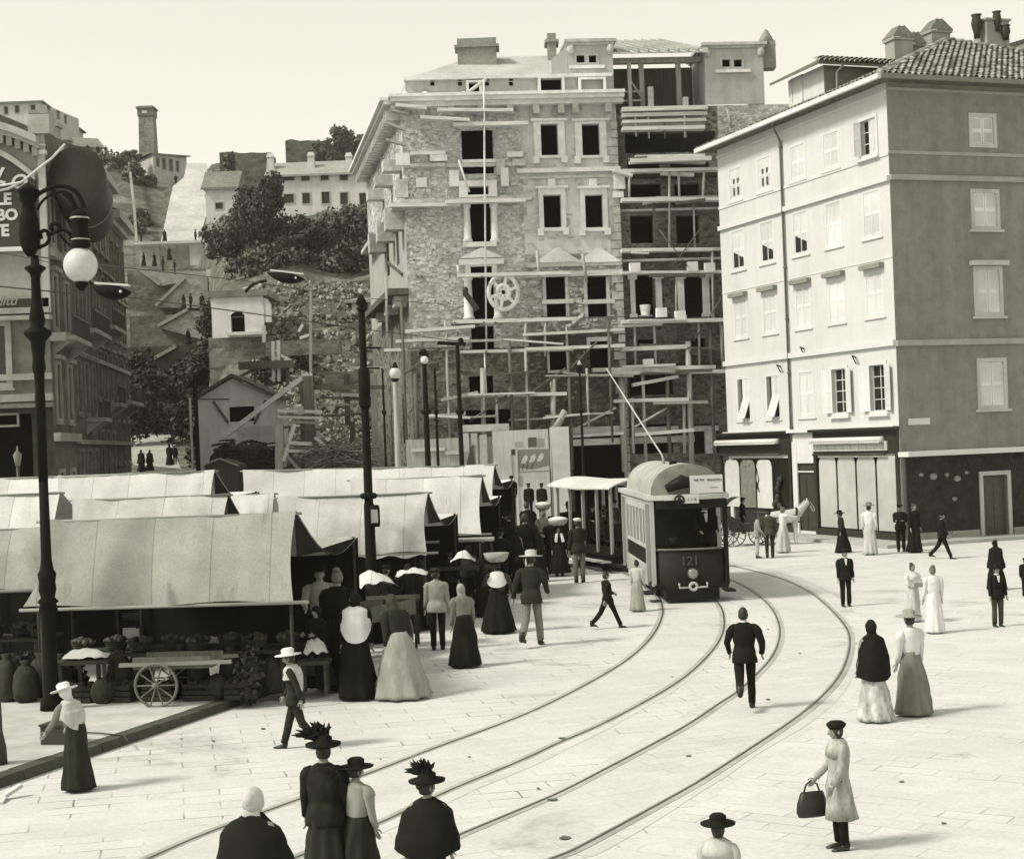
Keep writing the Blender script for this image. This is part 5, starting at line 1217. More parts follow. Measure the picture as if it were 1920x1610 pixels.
tree(428, 330, 282, 40, 230, 800, .22, LFF, 'small tree on the overgrown castle wall', seed=9, trunk=.05)
tree(243, 296, 282, 50, 262, 500, .22, LFF, 'flat scrubby tree left of the chimney tower', seed=10, trunk=.1)
def bush(px, D, w, h, n, leaf, m, lab, seed, dz=0):
    p = on_hill(px, D, dz-.2); mb = MB(); crown(mb, p+Vector((0,0,h*.45)), (w/2, w/2, h*.55), n, leaf, 7, seed)
    t = tag(mb.build('bush', m, None, base=p), lab, 'bush'); return t
BL = ['bush on the dark slope under the first flight of stairs', 'thick bush by the street at the stair foot', 'bush against the stair wall, left side', 'leafy bush overhanging the upper street', 'bush under the lowest stair landing', 'dark bush next to the white gabled hut', 'bush climbing beside the right stair pier', 'small bush near the last street house']
for i, (px, D, w, h) in enumerate(((350,163,8,7),(285,158,7,7),(255,166,7,8),(330,152,6,5),(310,168,9,6),(372,120,3,5.5),(380,160,6,9),(250,150,4,6))):
    bush(px, D, w, h, int(900*w*h/45)+700, .19, leafmat('shade_foliage', .01, .032), BL[i], 20+i)
BL2 = ['ivy bush on the slope below the chimney tower', 'ivy bush left of the pale ramp', 'low scrub bush on the ridge beside the ramp', 'scrub bush on the slope under the hilltop wall', 'bush between the ramp and the ivy slope', 'scrub by the long low pilaster house']
for i, (px, D, w, h) in enumerate(((268,245,5,3.4),(282,226,4,2.6),(262,254,5,2.6),(225,250,8,4),(274,222,3.4,2.4),(300,246,3,2.2))):
    bush(px, D, w, h, 800, .24, leafmat('ivy_foliage', .05, .17), BL2[i], 40+i)
BL4 = ['dark shrub under the row house, nearest the scaffold', 'dark shrub in the middle of the slope under the row house', 'dark shrub left of the leaning leafy tree foot', 'scrub between the outbuilding and the big dark tree', 'scrub on the slope below the white outbuilding', 'low scrub left of the dark bushy tree', 'thicket along the terrace under the trees', 'thicket at the right end of the terrace under the trees']
for i, (px, D, w, h) in enumerate(((700,165,6,5),(640,168,7,4.5),(575,170,6,4.5),(455,180,5,5),(418,178,4,5),(405,160,3.5,5),(520,152,7,3.2),(690,152,7,3.6))):
    bush(px, D, w, h, 1100, .17, LF if i % 2 else LFM, BL4[i], 80+i)
BL3 = ['bush in the builders yard beside the arched ruin', 'dark bush in front of the rubble slope', 'garden shrub under the leaning leafy tree', 'garden shrub on the terrace above the ruin', 'shrub along the terrace path']
for i, (px, D, w, h) in enumerate(((515,122,4,2.6),(575,124,3.4,3),(645,150,5,3),(470,150,5,2.5),(560,150,7,2.5))):
    bush(px, D, w, h, 700, .16, LFM, BL3[i], 60+i)
# ---------------------------------------------------------------- demolition site between stairs and scaffold
def ruin():
    D = 126; a, b = at(398,620,D), at(500,620,D); F = Facade((a.x, D), (b.x, D)); t = thing('ruined_house', 'roofless whitewashed ruin with a dark arched window opening', 'ruin', (a.x, D, terr(a.x, D)))
    w = F.rect(433,594,459,622); zt = F.uz(450,556)[1]; mb = MB(); z0 = F.uz(450,690)[1]
    fwall(mb, F, 0, F.L*.96, F.uz(450,632)[1], zt, [w], .5); mb.build('white_wall', plaster('ruin_white', .74, .2, .5, patch=.1, pv=.4), t)
    p = F.p; mb = MB(); mb.prism([p(0,zt,0), p(F.L*.96,zt,0), p(F.L*.96,z0,0), p(F.L*.25,z0,0), p(0,zt-2.4,0)], (0,-.0,0)) if False else None
    mb = MB(); fwall(mb, F, -.4, F.L*1.1, z0-3, F.uz(450,630)[1], [], 0, -.4); mb.build('rubble_base', rubble('ruin_rubble', .22, .5, 1.4), t)
    r = (w[0], w[1], w[2], w[3]); mb = MB(); c = (r[0]+r[1])/2; ra = (r[1]-r[0])/2
    ffront(mb, F, r, -.45); mb.prism([p(c+ra*math.cos(math.pi*k/8), r[3]+ra*.75*math.sin(math.pi*k/8), .012) for k in range(9)], (0,-.01,0)); mb.build('arched_opening', plain('dark_interior', .01), t)
    mb = MB(); fbox(mb, F, r[0]-.3, F.L, r[2]-.28, r[2]-.03, 0, .3); mb.build('sill', mat('white_paint', .68), t)
    u = F.uz(493,580)[0]; zz = F.uz(493,585)[1]; mb = MB(); mb.prism([p(u-.55,zz-.8,-.05), p(u+.6,zz-.8,-.05), p(u+.6,zz+.6,-.05), p(u+.3,zz+1.05,-.05), p(u,zz+1.15,-.05), p(u-.3,zz+1.05,-.05), p(u-.55,zz+.6,-.05)], (0,.5,0)); mb.build('standing_arch', mat('white_paint', .68), t)
    mb = MB(); fbox(mb, F, -.2, F.L*1.05, zt, zt+.5, -6, .2); mb.build('wall_top', mat('wall_top_grey', .2, .4, 1), t)
ruin()
boxhouse('white walled shed in the ruins on the rubble slope', 660, 708, 592, 562, 134, 4, plaster('ruin_white', .52), RTL, [(672,568,690,588)], roof='hip', rise=.4, name='shed', group='sheds on the demolition site')
boxhouse('small stone lodge with two low gables under the terrace', 552, 606, 566, 554, 140, 4, HW, mat('white_paint', .68), [(590,556,596,566)], roof='hip', rise=.9, name='shed', group='sheds on the demolition site')
# terrace walls
for i, (x0, x1, y0, y1, D, v) in enumerate(((396,505,545,560,135,.34),(505,722,525,548,143,.22),(500,640,636,644,121,.26),(610,722,694,700,112,.24))):
    a, b = at(x0, y1, D), at(x1, y0, D); mb = MB(); mb.box(((a.x+b.x)/2, D, (a.z+b.z)/2-.5), (b.x-a.x, .8, abs(b.z-a.z)+1.0)); tag(mb.build('terrace_wall', rubble('terrace_%d' % i, v*.75, .5, 1.8), None, base=((a.x+b.x)/2, D, a.z-2.4)), ('terrace wall behind the arched ruin', 'terrace wall under the trees above the rubble', 'broken wall across the rubble slope', 'low wall behind the timber stacks')[i], 'wall', 'terrace walls on the slope')
# rubble spread
mb = MB(); rr = random.Random(5)
for i in range(3400):
    px = rr.uniform(470,735); D = rr.uniform(104,142); p = on_hill(px, D, rr.uniform(-.05,.25)); s = abs(rr.gauss(0,.11))+.05
    d = Vector((rr.gauss(0,1), rr.gauss(0,1), rr.gauss(0,1))).normalized(); e = d.cross(Vector((.3,.2,.9))).normalized(); f = d.cross(e)
    d *= s; e *= s*rr.uniform(.5,1); f *= s*rr.uniform(.4,.9)
    mb.hexa([p-d-e-f, p+d-e-f, p+d+e-f, p-d+e-f, p-d*.8-e+f, p+d*.7-e+f, p+d*.8+e*.8+f, p-d+e*.9+f])
k = NT('rubble_stones'); c = k.ramp(k.n('NewGeometry').outputs['Random Per Island'], [(0,.09),(.6,.18),(1,.34)]); k.out(c, .95, .1)
o = mb.build('rubble', MATS['rubble_stones'], None, kind='stuff')
# gabled hut
D = 100; a, b = at(372,800,D), at(518,800,D); Fh = Facade((a.x, D), (b.x, D)); HT = thing('hut', 'white gabled hut with dark window behind the market stalls', 'hut', (a.x, D, terr(a.x, D)))
wh = Fh.rect(430,762,477,790); z0, z1, z2 = Fh.uz(445,880)[1], Fh.uz(445,745)[1], Fh.uz(440,709)[1]
mb = MB(); fwall(mb, Fh, 0, Fh.L, z0, z1, [wh], .3); mb.add([Fh.p(0,z1,0), Fh.p(Fh.L,z1,0), Fh.p(Fh.L*.46,z2,0)], [(0,1,2)]); mb.quad(Fh.p(0,z0,0),Fh.p(0,z1,0),Fh.p(0,z1,-5),Fh.p(0,z0,-5)); mb.quad(Fh.p(Fh.L,z0,0),Fh.p(Fh.L,z1,0),Fh.p(Fh.L,z1,-5),Fh.p(Fh.L,z0,-5)); mb.build('wall', plaster('hut_white', .72, .2, .6), HT)
ffront(MB(), Fh, wh, -.25).build('window', plain('dark_interior', .01), HT)
mb = MB(); ap0, ap1 = Fh.p(Fh.L*.46,z2+.1,.5), Fh.p(Fh.L*.46,z2+.1,-5)
for u in (-.4, Fh.L+.3):
    e0, e1 = Fh.p(u,z1-.2,.5), Fh.p(u,z1-.2,-5); mb.add([e0,e1,ap1,ap0]+[q+Vector((0,0,.18)) for q in (e0,e1,ap1,ap0)], [(0,1,2,3),(4,5,6,7),(0,3,7,4),(0,1,5,4)])
mb.build('roof', mat('hut_roof', .10, .4, 3), HT)
for x0,y0,x1,y1 in ((400,752,428,792),(498,750,476,795)):
    mb = MB(); mb.beam(Fh.P(x0,y0,.1), Fh.P(x1,y1,.1), .12); mb.build('strut', wood('dark_timber', .12), HT)
mb = MB(); mb.beam(Fh.P(370,748,.06), Fh.P(430,748,.06), .06); mb.build('rail', wood('dark_timber', .12), HT)
for i in range(24):
    pass
mb = MB(); fbox(mb, Fh, Fh.L*.5, Fh.L*1.0, Fh.uz(480,800)[1], Fh.uz(480,797)[1], .3, .4)
for i in range(14): u = Fh.L*(.55+.03*i); fbox(mb, Fh, u-.03, u+.03, Fh.uz(480,812)[1], Fh.uz(480,799)[1], .33, .37)
mb.build('railing', mat('white_paint', .68), HT)
# second little dark roof peeking over the canopies
D = 84; a, b = at(383,876,D), at(446,876,D); mb = MB(); c = (a+b)/2; zt = zat(415,861,D)
mb.prism([Vector((a.x,D,c.z-3)),Vector((b.x,D,c.z-3)),Vector((b.x,D,zat(446,872,D))),Vector((c.x,D,zt)),Vector((a.x,D,zat(383,872,D)))], (0,3,0)); KR = thing('kiosk', 'little dark roofed kiosk just behind the white canopies', 'kiosk', (c.x, D, 0)); mb.build('body', plain('kiosk_dark', .03, .8), KR)
mb = MB(); mb.beam(Vector((a.x-.1,D-.3,zat(383,873,D))), Vector((c.x,D-.3,zt+.05)), .3, .07); mb.beam(Vector((c.x,D-.3,zt+.05)), Vector((b.x+.1,D-.3,zat(446,873,D))), .3, .07); mb.build('roof_edge', mat('faded_frame', .22), KR)
# builder's timber: mast, props, stacks
MA = thing('timber_mast', 'tall timber mast with long raking props over the builders yard', 'mast', on_hill(583, 95)); D = 95
def mp(x, y, dd=0): return at(x, y, D+dd)
for nm, x0,y0,x1,y1,w_,m_ in (('mast',582,880,583,540,.18,WD),('main_post',584,885,578,705,.62,wood('grey_timber', .17, .4)),('side_post',568,880,566,712,.22,WDD),('raking_prop',398,834,578,700,.28,WDX),('raking_prop',606,880,582,700,.24,WDX),('cross_beam',560,727,722,726,.24,WDD),('top_batten',562,634,580,628,.18,WDX),('top_batten',560,622,568,608,.16,WDX),('stay',572,708,560,722,.12,WD)):
    mb = MB(); mb.beam(mp(x0,y0), mp(x1,y1), w_, w_); mb.build(nm, m_, MA)
TT = thing('loading_stage', 'rough timber loading stage with white ladder frame left of the mast', 'stage', on_hill(500, 104)); D = 104
for nm, x0,y0,x1,y1,w_,m_ in (('deck',448,686,550,682,.5,WDD),('ladder_rail',512,640,513,715,.2,WDX),('ladder_rail',522,638,523,715,.2,WDX),('rung',512,657,523,657,.12,WDX),('rung',512,672,523,672,.12,WDX),('prop',524,664,552,680,.16,WDX),('leg',478,690,478,720,.18,WDD),('leg',540,690,540,720,.18,WDD),('brace',450,706,490,686,.16,WDD),('stake',495,610,495,642,.2,WDX)):
    mb = MB(); mb.beam(mp(x0,y0), mp(x1,y1), w_, w_); mb.build(nm, m_, TT)
def stack(label, items, D_, name='timber_stack'):
    global D
    D = D_; b = mp(*items[0][:2]); t = thing(name, label, 'timber', (b.x, D_, terr(b.x, D_)), 'timber stacked in the builders yard')
    for x0,y0,x1,y1,w_,m_ in items:
        mb = MB(); mb.beam(mp(x0,y0), mp(x1,y1,.3), w_*1.6, w_); mb.build('plank', m_, t)
stack('white planks laid on trestles just right of the gabled hut', [(520,770,604,772,.18,WDX),(520,781,606,784,.16,WDX),(520,790,600,793,.14,WD),(522,800,612,806,.14,WDD),(524,778,600,779,.1,WDD)], 92)
stack('crossed white boards and posts at the left foot of the mast', [(524,880,524,795,.28,WD),(530,865,552,795,.18,WDX),(540,845,585,846,.16,WDX),(528,845,560,880,.16,WD),(540,830,585,832,.2,WDX),(590,820,620,845,.16,WDX),(560,760,566,775,.2,WDX)], 90)
stack('dark heap of beams and boards right of the mast', [(612,845,650,820,.2,WD),(605,855,690,838,.16,WD),(620,828,670,850,.14,WDD),(600,866,700,862,.2,WDX),(640,740,720,741,.18,WDX),(600,745,700,748,.16,WDD),(600,760,690,757,.14,WD),(610,780,690,775,.14,WDD),(605,796,680,800,.12,WD),(655,690,720,689,.16,WDX),(650,700,652,800,.2,WDD),(700,700,704,860,.22,WD),(660,790,664,850,.2,WDD)], 96)
mb = MB(); rr = random.Random(9)
for i in range(420):
    px = rr.gauss(640,26); D_ = rr.uniform(88,93); p = at(px, rr.uniform(838,878), D_); d = Vector((rr.gauss(0,1), rr.gauss(0,.5), rr.gauss(.1,.35))).normalized()*rr.uniform(.5,1.1); mb.tube([p-d, p+d*.2+Vector((0,0,.08)), p+d], .03, 4, False)
tag(mb.build('brushwood_heap', wood('brushwood', .22, .5), None, base=at(640,880,90), kind='stuff'), 'heap of cut brushwood right of the mast', 'brushwood')
mb = MB(); hp_ = at(455, 880, 94.5); mb.rings([[hp_+Vector((math.cos(2*math.pi*k/20)*r*1.95*(1+.12*math.sin(k*2.3)), math.sin(2*math.pi*k/20)*r*.8, h*(1+.15*math.sin(k*1.7)))) for k in range(20)] for r, h in ((1,-1.5),(1,.2),(.93,.8),(.7,1.25),(.3,1.5))])
for i in range(170):
    x = rr.uniform(398,512); y = 868-abs(rr.gauss(0,18)); a = at(x, max(826,y), rr.uniform(92.2,93.2)); mb.beam(a, at(x+rr.uniform(12,34), max(824,y+rr.uniform(-5,6)), rr.uniform(92.2,93.4)), rr.uniform(.1,.26), rr.uniform(.05,.14))
tag(mb.build('dark_lumber_heap', wood('dark_lumber', .05, .6), None, base=at(480,860,94), kind='stuff'), 'dark lumber heap under the hut railing', 'lumber')
# ================================================================ market stalls
CVG = canvas('canvas_grey', .37, .25); CVW = canvas('canvas_white', .64, .15); CVM = canvas('canvas_mid', .27, .3); CVD = canvas('canvas_shadow', .012, .4)  # CVD: near-black sheet standing in for shade inside the stalls
POLE = wood('stall_pole', .30, .4, 0); TBL = wood('stall_table', .04, .4, 0)  # TBL: wood darkened to carry the shade under the canopies
YAW = R(-7.5)
def stall(label, x0, x1, yt, yb, D, m, gable=True, backz=None, depth=5.0, lean=.55, sag=.60, slope=0.0, mroof=None, valance=None, counter=True, seed=0):
    rr = random.Random(seed)
    a = at(x0, (yt+yb)/2, D); W_ = (x1-x0)*D/3000/math.cos(YAW)
    zt = zat((x0+x1)/2, yt, D); zb = max(1.75, zat((x0+x1)/2, yb, D))
    S = thing('market_stall', label, 'stall', (a.x, D, KZ if D < 60 else 0), 'canvas roofed market stalls', YAW)
    z0 = S.location.z; zt -= z0; zb -= z0; zk = backz or (zt-.80)
    nx, nz = 40, 14; vs = []
    for j in range(nz+1):
        t = j/nz
        for i in range(nx+1):
            u = i/nx; edge = math.sin(math.pi*t)*.022*W_*(1 if W_ < 4 else 4/W_)
            x = edge+(W_-2*edge)*u - (0.25*(1-t)**3 if u == 0 else 0)
            y = lean*(t**1.0) - .10*math.sin(math.pi*t)*math.sin(math.pi*u) + .03*math.sin(u*17+seed)*(1-t)
            z = zb+(zt-zb)*t + .05*math.sin(u*math.pi*3+seed)*(1-t)*.6 + slope*u*t - .06*math.sin(math.pi*u)*t
            y += .10*noise.noise(Vector((x*.9+seed*3, z*.7, seed)))+.03*noise.noise(Vector((x*3, z*1.2, seed)))
            vs.append(Vector((x, y, z)))
    mb = MB(); mb.add(vs, [(j*(nx+1)+i, j*(nx+1)+i+1, (j+1)*(nx+1)+i+1, (j+1)*(nx+1)+i) for j in range(nz) for i in range(nx)], True); mb.build('front_canvas', m, S, True)
    vs = []; nd = 10
    for j in range(nd+1):
        t = j/nd
        for i in range(nx+1):
            u = i/nx; vs.append(Vector((W_*u, lean+depth*t, zt+(zk-zt)*t-sag*math.sin(math.pi*t)+slope*u*(1-t)-.06*math.sin(math.pi*u)*(1-t))))
    mb = MB(); mb.add(vs, [(j*(nx+1)+i, j*(nx+1)+i+1, (j+1)*(nx+1)+i+1, (j+1)*(nx+1)+i) for j in range(nd) for i in range(nx)], True); mb.build('roof_canvas', mroof or m, S, True)
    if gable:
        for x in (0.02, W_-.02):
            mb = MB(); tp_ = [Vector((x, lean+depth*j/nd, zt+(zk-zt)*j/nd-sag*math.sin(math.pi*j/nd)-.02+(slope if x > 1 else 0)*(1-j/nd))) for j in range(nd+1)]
            mb.prism(tp_+[Vector((x, lean+depth, zk-.06)), Vector((x, lean, zk-.06))], (.012 if x < 1 else -.012,0,0)); mb.build('gable_shadow_sheet', CVD, S, True)  # added black sheet paints the shade of the open end
    mb = MB(); mb.add([(0,lean+depth,zk),(W_,lean+depth,zk),(W_,lean+depth,.02),(0,lean+depth,.02)], [(0,1,2,3)]); mb.build('back_shadow_sheet', CVD, S, True)  # added black sheet that makes the stall interior read as deep shade
    mb = MB(); mb.tube([(-.3,-.02,zb-.04),(W_+.3,-.02,zb-.02)], .035, 6); mb.build('eave_pole', POLE, S, True)
    mb = MB(); mb.tube([(-.1,lean,zt-.05),(W_+.1,lean,zt-.05+slope)], .03, 6); mb.build('ridge_pole', POLE, S, True)
    for x, y, h in ((.08,.1,zb),(W_-.08,.1,zb),(.08,lean+depth-.1,zk),(W_-.08,lean+depth-.1,zk)):
        mb = MB(); mb.tube([(x,y,0),(x,y,h)], .035, 6); mb.build('post', TBL, S, True)
    if valance:
        mb = MB(); n = 24
        top_ = [Vector((W_*i/n, -.03, zb)) for i in range(n+1)]; bot_ = [Vector((W_*i/n, -.05, zb-valance-.05*math.sin(i*1.3+seed))) for i in range(n+1)]
        mb.add(top_+bot_, [(i,i+1,n+2+i,n+1+i) for i in range(n)], True); mb.build('valance', CVW, S, True)
    if counter:
        mb = MB(); mb.box((W_/2, 1.3, .82), (W_-.6, 1.1, .06))
        for x in (.5, W_/2, W_-.5):
            for y in (.85, 1.75): mb.box((x,y,.4), (.07,.07,.8))
        mb.build('counter', TBL, S, True)
    S['w'] = W_; return S
S_A = stall('wide grey canvas stall nearest the street lamp, front of the market', 62, 556, 966, 1130, 30.5, CVG, depth=5.0, lean=.45, seed=1)
S_B = stall('grey canvas stall cut by the left edge, beside the lamp post', -190, 82, 992, 1106, 33.9, CVG, gable=False, depth=4, seed=2)
S_C = stall('white canvas stall peeking over the grey one at the left edge', -160, 108, 926, 1040, 38.5, CVW, gable=False, seed=3)
S_D = stall('pale canvas stall just behind the front grey stall', 120, 424, 930, 1040, 37.5, canvas('canvas_pale', .54, .3), depth=4.0, seed=4)
S_E = stall('long white canvas stall behind the street lamp, left part of the market', 96, 402, 886, 1000, 48, CVW, depth=4.5, seed=5)
S_F = stall('light canvas stall with the lamp pole standing before it', 512, 800, 926, 1038, 42, canvas('canvas_light', .58, .25), depth=4.5, valance=.10, seed=6)
S_G = stall('white canvas stall right behind the pole, near the tram', 650, 902, 894, 1003, 48.5, CVW, depth=4.0, seed=7)
S_H = stall('biggest white canvas stall at the back of the market', 448, 926, 872, 975, 57, CVW, depth=5, slope=-.12, seed=8)
S_I = stall('low white stall with sloping roof far left behind the lamp', -120, 250, 892, 975, 52, CVW, depth=5, seed=9)
S_J = stall('small white cloth booth in the gap between two canvas stalls', 424, 508, 925, 1010, 46, CVW, gable=False, depth=2.5, counter=False, seed=10)
# baskets, crates, heaps under the canvases
WK = mat('wicker_dark', .05, .5, 9, bump=.3); WKL = mat('wicker_pale', .34, .4, 9, bump=.3); GRN = leafmat('greens', .012, .06); FRU = leafmat('fruit', .015, .09)  # WK, GRN, FRU: goods kept near-black to paint the under-canvas shade
def basket_at(p, r, h, mw, mg, label, group, seed=0, heap=True):
    rr = random.Random(seed); t = thing('basket', label, 'basket', p, group)
    mb = MB(); mb.lathe([(r*.7,0),(r*.85,h*.5),(r,h),(r*1.06,h),(r*.98,h*.9)], (0,0,0), 12); 
    n = 9
    for j in range(1, 5): mb.tube([(math.cos(2*math.pi*k/12)*r*(.72+.3*j/5), math.sin(2*math.pi*k/12)*r*(.72+.3*j/5), h*j/5) for k in range(13)], .012, 4, False)
    mb.build('weave', mw, t, True)
    if heap:
        mb = MB()
        for i in range(26):
            an = rr.uniform(0,6.28); q = r*math.sqrt(rr.random())*.9; mb.ell((math.cos(an)*q, math.sin(an)*q, h*.95+(r-q)*.35), (.06,.06,.055), 6, 4)
        mb.build('produce', mg, t, True, kind='stuff')
    return t
def local(S, x, y, z): return S.matrix_basis @ Vector((x, y, z)) if False else Vector(S.location) + Matrix.Rotation(S.rotation_euler.z, 3, 'Z') @ Vector((x, y, z))
protos = {}
for S, nm in ((S_A,'front grey stall'), (S_B,'left edge stall'), (S_F,'stall behind the lamp pole'), (S_G,'white stall near the tram')):
    W_ = S['w']; first = None; n = int(W_/.62)
    for i in range(n):
        p = local(S, .5+i*(W_-1.0)/max(1,n-1), 1.05+.25*(i % 2), .86)
        if first is None: first = basket_at(p, .24, .2, WK, FRU, 'round basket of produce on the counter of the '+nm, 'baskets on the counter of the '+nm, i)
        else: dup(first, p, rnd.uniform(0,6))
    if S is S_A:
        for i in range(5):
            p = local(S, .7+i*.8, .35, 0); t = thing('crate', 'dark slatted crate on the ground under the front grey stall', 'crate', p, 'crates under the front grey stall', YAW+rnd.uniform(-.2,.2)); mb = MB()
            for z in (.06,.17,.28):
                for y in (-.2,.2): mb.box((0,y,z), (.6,.02,.09))
                for x in (-.3,.3): mb.box((x,0,z), (.02,.4,.09))
            mb.box((0,0,.02), (.6,.4,.02)); mb.build('slats', TBL, t, True); mb = MB()
            for k in range(30): mb.ell((rnd.uniform(-.25,.25), rnd.uniform(-.16,.16), .28+rnd.uniform(0,.06)), (.06,.06,.06), 6, 4)
            mb.build('produce', FRU, t, True, kind='stuff')
def heap(px, D, w, h, n, m, label, cat, z=KZ, leaf=.07, seed=0):
    p = at(px, 1200, D); p.z = z; mb = MB(); rr = random.Random(seed)
    crown(mb, p+Vector((0,0,h*.42)), (w/2, w/2, h*.55), n, leaf, 6, seed); return tag(mb.build('greens_heap', m, None, base=p, kind='thing'), label, cat)
heap(468, 30.3, .75, 1.05, 900, GRN, 'leafy heap of greens at the right front corner of the grey stall', 'greens', seed=3)
heap(120, 31.6, 1.1, .8, 700, GRN, 'dark heap of greens behind the lamp foot', 'greens', seed=4)
heap(30, 32.5, 1.2, .9, 700, GRN, 'dark heap of greens at the left edge under the canvas', 'greens', seed=5)
heap(585, 33.5, .9, .95, 700, GRN, 'heap of greens by the vendor at the end of the grey stall', 'greens', seed=6)
SACK = cloth('sackcloth', .035, .4)
def sack(px, D, h, label, seed, lying=False):
    rr = random.Random(seed); p = at(px, 1250, D); p.z = KZ; t = thing('sack', label, 'sack', p, 'dark sacks along the front of the grey stall', rr.uniform(0,6)); mb = MB(); rs = []
    for r, z in ((.16,0),(.25,.08),(.27,.3*h/.7),(.24,.55*h/.7),(.15,.68*h/.7),(.08,.72*h/.7),(.12,.80*h/.7)):
        rs.append([Vector((math.cos(2*math.pi*k/14)*r*(1+.12*noise.noise(Vector((k*.7,z*4,seed)))), math.sin(2*math.pi*k/14)*r*.85*(1+.12*noise.noise(Vector((k*.7,z*4,seed+9)))), z)) for k in range(14)])
    if lying: rs = [[Vector((q.z*1.1-.4, q.y, q.x+.22)) for q in r] for r in rs]
    mb.rings(rs); mb.build('bag', SACK, t, True); return t
for i, (px, D, h, ly, lab) in enumerate(((12,31.2,.8,0,'dark sack at the far left under the canvas'),(48,31.0,.7,0,'dark sack just left of the lamp foot'),(76,31.6,.75,0,'dark sack right behind the lamp foot'),(112,30.9,.8,0,'tall dark sack right of the lamp foot'),(200,30.7,.5,1,'dark sack lying beside the bench with white cloth'),(225,31.1,.8,0,'dark upright sack left of the handcart wheel'),(372,30.8,.75,0,'dark upright sack right of the handcart wheel'),(402,30.6,.5,1,'dark sack lying beneath the cart shafts'),(432,30.9,.8,0,'dark sack left of the leafy greens'),(510,30.9,.7,0,'dark sack right of the leafy greens'),(535,31.3,.8,0,'dark sack beneath the right stall post'),(340,31.3,.85,0,'dark sack deep behind the handcart wheel'),(262,31.3,.8,0,'dark sack behind the cart bed, left part'))):
    sack(px, D, h, lab, i, bool(ly))
# white cloth bundle
def cloth_pile(px, py, D, w, h, label, seed=0, m=None, cat='cloth'):
    p = at(px, py, D); rr = random.Random(seed); mb = MB(); nx, ny = 12, 6; vs = []
    for j in range(ny+1):
        for i in range(nx+1):
            u, v = i/nx*2-1, j/ny*2-1; z = h*(1-abs(u)**2.5)*(1-abs(v)**2)*.8+noise.noise(Vector((u*2.2+seed, v*2, 1)))*h*.35
            vs.append(p+Vector((u*w/2, v*w*.25, z)))
    mb.add(vs, [(j*(nx+1)+i, j*(nx+1)+i+1, (j+1)*(nx+1)+i+1, (j+1)*(nx+1)+i) for j in range(ny) for i in range(nx)], True)
    return tag(mb.build('cloth', m or mat('linen', .5, .15, 4), None, base=p), label, cat)
def box_table(px, ytop, D, w, d, label, m=TBL, z=KZ):
    p = at(px, ytop, D); h = p.z-z; t = thing('bench', label, 'bench', (p.x, D, z)); mb = MB(); mb.box((0,0,h-.04), (w,d,.07)); mb.build('top', m, t, True)
    for x in (-w/2+.08, w/2-.08):
        for y in (-d/2+.06, d/2-.06): MB().box((x,y,(h-.08)/2), (.06,.06,h-.08)).build('leg', TBL, t, True)
    return t
box_table(160, 1235, 30.6, 1.0, .6, 'dark bench carrying a rumpled white cloth left of the cart'); cloth_pile(162, 1231, 30.6, .85, .22, 'rumpled white cloth on the dark bench left of the cart', 1)
cloth_pile(395, 1204, 31.6, .5, .16, 'small pale cloth on goods under the grey stall', 2)
box_table(370, 1208, 31.7, 2.2, .8, 'long dark bench of goods behind the handcart')
# handcarts
def wheel(par, x, y, z, r, m, spokes=10, axis='y', name='wheel'):
    mb = MB(); ring = lambda rr, n=24: [Vector((math.cos(2*math.pi*k/n)*rr, 0, math.sin(2*math.pi*k/n)*rr)) for k in range(n+1)]
    def tr(p): return Vector((x,y,z))+(p if axis == 'y' else Vector((p.y, p.x, p.z)))
    mb.tube([tr(p) for p in ring(r)], .028, 6, False)
    for k in range(spokes): t = 2*math.pi*k/spokes; mb.tube([tr(Vector((0,0,0))), tr(Vector((math.cos(t)*r,0,math.sin(t)*r)))], .016, 5, False)
    a, b = tr(Vector((0,-.09,0))), tr(Vector((0,.09,0))); mb.tube([a,b], .06, 8)
    return mb.build(name, m, par, True)
WH = wood('wheel_wood', .15, .3)
p = gnd(330, 1322, KZ); p.y = 30.2; HC = thing('handcart', 'low two wheeled handcart with long pale shafts in front of the grey canvas stall', 'cart', (p.x, 30.2, KZ), 'market handcarts', R(-6))
mb = MB(); mb.box((0,0,.72), (1.5,.8,.06)); mb.box((0,-.4,.82), (1.5,.03,.18)); mb.box((0,.4,.82), (1.5,.03,.18)); mb.build('bed', wood('cart_wood', .13), HC, True)
for y in (-.42,.42): MB().beam((-1.0,y,.78), (1.15,y,.80), .06, .07).build('shaft', wood('cart_pale', .22, .3, 0), HC, True)
for y in (-.5,.5): wheel(HC, -.28, y, .40, .40, WH)
p = at(735, 1200, 36.3); HC2 = thing('handcart', 'tilted market cart with one tall spoked wheel behind the grey skirted woman', 'cart', (p.x-.35, 36.6, 0), 'market handcarts', R(62))
mb = MB(); mb.box((0,0,.95), (1.9,.9,.07)); mb.box((0,-.45,1.12), (1.9,.03,.3)); mb.box((0,.45,1.12), (1.9,.03,.3)); mb.build('bed', wood('cart_wood', .13), HC2, True)
for y in (-.56,.56): wheel(HC2, .1, y, .52, .52, WH); MB().beam((-.9,y*.8,.9), (-2.0,y*.8,.75), .06).build('shaft', wood('cart_wood', .13), HC2, True)
def draped(px, py, D, w, d, h, label, m, seed=0, rz=0): 
    c = at(px, py, D); mb = MB(); n = 10; vs = []
    for j in range(n+1):
        for i in range(n+1):
            u, v = i/n*2-1, j/n*2-1; q = Matrix.Rotation(rz, 3, 'Z') @ Vector((u*w/2, v*d/2, h*(1-u*u)*(1-.6*v*v)+.08*noise.noise(Vector((u*2+seed, v*2, 0)))))
            vs.append(c+q)
    mb.add(vs, [(j*(n+1)+i, j*(n+1)+i+1, (j+1)*(n+1)+i+1, (j+1)*(n+1)+i) for j in range(n) for i in range(n)], True)
    return tag(mb.build('cover', m, None, base=c), label, 'cover')
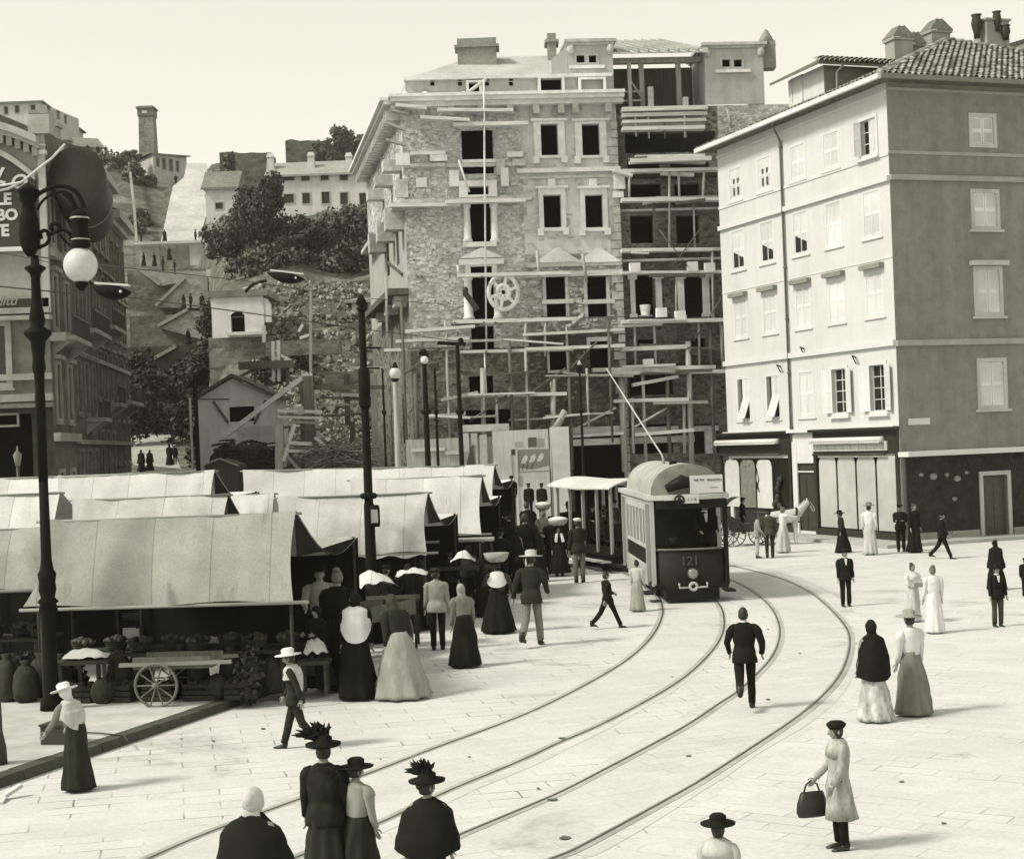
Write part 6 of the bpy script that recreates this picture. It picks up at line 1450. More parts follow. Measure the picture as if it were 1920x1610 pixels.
draped(700, 1098, 37, .9, 1.2, .35, 'white sheet thrown over the load of the tilted cart', CVW, 1, R(20))
draped(772, 1076, 38.5, .75, .9, .14, 'round pale basket cover above the crowd by the tilted cart', CVW, 2)
draped(868, 1052, 40.5, .62, .5, .25, 'white cloth covered load carried above the dark skirted woman', CVW, 3)
box_table(700, 1120, 38.5, 2.2, 1.0, 'dark market table behind the tilted cart', z=0); box_table(860, 1062, 46, 1.8, .9, 'dark market table before the white stall near the tram', z=0)
box_table(985, 1003, 58, 1.4, .7, 'small pale market table among the crowd by the tram trailer', m=mat('table_pale', .3, .3, 4), z=0)
box_table(850, 1010, 47.0, 2.4, .9, 'pale edged counter under the white stall near the tram', m=mat('table_pale', .3), z=0)
box_table(945, 915, 76, 1.2, .6, 'dark little stand at the end of the white canvas stalls', z=0)
cp = at(575, 1215, 30.8); cloth_pile(592, 1222, 30.6, .45, .32, 'white folded cloth held up at the end of the grey stall', 7)
box_table(590, 1236, 30.7, .6, .5, 'small stand by the corner of the grey stall', m=TBL)
# low dark box and curved hose or rod on the market pavement; dark post at the left edge
p = gnd(95, 1392, KZ); t = thing('box', 'dark wooden box standing on the market pavement near the kerb', 'box', p, None, R(-12)); mb = MB(); mb.box((.18,0,.15), (.52,.36,.30)); mb.build('body', plain('dark_box_wood', .03, .7), t, True); mb = MB(); mb.box((.18,0,.315), (.56,.40,.03)); mb.build('lid', WK, t, True)
mb = MB(); mb.tube([gnd(155,1372,KZ+.03), gnd(190,1374,KZ+.03), gnd(232,1378,KZ+.03), gnd(240,1388,KZ+.02)], .014, 5); tag(mb.build('iron_rod', plain('iron_dark', .03), None, base=gnd(155,1372,KZ)), 'thin bent iron rod lying on the market pavement by the kerb', 'rod')
p = gnd(-6, 1432, KZ); mb = MB(); mb.lathe([(.17,0),(.16,.25),(.11,.5),(.10,1.1),(.12,1.14),(.06,1.2)], p, 10); tag(mb.build('bollard', plain('iron_dark', .03), None, base=p), 'dark iron bollard cut by the left edge of the square', 'bollard')
p = gnd(12, 1500, 0); mb = MB(); mb.beam(p+Vector((-.1,0,.02)), p+Vector((.14,.25,.16)), .10, .05); mb.beam(p+Vector((.0,-.25,.02)), p+Vector((-.02,0,.05)), .06, .03); tag(mb.build('paper_scrap', mat('paper', .6, .08, 5), None, base=p), 'crumpled white paper on the paving below the kerb, left edge', 'paper')
# ================================================================ street lamp with arc globe, poles
IR = plain('cast_iron', .008, .8, .1)
p = gnd(92, 1340, KZ); p.y = 29.9; lx = at(90, 1130, 29.9).x
SL = thing('street_lamp', 'tall cast iron street lamp with scrolled arm and white arc globe before the market', 'street lamp', (lx, 29.9, KZ))
zz = lambda y, x=85: zat(x, y, 29.9)
cx_ = lx
mb = MB(); mb.lathe([(.22,KZ),(.21,KZ+.15),(.15,KZ+.3),(.13,KZ+.9),(.14,zz(1155)),(.18,zz(1145)),(.15,zz(1132)),(.20,zz(1128)),(.13,zz(1120)),(.165,zz(1105)),(.15,zz(1090)),(.175,zz(1076)),(.13,zz(1068)),(.10,zz(1050)),(.085,zz(899))], (cx_,29.9,0), 14); mb.build('pedestal', IR, SL)
mb = MB(); mb.lathe([(.088,zz(903)),(.095,zz(745)),(.085,zz(735)),(.10,zz(700)),(.13,zz(690)),(.11,zz(672)),(.125,zz(655)),(.14,zz(640)),(.26,zz(626)),(.25,zz(620)),(.12,zz(612)),(.15,zz(600)),(.13,zz(585)),(.09,zz(565)),(.085,zz(520)),(.11,zz(512)),(.20,zz(503)),(.19,zz(500)),(.08,zz(495)),(.07,zz(478))], (cx_,29.9,0), 14); mb.build('shaft', IR, SL)
mb = MB(); y0 = zz(480); c = Vector((cx_-.08, 29.9, 0))
mb.lathe([(.06,zz(480)),(.13,zz(470)),(.18,zz(458)),(.20,zz(440)),(.18,zz(410)),(.13,zz(395)),(.12,zz(380)),(.17,zz(374)),(.16,zz(362)),(.22,zz(357)),(.14,zz(350)),(.04,zz(342))], c, 12); mb.build('cap_casting', IR, SL)
def arc_pix(pts, r, name, n=8): return MB().tube(smoothpts(crom([at(x, y, 29.9) for x, y in pts], n), 2), r, 7).build(name, IR, SL)
arc_pix([(64,372),(75,362),(95,352),(118,349),(138,356),(152,374),(157,390)], .042, 'arm'); arc_pix([(70,395),(76,382),(88,370),(104,362),(120,360),(134,366)], .026, 'arm_brace')
arc_pix([(70,465),(86,458),(92,448),(90,436),(82,432),(76,438),(78,448)], .035, 'scroll'); arc_pix([(88,442),(100,436),(110,432),(112,425),(106,420),(98,421),(96,428),(100,431)], .04, 'scroll'); arc_pix([(110,432),(120,431),(130,438),(134,446),(130,450)], .035, 'scroll'); arc_pix([(112,440),(122,452),(134,462)], .025, 'scroll')
arc_pix([(120,362),(132,372),(140,388),(146,398)], .05, 'scroll')
gx = at(150, 430, 29.9); mb = MB(); g = Vector((gx.x, 29.9, 0)); zg = lambda y: zat(150, y, 29.9)
mb.lathe([(.05,zg(392)),(.13,zg(398)),(.17,zg(404)),(.14,zg(408)),(.18,zg(411)),(.15,zg(415)),(.15,zg(430)),(.16,zg(447)),(.18,zg(451)),(.14,zg(455)),(.20,zg(459)),(.16,zg(464)),(.13,zg(466))], g, 14); lh = mb.build('lamp_housing', IR, SL)
mb = MB(); mb.lathe([(.165,zg(407)),(.185,zg(410)),(.165,zg(412))], g, 14); mb.lathe([(.165,zg(448)),(.185,zg(450)),(.165,zg(452))], g, 14); mb.build('band', plain('zinc_band', .3, .4, .5), lh)
gc = at(151, 497, 29.9)
k = NT('opal_glass'); gr = k.noise(k.coord(), 9, 4); k.out(k.ramp(gr, [(.3, .46), (.7, .55)]), .3, .5)
mb = MB(); mb.ell(gc, (.315,.315,.33), 20, 14); mb.build('globe', MATS['opal_glass'], SL)
mb = MB(); mb.lathe([(.05,zg(545)),(.11,zg(536)),(.13,zg(531)),(.08,zg(528))], Vector((gc.x,29.9,0)), 10); mb.build('drip_cup', IR, lh)
def poleth(label, xt, yt, xb, yb, D, r, m, name='pole', cat='pole', prof=None, group=None):
    b = at(xb, yb, D); z0 = KZ if D < 45 and xb < 700 else 0; zt = zat(xt, yt, D); t = thing(name, label, cat, (b.x, D, z0), group); mb = MB()
    prof = prof or [(r*1.5,0),(r*1.4,.9),(r*1.05,1.0),(r,1.1),(r*.8,1.0)]
    mb.lathe([(r*1.6,z0),(r*1.5,z0+.8),(r*1.1,z0+.95),(r*.98,z0+3.2),(r*.85,z0+3.25),(r*.62,zt-.05),(r*.5,zt)], (b.x,D,0), 10); mb.build('shaft', m, t); return t, b, zt
D_ = 41.2; t, b, zt = poleth('tall dark tram pole with ball finial standing among the market stalls', 675, 575, 696, 1060, D_, .135, IR, 'tram_pole', 'pole')
mb = MB(); mb.lathe([(.09,zt-.12),(.14,zt-.05),(.06,zt),(.15,zt+.1),(.10,zt+.2),(.02,zt+.32)], (b.x,D_,0), 10); mb.build('finial', IR, t)
zq = lambda y: zat(690, y, D_)
mb = MB(); mb.lathe([(.10,zq(688)),(.15,zq(694)),(.15,zq(745)-.2),(.12,zq(765))], (b.x,D_,0), 10); mb.lathe([(.18,zq(935)),(.24,zq(929)),(.18,zq(924))], (b.x,D_,0), 10); mb.build('collar', IR, t)
s_ = at(703, 967, D_-.2); mb = MB(); mb.lathe([(.12,-.28),(.13,-.2),(.13,.2),(.1,.28)], s_, 8); mb.tube([s_+Vector((-.08,0,.24)), s_+Vector((-.14,.05,.55)), s_+Vector((-.2,.1,.6))], .03, 5); lb = mb.build('switch_box', IR, t)
mb = MB(); mb.box(s_+Vector((.0,-.135,0)), (.17,.02,.34)); mb.build('face_plate', mat('plate_pale', .4, .2, 8), lb)
mb = MB(); mb.beam(at(676,652,D_), at(715,652,D_), .05); mb.beam(at(676,690,D_), at(712,690,D_), .04); mb.build('cross_arm', IR, t)
t, b, zt = poleth('pale timber lamp pole with round white globe left of the scaffold', 740, 712, 747, 880, 72, .16, WD, 'street_lamp', 'street lamp')
c = at(741, 700, 72); mb = MB(); mb.ell(c, (.27,.27,.28), 16, 12); mb.build('globe', MATS['opal_glass'], t)
mb = MB(); mb.lathe([(.1,zt-.1),(.2,zt+.02),(.12,zt+.06)], (b.x,72,0), 10); mb.lathe([(.16,c.z+.26),(.1,c.z+.34),(.05,c.z+.5)], (c.x,72,0), 10); mb.build('fitting', IR, t)
for lab, q in (('thin dark pole just right of the globe lamp',(722,690,724,880,70,.07)),('dark iron pole between globe lamp and scaffold, thickest of its row',(793,668,803,880,66,.15)),('slim iron pole behind the thickest dark pole',(810,690,822,880,68,.08)),('straight black pole before the scaffold, right of the slim pole',(862,648,866,872,62,.12))):
    t, b, zt = poleth(lab, *q, IR, 'tram_pole', 'pole', None, 'iron poles before the scaffold')
    z1 = zat(q[2], 772, q[4]); mb = MB(); mb.lathe([(q[5]*1.1,z1-.1),(q[5]*1.5,z1),(q[5]*1.1,z1+.1)], (b.x,q[4],0), 8); mb.build('collar', IR, t)
    if q[0] in (793, 862):
        a = at(q[0]+2, q[1]-2, q[4]); mb = MB(); mb.beam(a+Vector((-.9 if q[0] > 800 else -.2,0,.1)), a+Vector((.2,0,.0)), .16, .14); mb.ell(a+Vector((0,0,.15)), (.12,.12,.12)); mb.build('bracket', IR, t)
    if q[0] == 793:
        a = at(796, 675, q[4]); MB().ell(a+Vector((.0,-.1,0)), (.16,.12,.16)).build('insulator', mat('white_paint', .68), t)
t, b, zt = poleth('dark slim gas lamp post with a pale finial right of the posters', 1090, 700, 1094, 880, 76, .085, IR, 'street_lamp', 'street lamp')
mb = MB(); mb.lathe([(.08,zt),(.15,zt+.1),(.17,zt+.3),(.10,zt+.42)], (b.x,76,0), 8); mb.build('lantern', IR, t); mb = MB(); mb.lathe([(.11,zt+.4),(.09,zt+.5),(.02,zt+.62)], (b.x,76,0), 8); mb.build('finial', mat('lamp_pale', .5), t)
mb = MB(); z1 = zat(1092,770,76); mb.lathe([(.09,z1-.08),(.15,z1),(.09,z1+.08)], (b.x,76,0), 8); mb.build('collar', IR, t)
# dark pole at street mouth with hanging lamp arm
t, b, zt = poleth('leaning dark lamp post with a hooded arm at the street mouth beside the hut', 362, 700, 372, 880, 88, .16, IR, 'street_lamp', 'street lamp')
mb = MB(); a = at(366, 720, 88); mb.prism([a+Vector((-.3,0,-.1)), a+Vector((.3,0,-.05)), at(392,695,88), at(380,690,88)], (0,.4,0)); mb.beam(at(352,726,88), at(380,695,88), .12, .1); mb.build('hood', IR, t)
mb = MB(); mb.beam(at(356,745,88), at(362,880,88), .12); mb.build('pale_batten', WD, t)
# ================================================================ tram and trailer (built along +Y behind its front, then turned)
TD = plain('tram_dark', .010, .6, .15); TDM = plain('tram_panel', .012, .6, .15); TW = mat('tram_cream', .46, .1, 2); TG = mat('tram_canvas', .17, .35, 3); IRON = plain('iron_dark', .03); TSK = mat('tram_skirt', .40, .2, 2)
tp = Vector((5.02, 46.2, 0)); TRZ = R(1.8)
T = thing('tram', 'dark fronted electric tram with cream window frames and barrel roof, coming down the curved track', 'tram', tp, None, TRZ)
w = 1.06; Ln = 8.2; zr = 3.22
def hx(x0,x1,y0,y1,z0,z1): return MB().box(((x0+x1)/2,(y0+y1)/2,(z0+z1)/2),(x1-x0,y1-y0,z1-z0))
def ad(mb,x0,x1,y0,y1,z0,z1): return mb.box(((x0+x1)/2,(y0+y1)/2,(z0+z1)/2),(x1-x0,y1-y0,z1-z0))
# front platform dash: rounded sheet
mb = MB(); prof = []
for k in range(13):
    t = -1+2*k/12; prof.append((t*(w+.06), -.34*(1-abs(t)**2.6)+.12))
vs = []
for z, s in ((.42,1.0),(1.52,1.0)):
    vs.append([Vector((x*s, y, z)) for x, y in prof])
n = 13
mb.add(vs[0]+vs[1]+[p+Vector((0,.05,0)) for p in vs[0]]+[p+Vector((0,.05,0)) for p in vs[1]], [(i,i+1,n+i+1,n+i) for i in range(n-1)]+[(2*n+i,3*n+i,3*n+i+1,2*n+i+1) for i in range(n-1)]+[(n+i,n+i+1,3*n+i+1,3*n+i) for i in range(n-1)], True)
mb.build('dash_panel', TDM, T, True)
mb = MB(); mb.tube([p+Vector((0,0,.03)) for p in vs[1]], .035, 6); mb.build('dash_rail', plain('brass_dull', .12, .4, .5), T, True)
mb = MB(); ad(mb,-w,w,-.1,1.5,.40,.55); ad(mb,-.78,.78,-.2,.3,.10,.42); ad(mb,-w,w,Ln-1.4,Ln,.40,.55); mb.build('platform', TD, T, True)
# body: dark lower panel, cream skirt, cream window frames
for s in (-1, 1):
    mb = MB(); ad(mb, s*w-.03, s*w+.03, 1.3, Ln-1.3, 1.02, 1.52); mb.build('side_panel', TDM, T, True)
    mb = MB(); ad(mb, s*w-.04, s*w+.05, 1.25, Ln-1.25, .96, 1.03); ad(mb, s*w-.04, s*w+.05, 1.25, Ln-1.25, 1.5, 1.62); mb.build('belt_rail', TW, T, True)
    mb = MB(); ad(mb, s*w-.05, s*w+.02, 1.3, Ln-1.3, .42, .97); mb.build('skirt', TSK, T, True)
    for k in range(6):
        y0 = 1.3+k*(Ln-2.6)/6; y1 = y0+(Ln-2.6)/6; mb = MB()
        ad(mb, s*w-.04, s*w+.04, y0, y0+.14, 1.6, 2.85); ad(mb, s*w-.04, s*w+.04, y1-.14, y1, 1.6, 2.85); ad(mb, s*w-.04, s*w+.04, y0+.14, y1-.14, 2.65, 2.85); ad(mb, s*w-.035, s*w+.03, (y0+y1)/2-.05, (y0+y1)/2+.05, 1.6, 2.65)
        o = mb.build('side_window', TW, T, True); ad(MB(), s*w-.02, s*w+.0, y0+.14, y1-.14, 1.6, 2.65).build('pane', plain('dark_window', .012), o, True)
    for y in (.02, 1.28, Ln-1.28, Ln-.05):
        mb = MB(); ad(mb, s*w-.07, s*w+.05, y-.07, y+.07, .5, 2.95); mb.build('pillar', TW if y > .5 else (TW if s < 0 else TD), T, True)
    mb = MB(); ad(mb, s*(w+.02)-.03, s*(w+.02)+.22*s if s > 0 else s*(w+.02)+.03, .3, 1.1, .22, .27) if False else ad(mb, min(s*w, s*(w+.28)), max(s*w, s*(w+.28)), .25, 1.15, .24, .29)
    mb.build('step', TD, T, True)
    mb = MB(); ad(mb, s*w-.05, s*w+.06, 0, Ln, 2.85, 3.02); mb.build('letter_board', TW, T, True)
mb = MB(); ad(mb, -w+.03, w-.03, 1.28, 1.34, .5, 3.0); mb.build('bulkhead', TD, T, True)
mb = MB(); ad(mb, -w+.03, w-.03, Ln-1.34, Ln-1.28, .5, 3.0); mb.build('bulkhead', TD, T, True)
# front header, roof edge, barrel roof with tarpaulin front
mb = MB(); rim = []
for k in range(13): t = -1+2*k/12; rim.append((t*(w+.13), -.42*(1-abs(t)**3)+.02))
for i in range(12):
    (x0,y0),(x1,y1) = rim[i], rim[i+1]
    mb.hexa([(x0,y0,2.98),(x1,y1,2.98),(x1,.5,2.98),(x0,.5,2.98),(x0,y0,3.10),(x1,y1,3.10),(x1,.5,3.14),(x0,.5,3.14)])
ad(mb, -w-.13, w+.13, .5, Ln+.3, 2.99, 3.13); mb.build('roof_edge', TW, T, True)
mb = MB(); ad(mb, -w*.9, w*.95, -.22, -.12, 2.72, 2.98); mb.build('header_board', TD, T, True)
def arch(y, rx, rz, z0, n=14): return [Vector((rx*math.cos(math.pi*k/n), y, z0+rz*math.sin(math.pi*k/n)**.8)) for k in range(n+1)]
mb = MB(); a0, a1_ = arch(.28, w*.99, .90, 3.1), arch(Ln-.6, w*.93, .92, 3.1); n = 15
mb.add(a0+a1_, [(i,i+1,n+i+1,n+i) for i in range(n-1)], True); mb.build('barrel_roof', mat('roof_canvas', .38, .25, 2), T, True)
mb = MB(); a2_ = arch(.06, w*.93, .62, 3.1); mb.add(a0+a2_+[Vector((0,.0,3.12))], [(i,n+i,n+i+1,i+1) for i in range(n-1)]+[tuple(range(n,2*n))], True); mb.build('roof_front', TG, T, True)
mb = MB(); mb.tube([Vector((-.62,.08,3.3)), Vector((-.15,.02,3.5)), Vector((.3,.05,3.42))], [.12,.2,.1], 8); mb.build('roof_fitting', TD, T, True)
mb = MB(); ad(mb,.05,1.0,-.12,-.08,3.14,3.66); bb = mb.build('advert_board', mat('board_white', .6, .06, 2), T, True)
def scrawl(mb, x0, x1, y, z, h, n, r=.012):
    pts = []
    for i in range(n*4+1):
        t = i/(n*4); pts.append((x0+(x1-x0)*t, y, z+h*math.sin(i*1.57+math.sin(i)*.4)*(.5+.5*rnd.random())))
    mb.tube(pts, r, 4)
mb = MB(); scrawl(mb,.16,.30,-.125,3.53,.035,3); scrawl(mb,.34,.46,-.125,3.53,.03,3); scrawl(mb,.54,.97,-.125,3.52,.045,9,.010); scrawl(mb,.62,.85,-.125,3.30,.015,5,.006); mb.build('board_script', plain('script_grey', .12, .8), bb, True)
mb = MB(); ad(mb,-.22,.24,-.50,-.44,2.88,3.14); ad(mb,-.75,-.2,-.44,-.4,2.98,3.12); db = mb.build('number_board', mat('board_white', .6), T, True)
for i, (s_, x) in enumerate((('1',-.06),('1',.06),('0',.15))):
    pass
def ltext(s, size, name, m, par, x, y, z, bold=.0, ext=.006):
    cu = bpy.data.curves.new(name, 'FONT'); cu.body = s; cu.size = size; cu.extrude = ext; cu.offset = bold; cu.resolution_u = 3
    t = bpy.data.objects.new('tmp', cu); COL.objects.link(t)
    me = bpy.data.meshes.new_from_object(t.evaluated_get(bpy.context.evaluated_depsgraph_get())); bpy.data.objects.remove(t)
    me.transform(Matrix(((1,0,0,x),(0,0,-1,y),(0,1,0,z),(0,0,0,1)))); me.materials.clear(); me.materials.append(m)
    o = bpy.data.objects.new(name, me); COL.objects.link(o); o.parent = par; return o
ltext('1 1 0', .13, 'board_number', plain('script_grey', .12), db, -.10, -.505, 2.95)
ltext('121', .36, 'car_number', mat('number_paint', .09, .3, 9), T, -.32, -.235, 1.10, .004)
mb = MB(); c = Vector((0,-.30,.86)); mb.rings([[c+Vector((math.cos(t*math.pi/8)*r, y, math.sin(t*math.pi/8)*r)) for t in range(16)] for r, y in ((.14,.12),(.17,-.05),(.17,-.12),(.15,-.13))]); hl = mb.build('headlight', IRON, T, True)
mb = MB(); mb.ell(c+Vector((0,-.115,0)), (.145,.05,.145), 14, 8); mb.build('lens', plain('lens_glass', .22, .15, .8), hl, True)
mb = MB(); c = Vector((0,-.42,.50)); mb.tube([c+Vector((math.cos(t*math.pi/8)*.10,0,math.sin(t*math.pi/8)*.10)) for t in range(17)], .045, 6); cp = mb.build('coupler_ring', TW, T, True)
mb = MB(); mb.tube([(-.40,-.36,.60),(-.40,-.4,.47),(-.12,-.42,.47)], .028, 5); mb.tube([(.40,-.36,.60),(.40,-.4,.47),(.12,-.42,.47)], .028, 5); mb.build('coupler_bracket', TW, T, True)
mb = MB(); c = Vector((-.32,-.5,2.98)); mb.tube([c+Vector((math.cos(t*math.pi/8)*.13,0,math.sin(t*math.pi/8)*.13)) for t in range(17)], .03, 6); mb.ell(c,(.05,.03,.1)); mb.build('roof_lamp', TD, T, True)
mb = MB()
for x in (-.72,.72):
    for y in (2.3, 5.7): mb.rings([[Vector((x+dx, y+math.cos(t*math.pi/9)*.38, .40+math.sin(t*math.pi/9)*.38)) for t in range(18)] for dx in (-.06,.06)])
ad(mb,-.85,.85,1.6,6.5,.30,.50); mb.build('truck', TD, T, True)
mb = MB(); mb.rings([[Vector((-.45+math.cos(t*math.pi/6)*.2, .12, 1.75+math.sin(t*math.pi/6)*.16)) for t in range(12)] for _ in (0,)]+[[Vector((-.45+math.cos(t*math.pi/6)*.2, .3, 1.75+math.sin(t*math.pi/6)*.16)) for t in range(12)]]); mb.build('controller', TDM, T, True)
mb = MB(); mb.tube([(0,5.6,4.0),(-.15,4.6,4.2),(-1.3,.3+6.5,6.6)][:2]+[(-1.4,9.6,7.6)], [.06,.05,.03], 6) if False else mb.tube([(-.25,3.2,4.0),(-.3,3.3,4.25),(-1.55,7.2,7.15)], [.05,.03,.02], 6); mb.build('trolley_pole', TW, T, True)
mb = MB(); mb.box((-.2,1.5,4.0),(.2,.3,.16)); mb.tube([(-.25,1.2,3.95),(-.55,.5,3.55)], .02, 5); mb.build('roof_gear', TD, T, True)
# ---- open sided trailer
rp_ = Vector((4.35, 57.2, 0)); RZ2 = R(17)
V = thing('tram_trailer', 'open sided trailer car with white canvas roof and pale posts, coupled behind the tram', 'tram car', rp_, None, RZ2)
L2 = 6.0
mb = MB(); ad(mb,-.95,.95,0,L2,.62,.74); ad(mb,-.8,.8,.6,L2-.6,.3,.62); mb.build('floor', TD, V, True)
mb = MB(); m_ = 11
vs = []
for y in (-.5, 0, L2*.5, L2, L2+.5):
    sag = .06 if 0 < y < L2 else 0
    vs.append([Vector((-1.2+2.4*k/10, y, 3.12+.26*math.sin(math.pi*k/10)-(.05 if k in (0,10) else 0)-sag)) for k in range(m_)])
mb.add([p for r in vs for p in r]+[p-Vector((0,0,.05)) for r in vs for p in r], [(i*m_+k, i*m_+k+1, (i+1)*m_+k+1, (i+1)*m_+k) for i in range(4) for k in range(10)]+[(55+i*m_+k, 55+i*m_+k+1, 55+(i+1)*m_+k+1, 55+(i+1)*m_+k) for i in range(4) for k in range(10)]+[(k,k+1,55+k+1,55+k) for k in range(10)]+[(i*m_, (i+1)*m_, 55+(i+1)*m_, 55+i*m_) for i in range(4)], False); mb.build('canopy', mat('trailer_canvas', .55, .1, 2), V, True)
for s in (-1, 1):
    for y in (.05, 1.5, 3.0, 4.5, L2-.05):
        mb = MB(); ad(mb, s*.95-.05, s*.95+.05, y-.05, y+.05, .7, 3.1); mb.build('post', mat('post_pale', .34, .15, 2), V, True)
    mb = MB(); ad(mb, min(s*.95,s*1.3), max(s*.95,s*1.3), .2, L2-.2, .38, .43); mb.build('running_board', mat('board_worn', .5, .15, 3), V, True)
    mb = MB(); ad(mb, s*.9-.02, s*.9+.02, 0, L2, .74, .95); mb.build('side_panel', TD, V, True)
for k in range(5):
    y = .5+k*1.2; mb = MB(); ad(mb, -.9, .9, y, y+.5, 1.1, 1.16); ad(mb, -.9, .9, y+.46, y+.52, 1.1, 1.72); mb.build('bench', TDM, V, True)
mb = MB(); ad(mb, -.9,.9,L2-.08,L2-.02,.7,2.0); mb.build('end_panel', TD, V, True)
mb = MB()
for x in (-.72,.72):
    for y in (1.5, 4.5): mb.rings([[Vector((x+dx, y+math.cos(t*math.pi/9)*.36, .37+math.sin(t*math.pi/9)*.36)) for t in range(18)] for dx in (-.06,.06)])
mb.build('wheelset', TD, V, True)
# ================================================================ people
SK = plain('skin', .24, .6, .3); EYE = plain('eye_dark', .015, .3); HAIRD = plain('hair_dark', .018, .6); HAIRL = plain('hair_grey', .12, .7); SHOE = plain('boot_leather', .018, .45)
def densify(rs, k=3):
    out = []
    for i in range(len(rs)-1):
        for j in range(k):
            t = j/k; p0, p1, p2, p3 = rs[max(0,i-1)], rs[i], rs[i+1], rs[min(len(rs)-1,i+2)]
            out.append([.5*((2*b)+(c-a)*t+(2*a-5*b+4*c-d)*t*t+(3*b-a-3*c+d)*t**3) for a, b, c, d in zip(p0, p1, p2, p3)])
    return out+[rs[-1]]
def wrinkle(mb, amp, seed, fx=6.0, fz=2.2, cx=0.0):
    for i, p in enumerate(mb.v):
        p = Vector(p); d = Vector((p.x-cx, p.y, 0)); d = d.normalized() if d.length > .02 else Vector((0,0,0))
        w = noise.noise(Vector((p.x*fx+seed, p.y*fx, p.z*fz)))+.5*noise.noise(Vector((p.x*fx*2.3, p.y*fx*2.3+seed, p.z*fz*3.5)))
        mb.v[i] = tuple(p+d*w*amp)
CL = {'black': cloth('cloth_black', .009), 'dark': cloth('cloth_dark', .022), 'char': cloth('cloth_charcoal', .045), 'grey': cloth('cloth_grey', .16), 'mid': cloth('cloth_mid', .26), 'light': cloth('cloth_light', .42), 'white': cloth('cloth_white', .60, .08)}
LITE = False
def skin_bake(nodes, edges, sub=1):
    me = bpy.data.meshes.new('tmp'); me.from_pydata([p for p, r in nodes], edges, [])
    o = bpy.data.objects.new('tmp', me); COL.objects.link(o)
    o.modifiers.new('Skin', 'SKIN'); sv = me.skin_vertices[0].data
    for i, (p, r) in enumerate(nodes): sv[i].radius = (r, r); sv[i].use_root = (i == 0)
    o.modifiers['Skin'].use_smooth_shade = True
    if sub: m = o.modifiers.new('Sub', 'SUBSURF'); m.levels = sub; m.render_levels = sub
    e = o.evaluated_get(bpy.context.evaluated_depsgraph_get()); r = bpy.data.meshes.new_from_object(e)
    V = [v.co.copy() for v in r.vertices]; Fc = [tuple(p.vertices) for p in r.polygons]
    bpy.data.objects.remove(o); bpy.data.meshes.remove(r); return V, Fc
PEOPLE_N = [0]
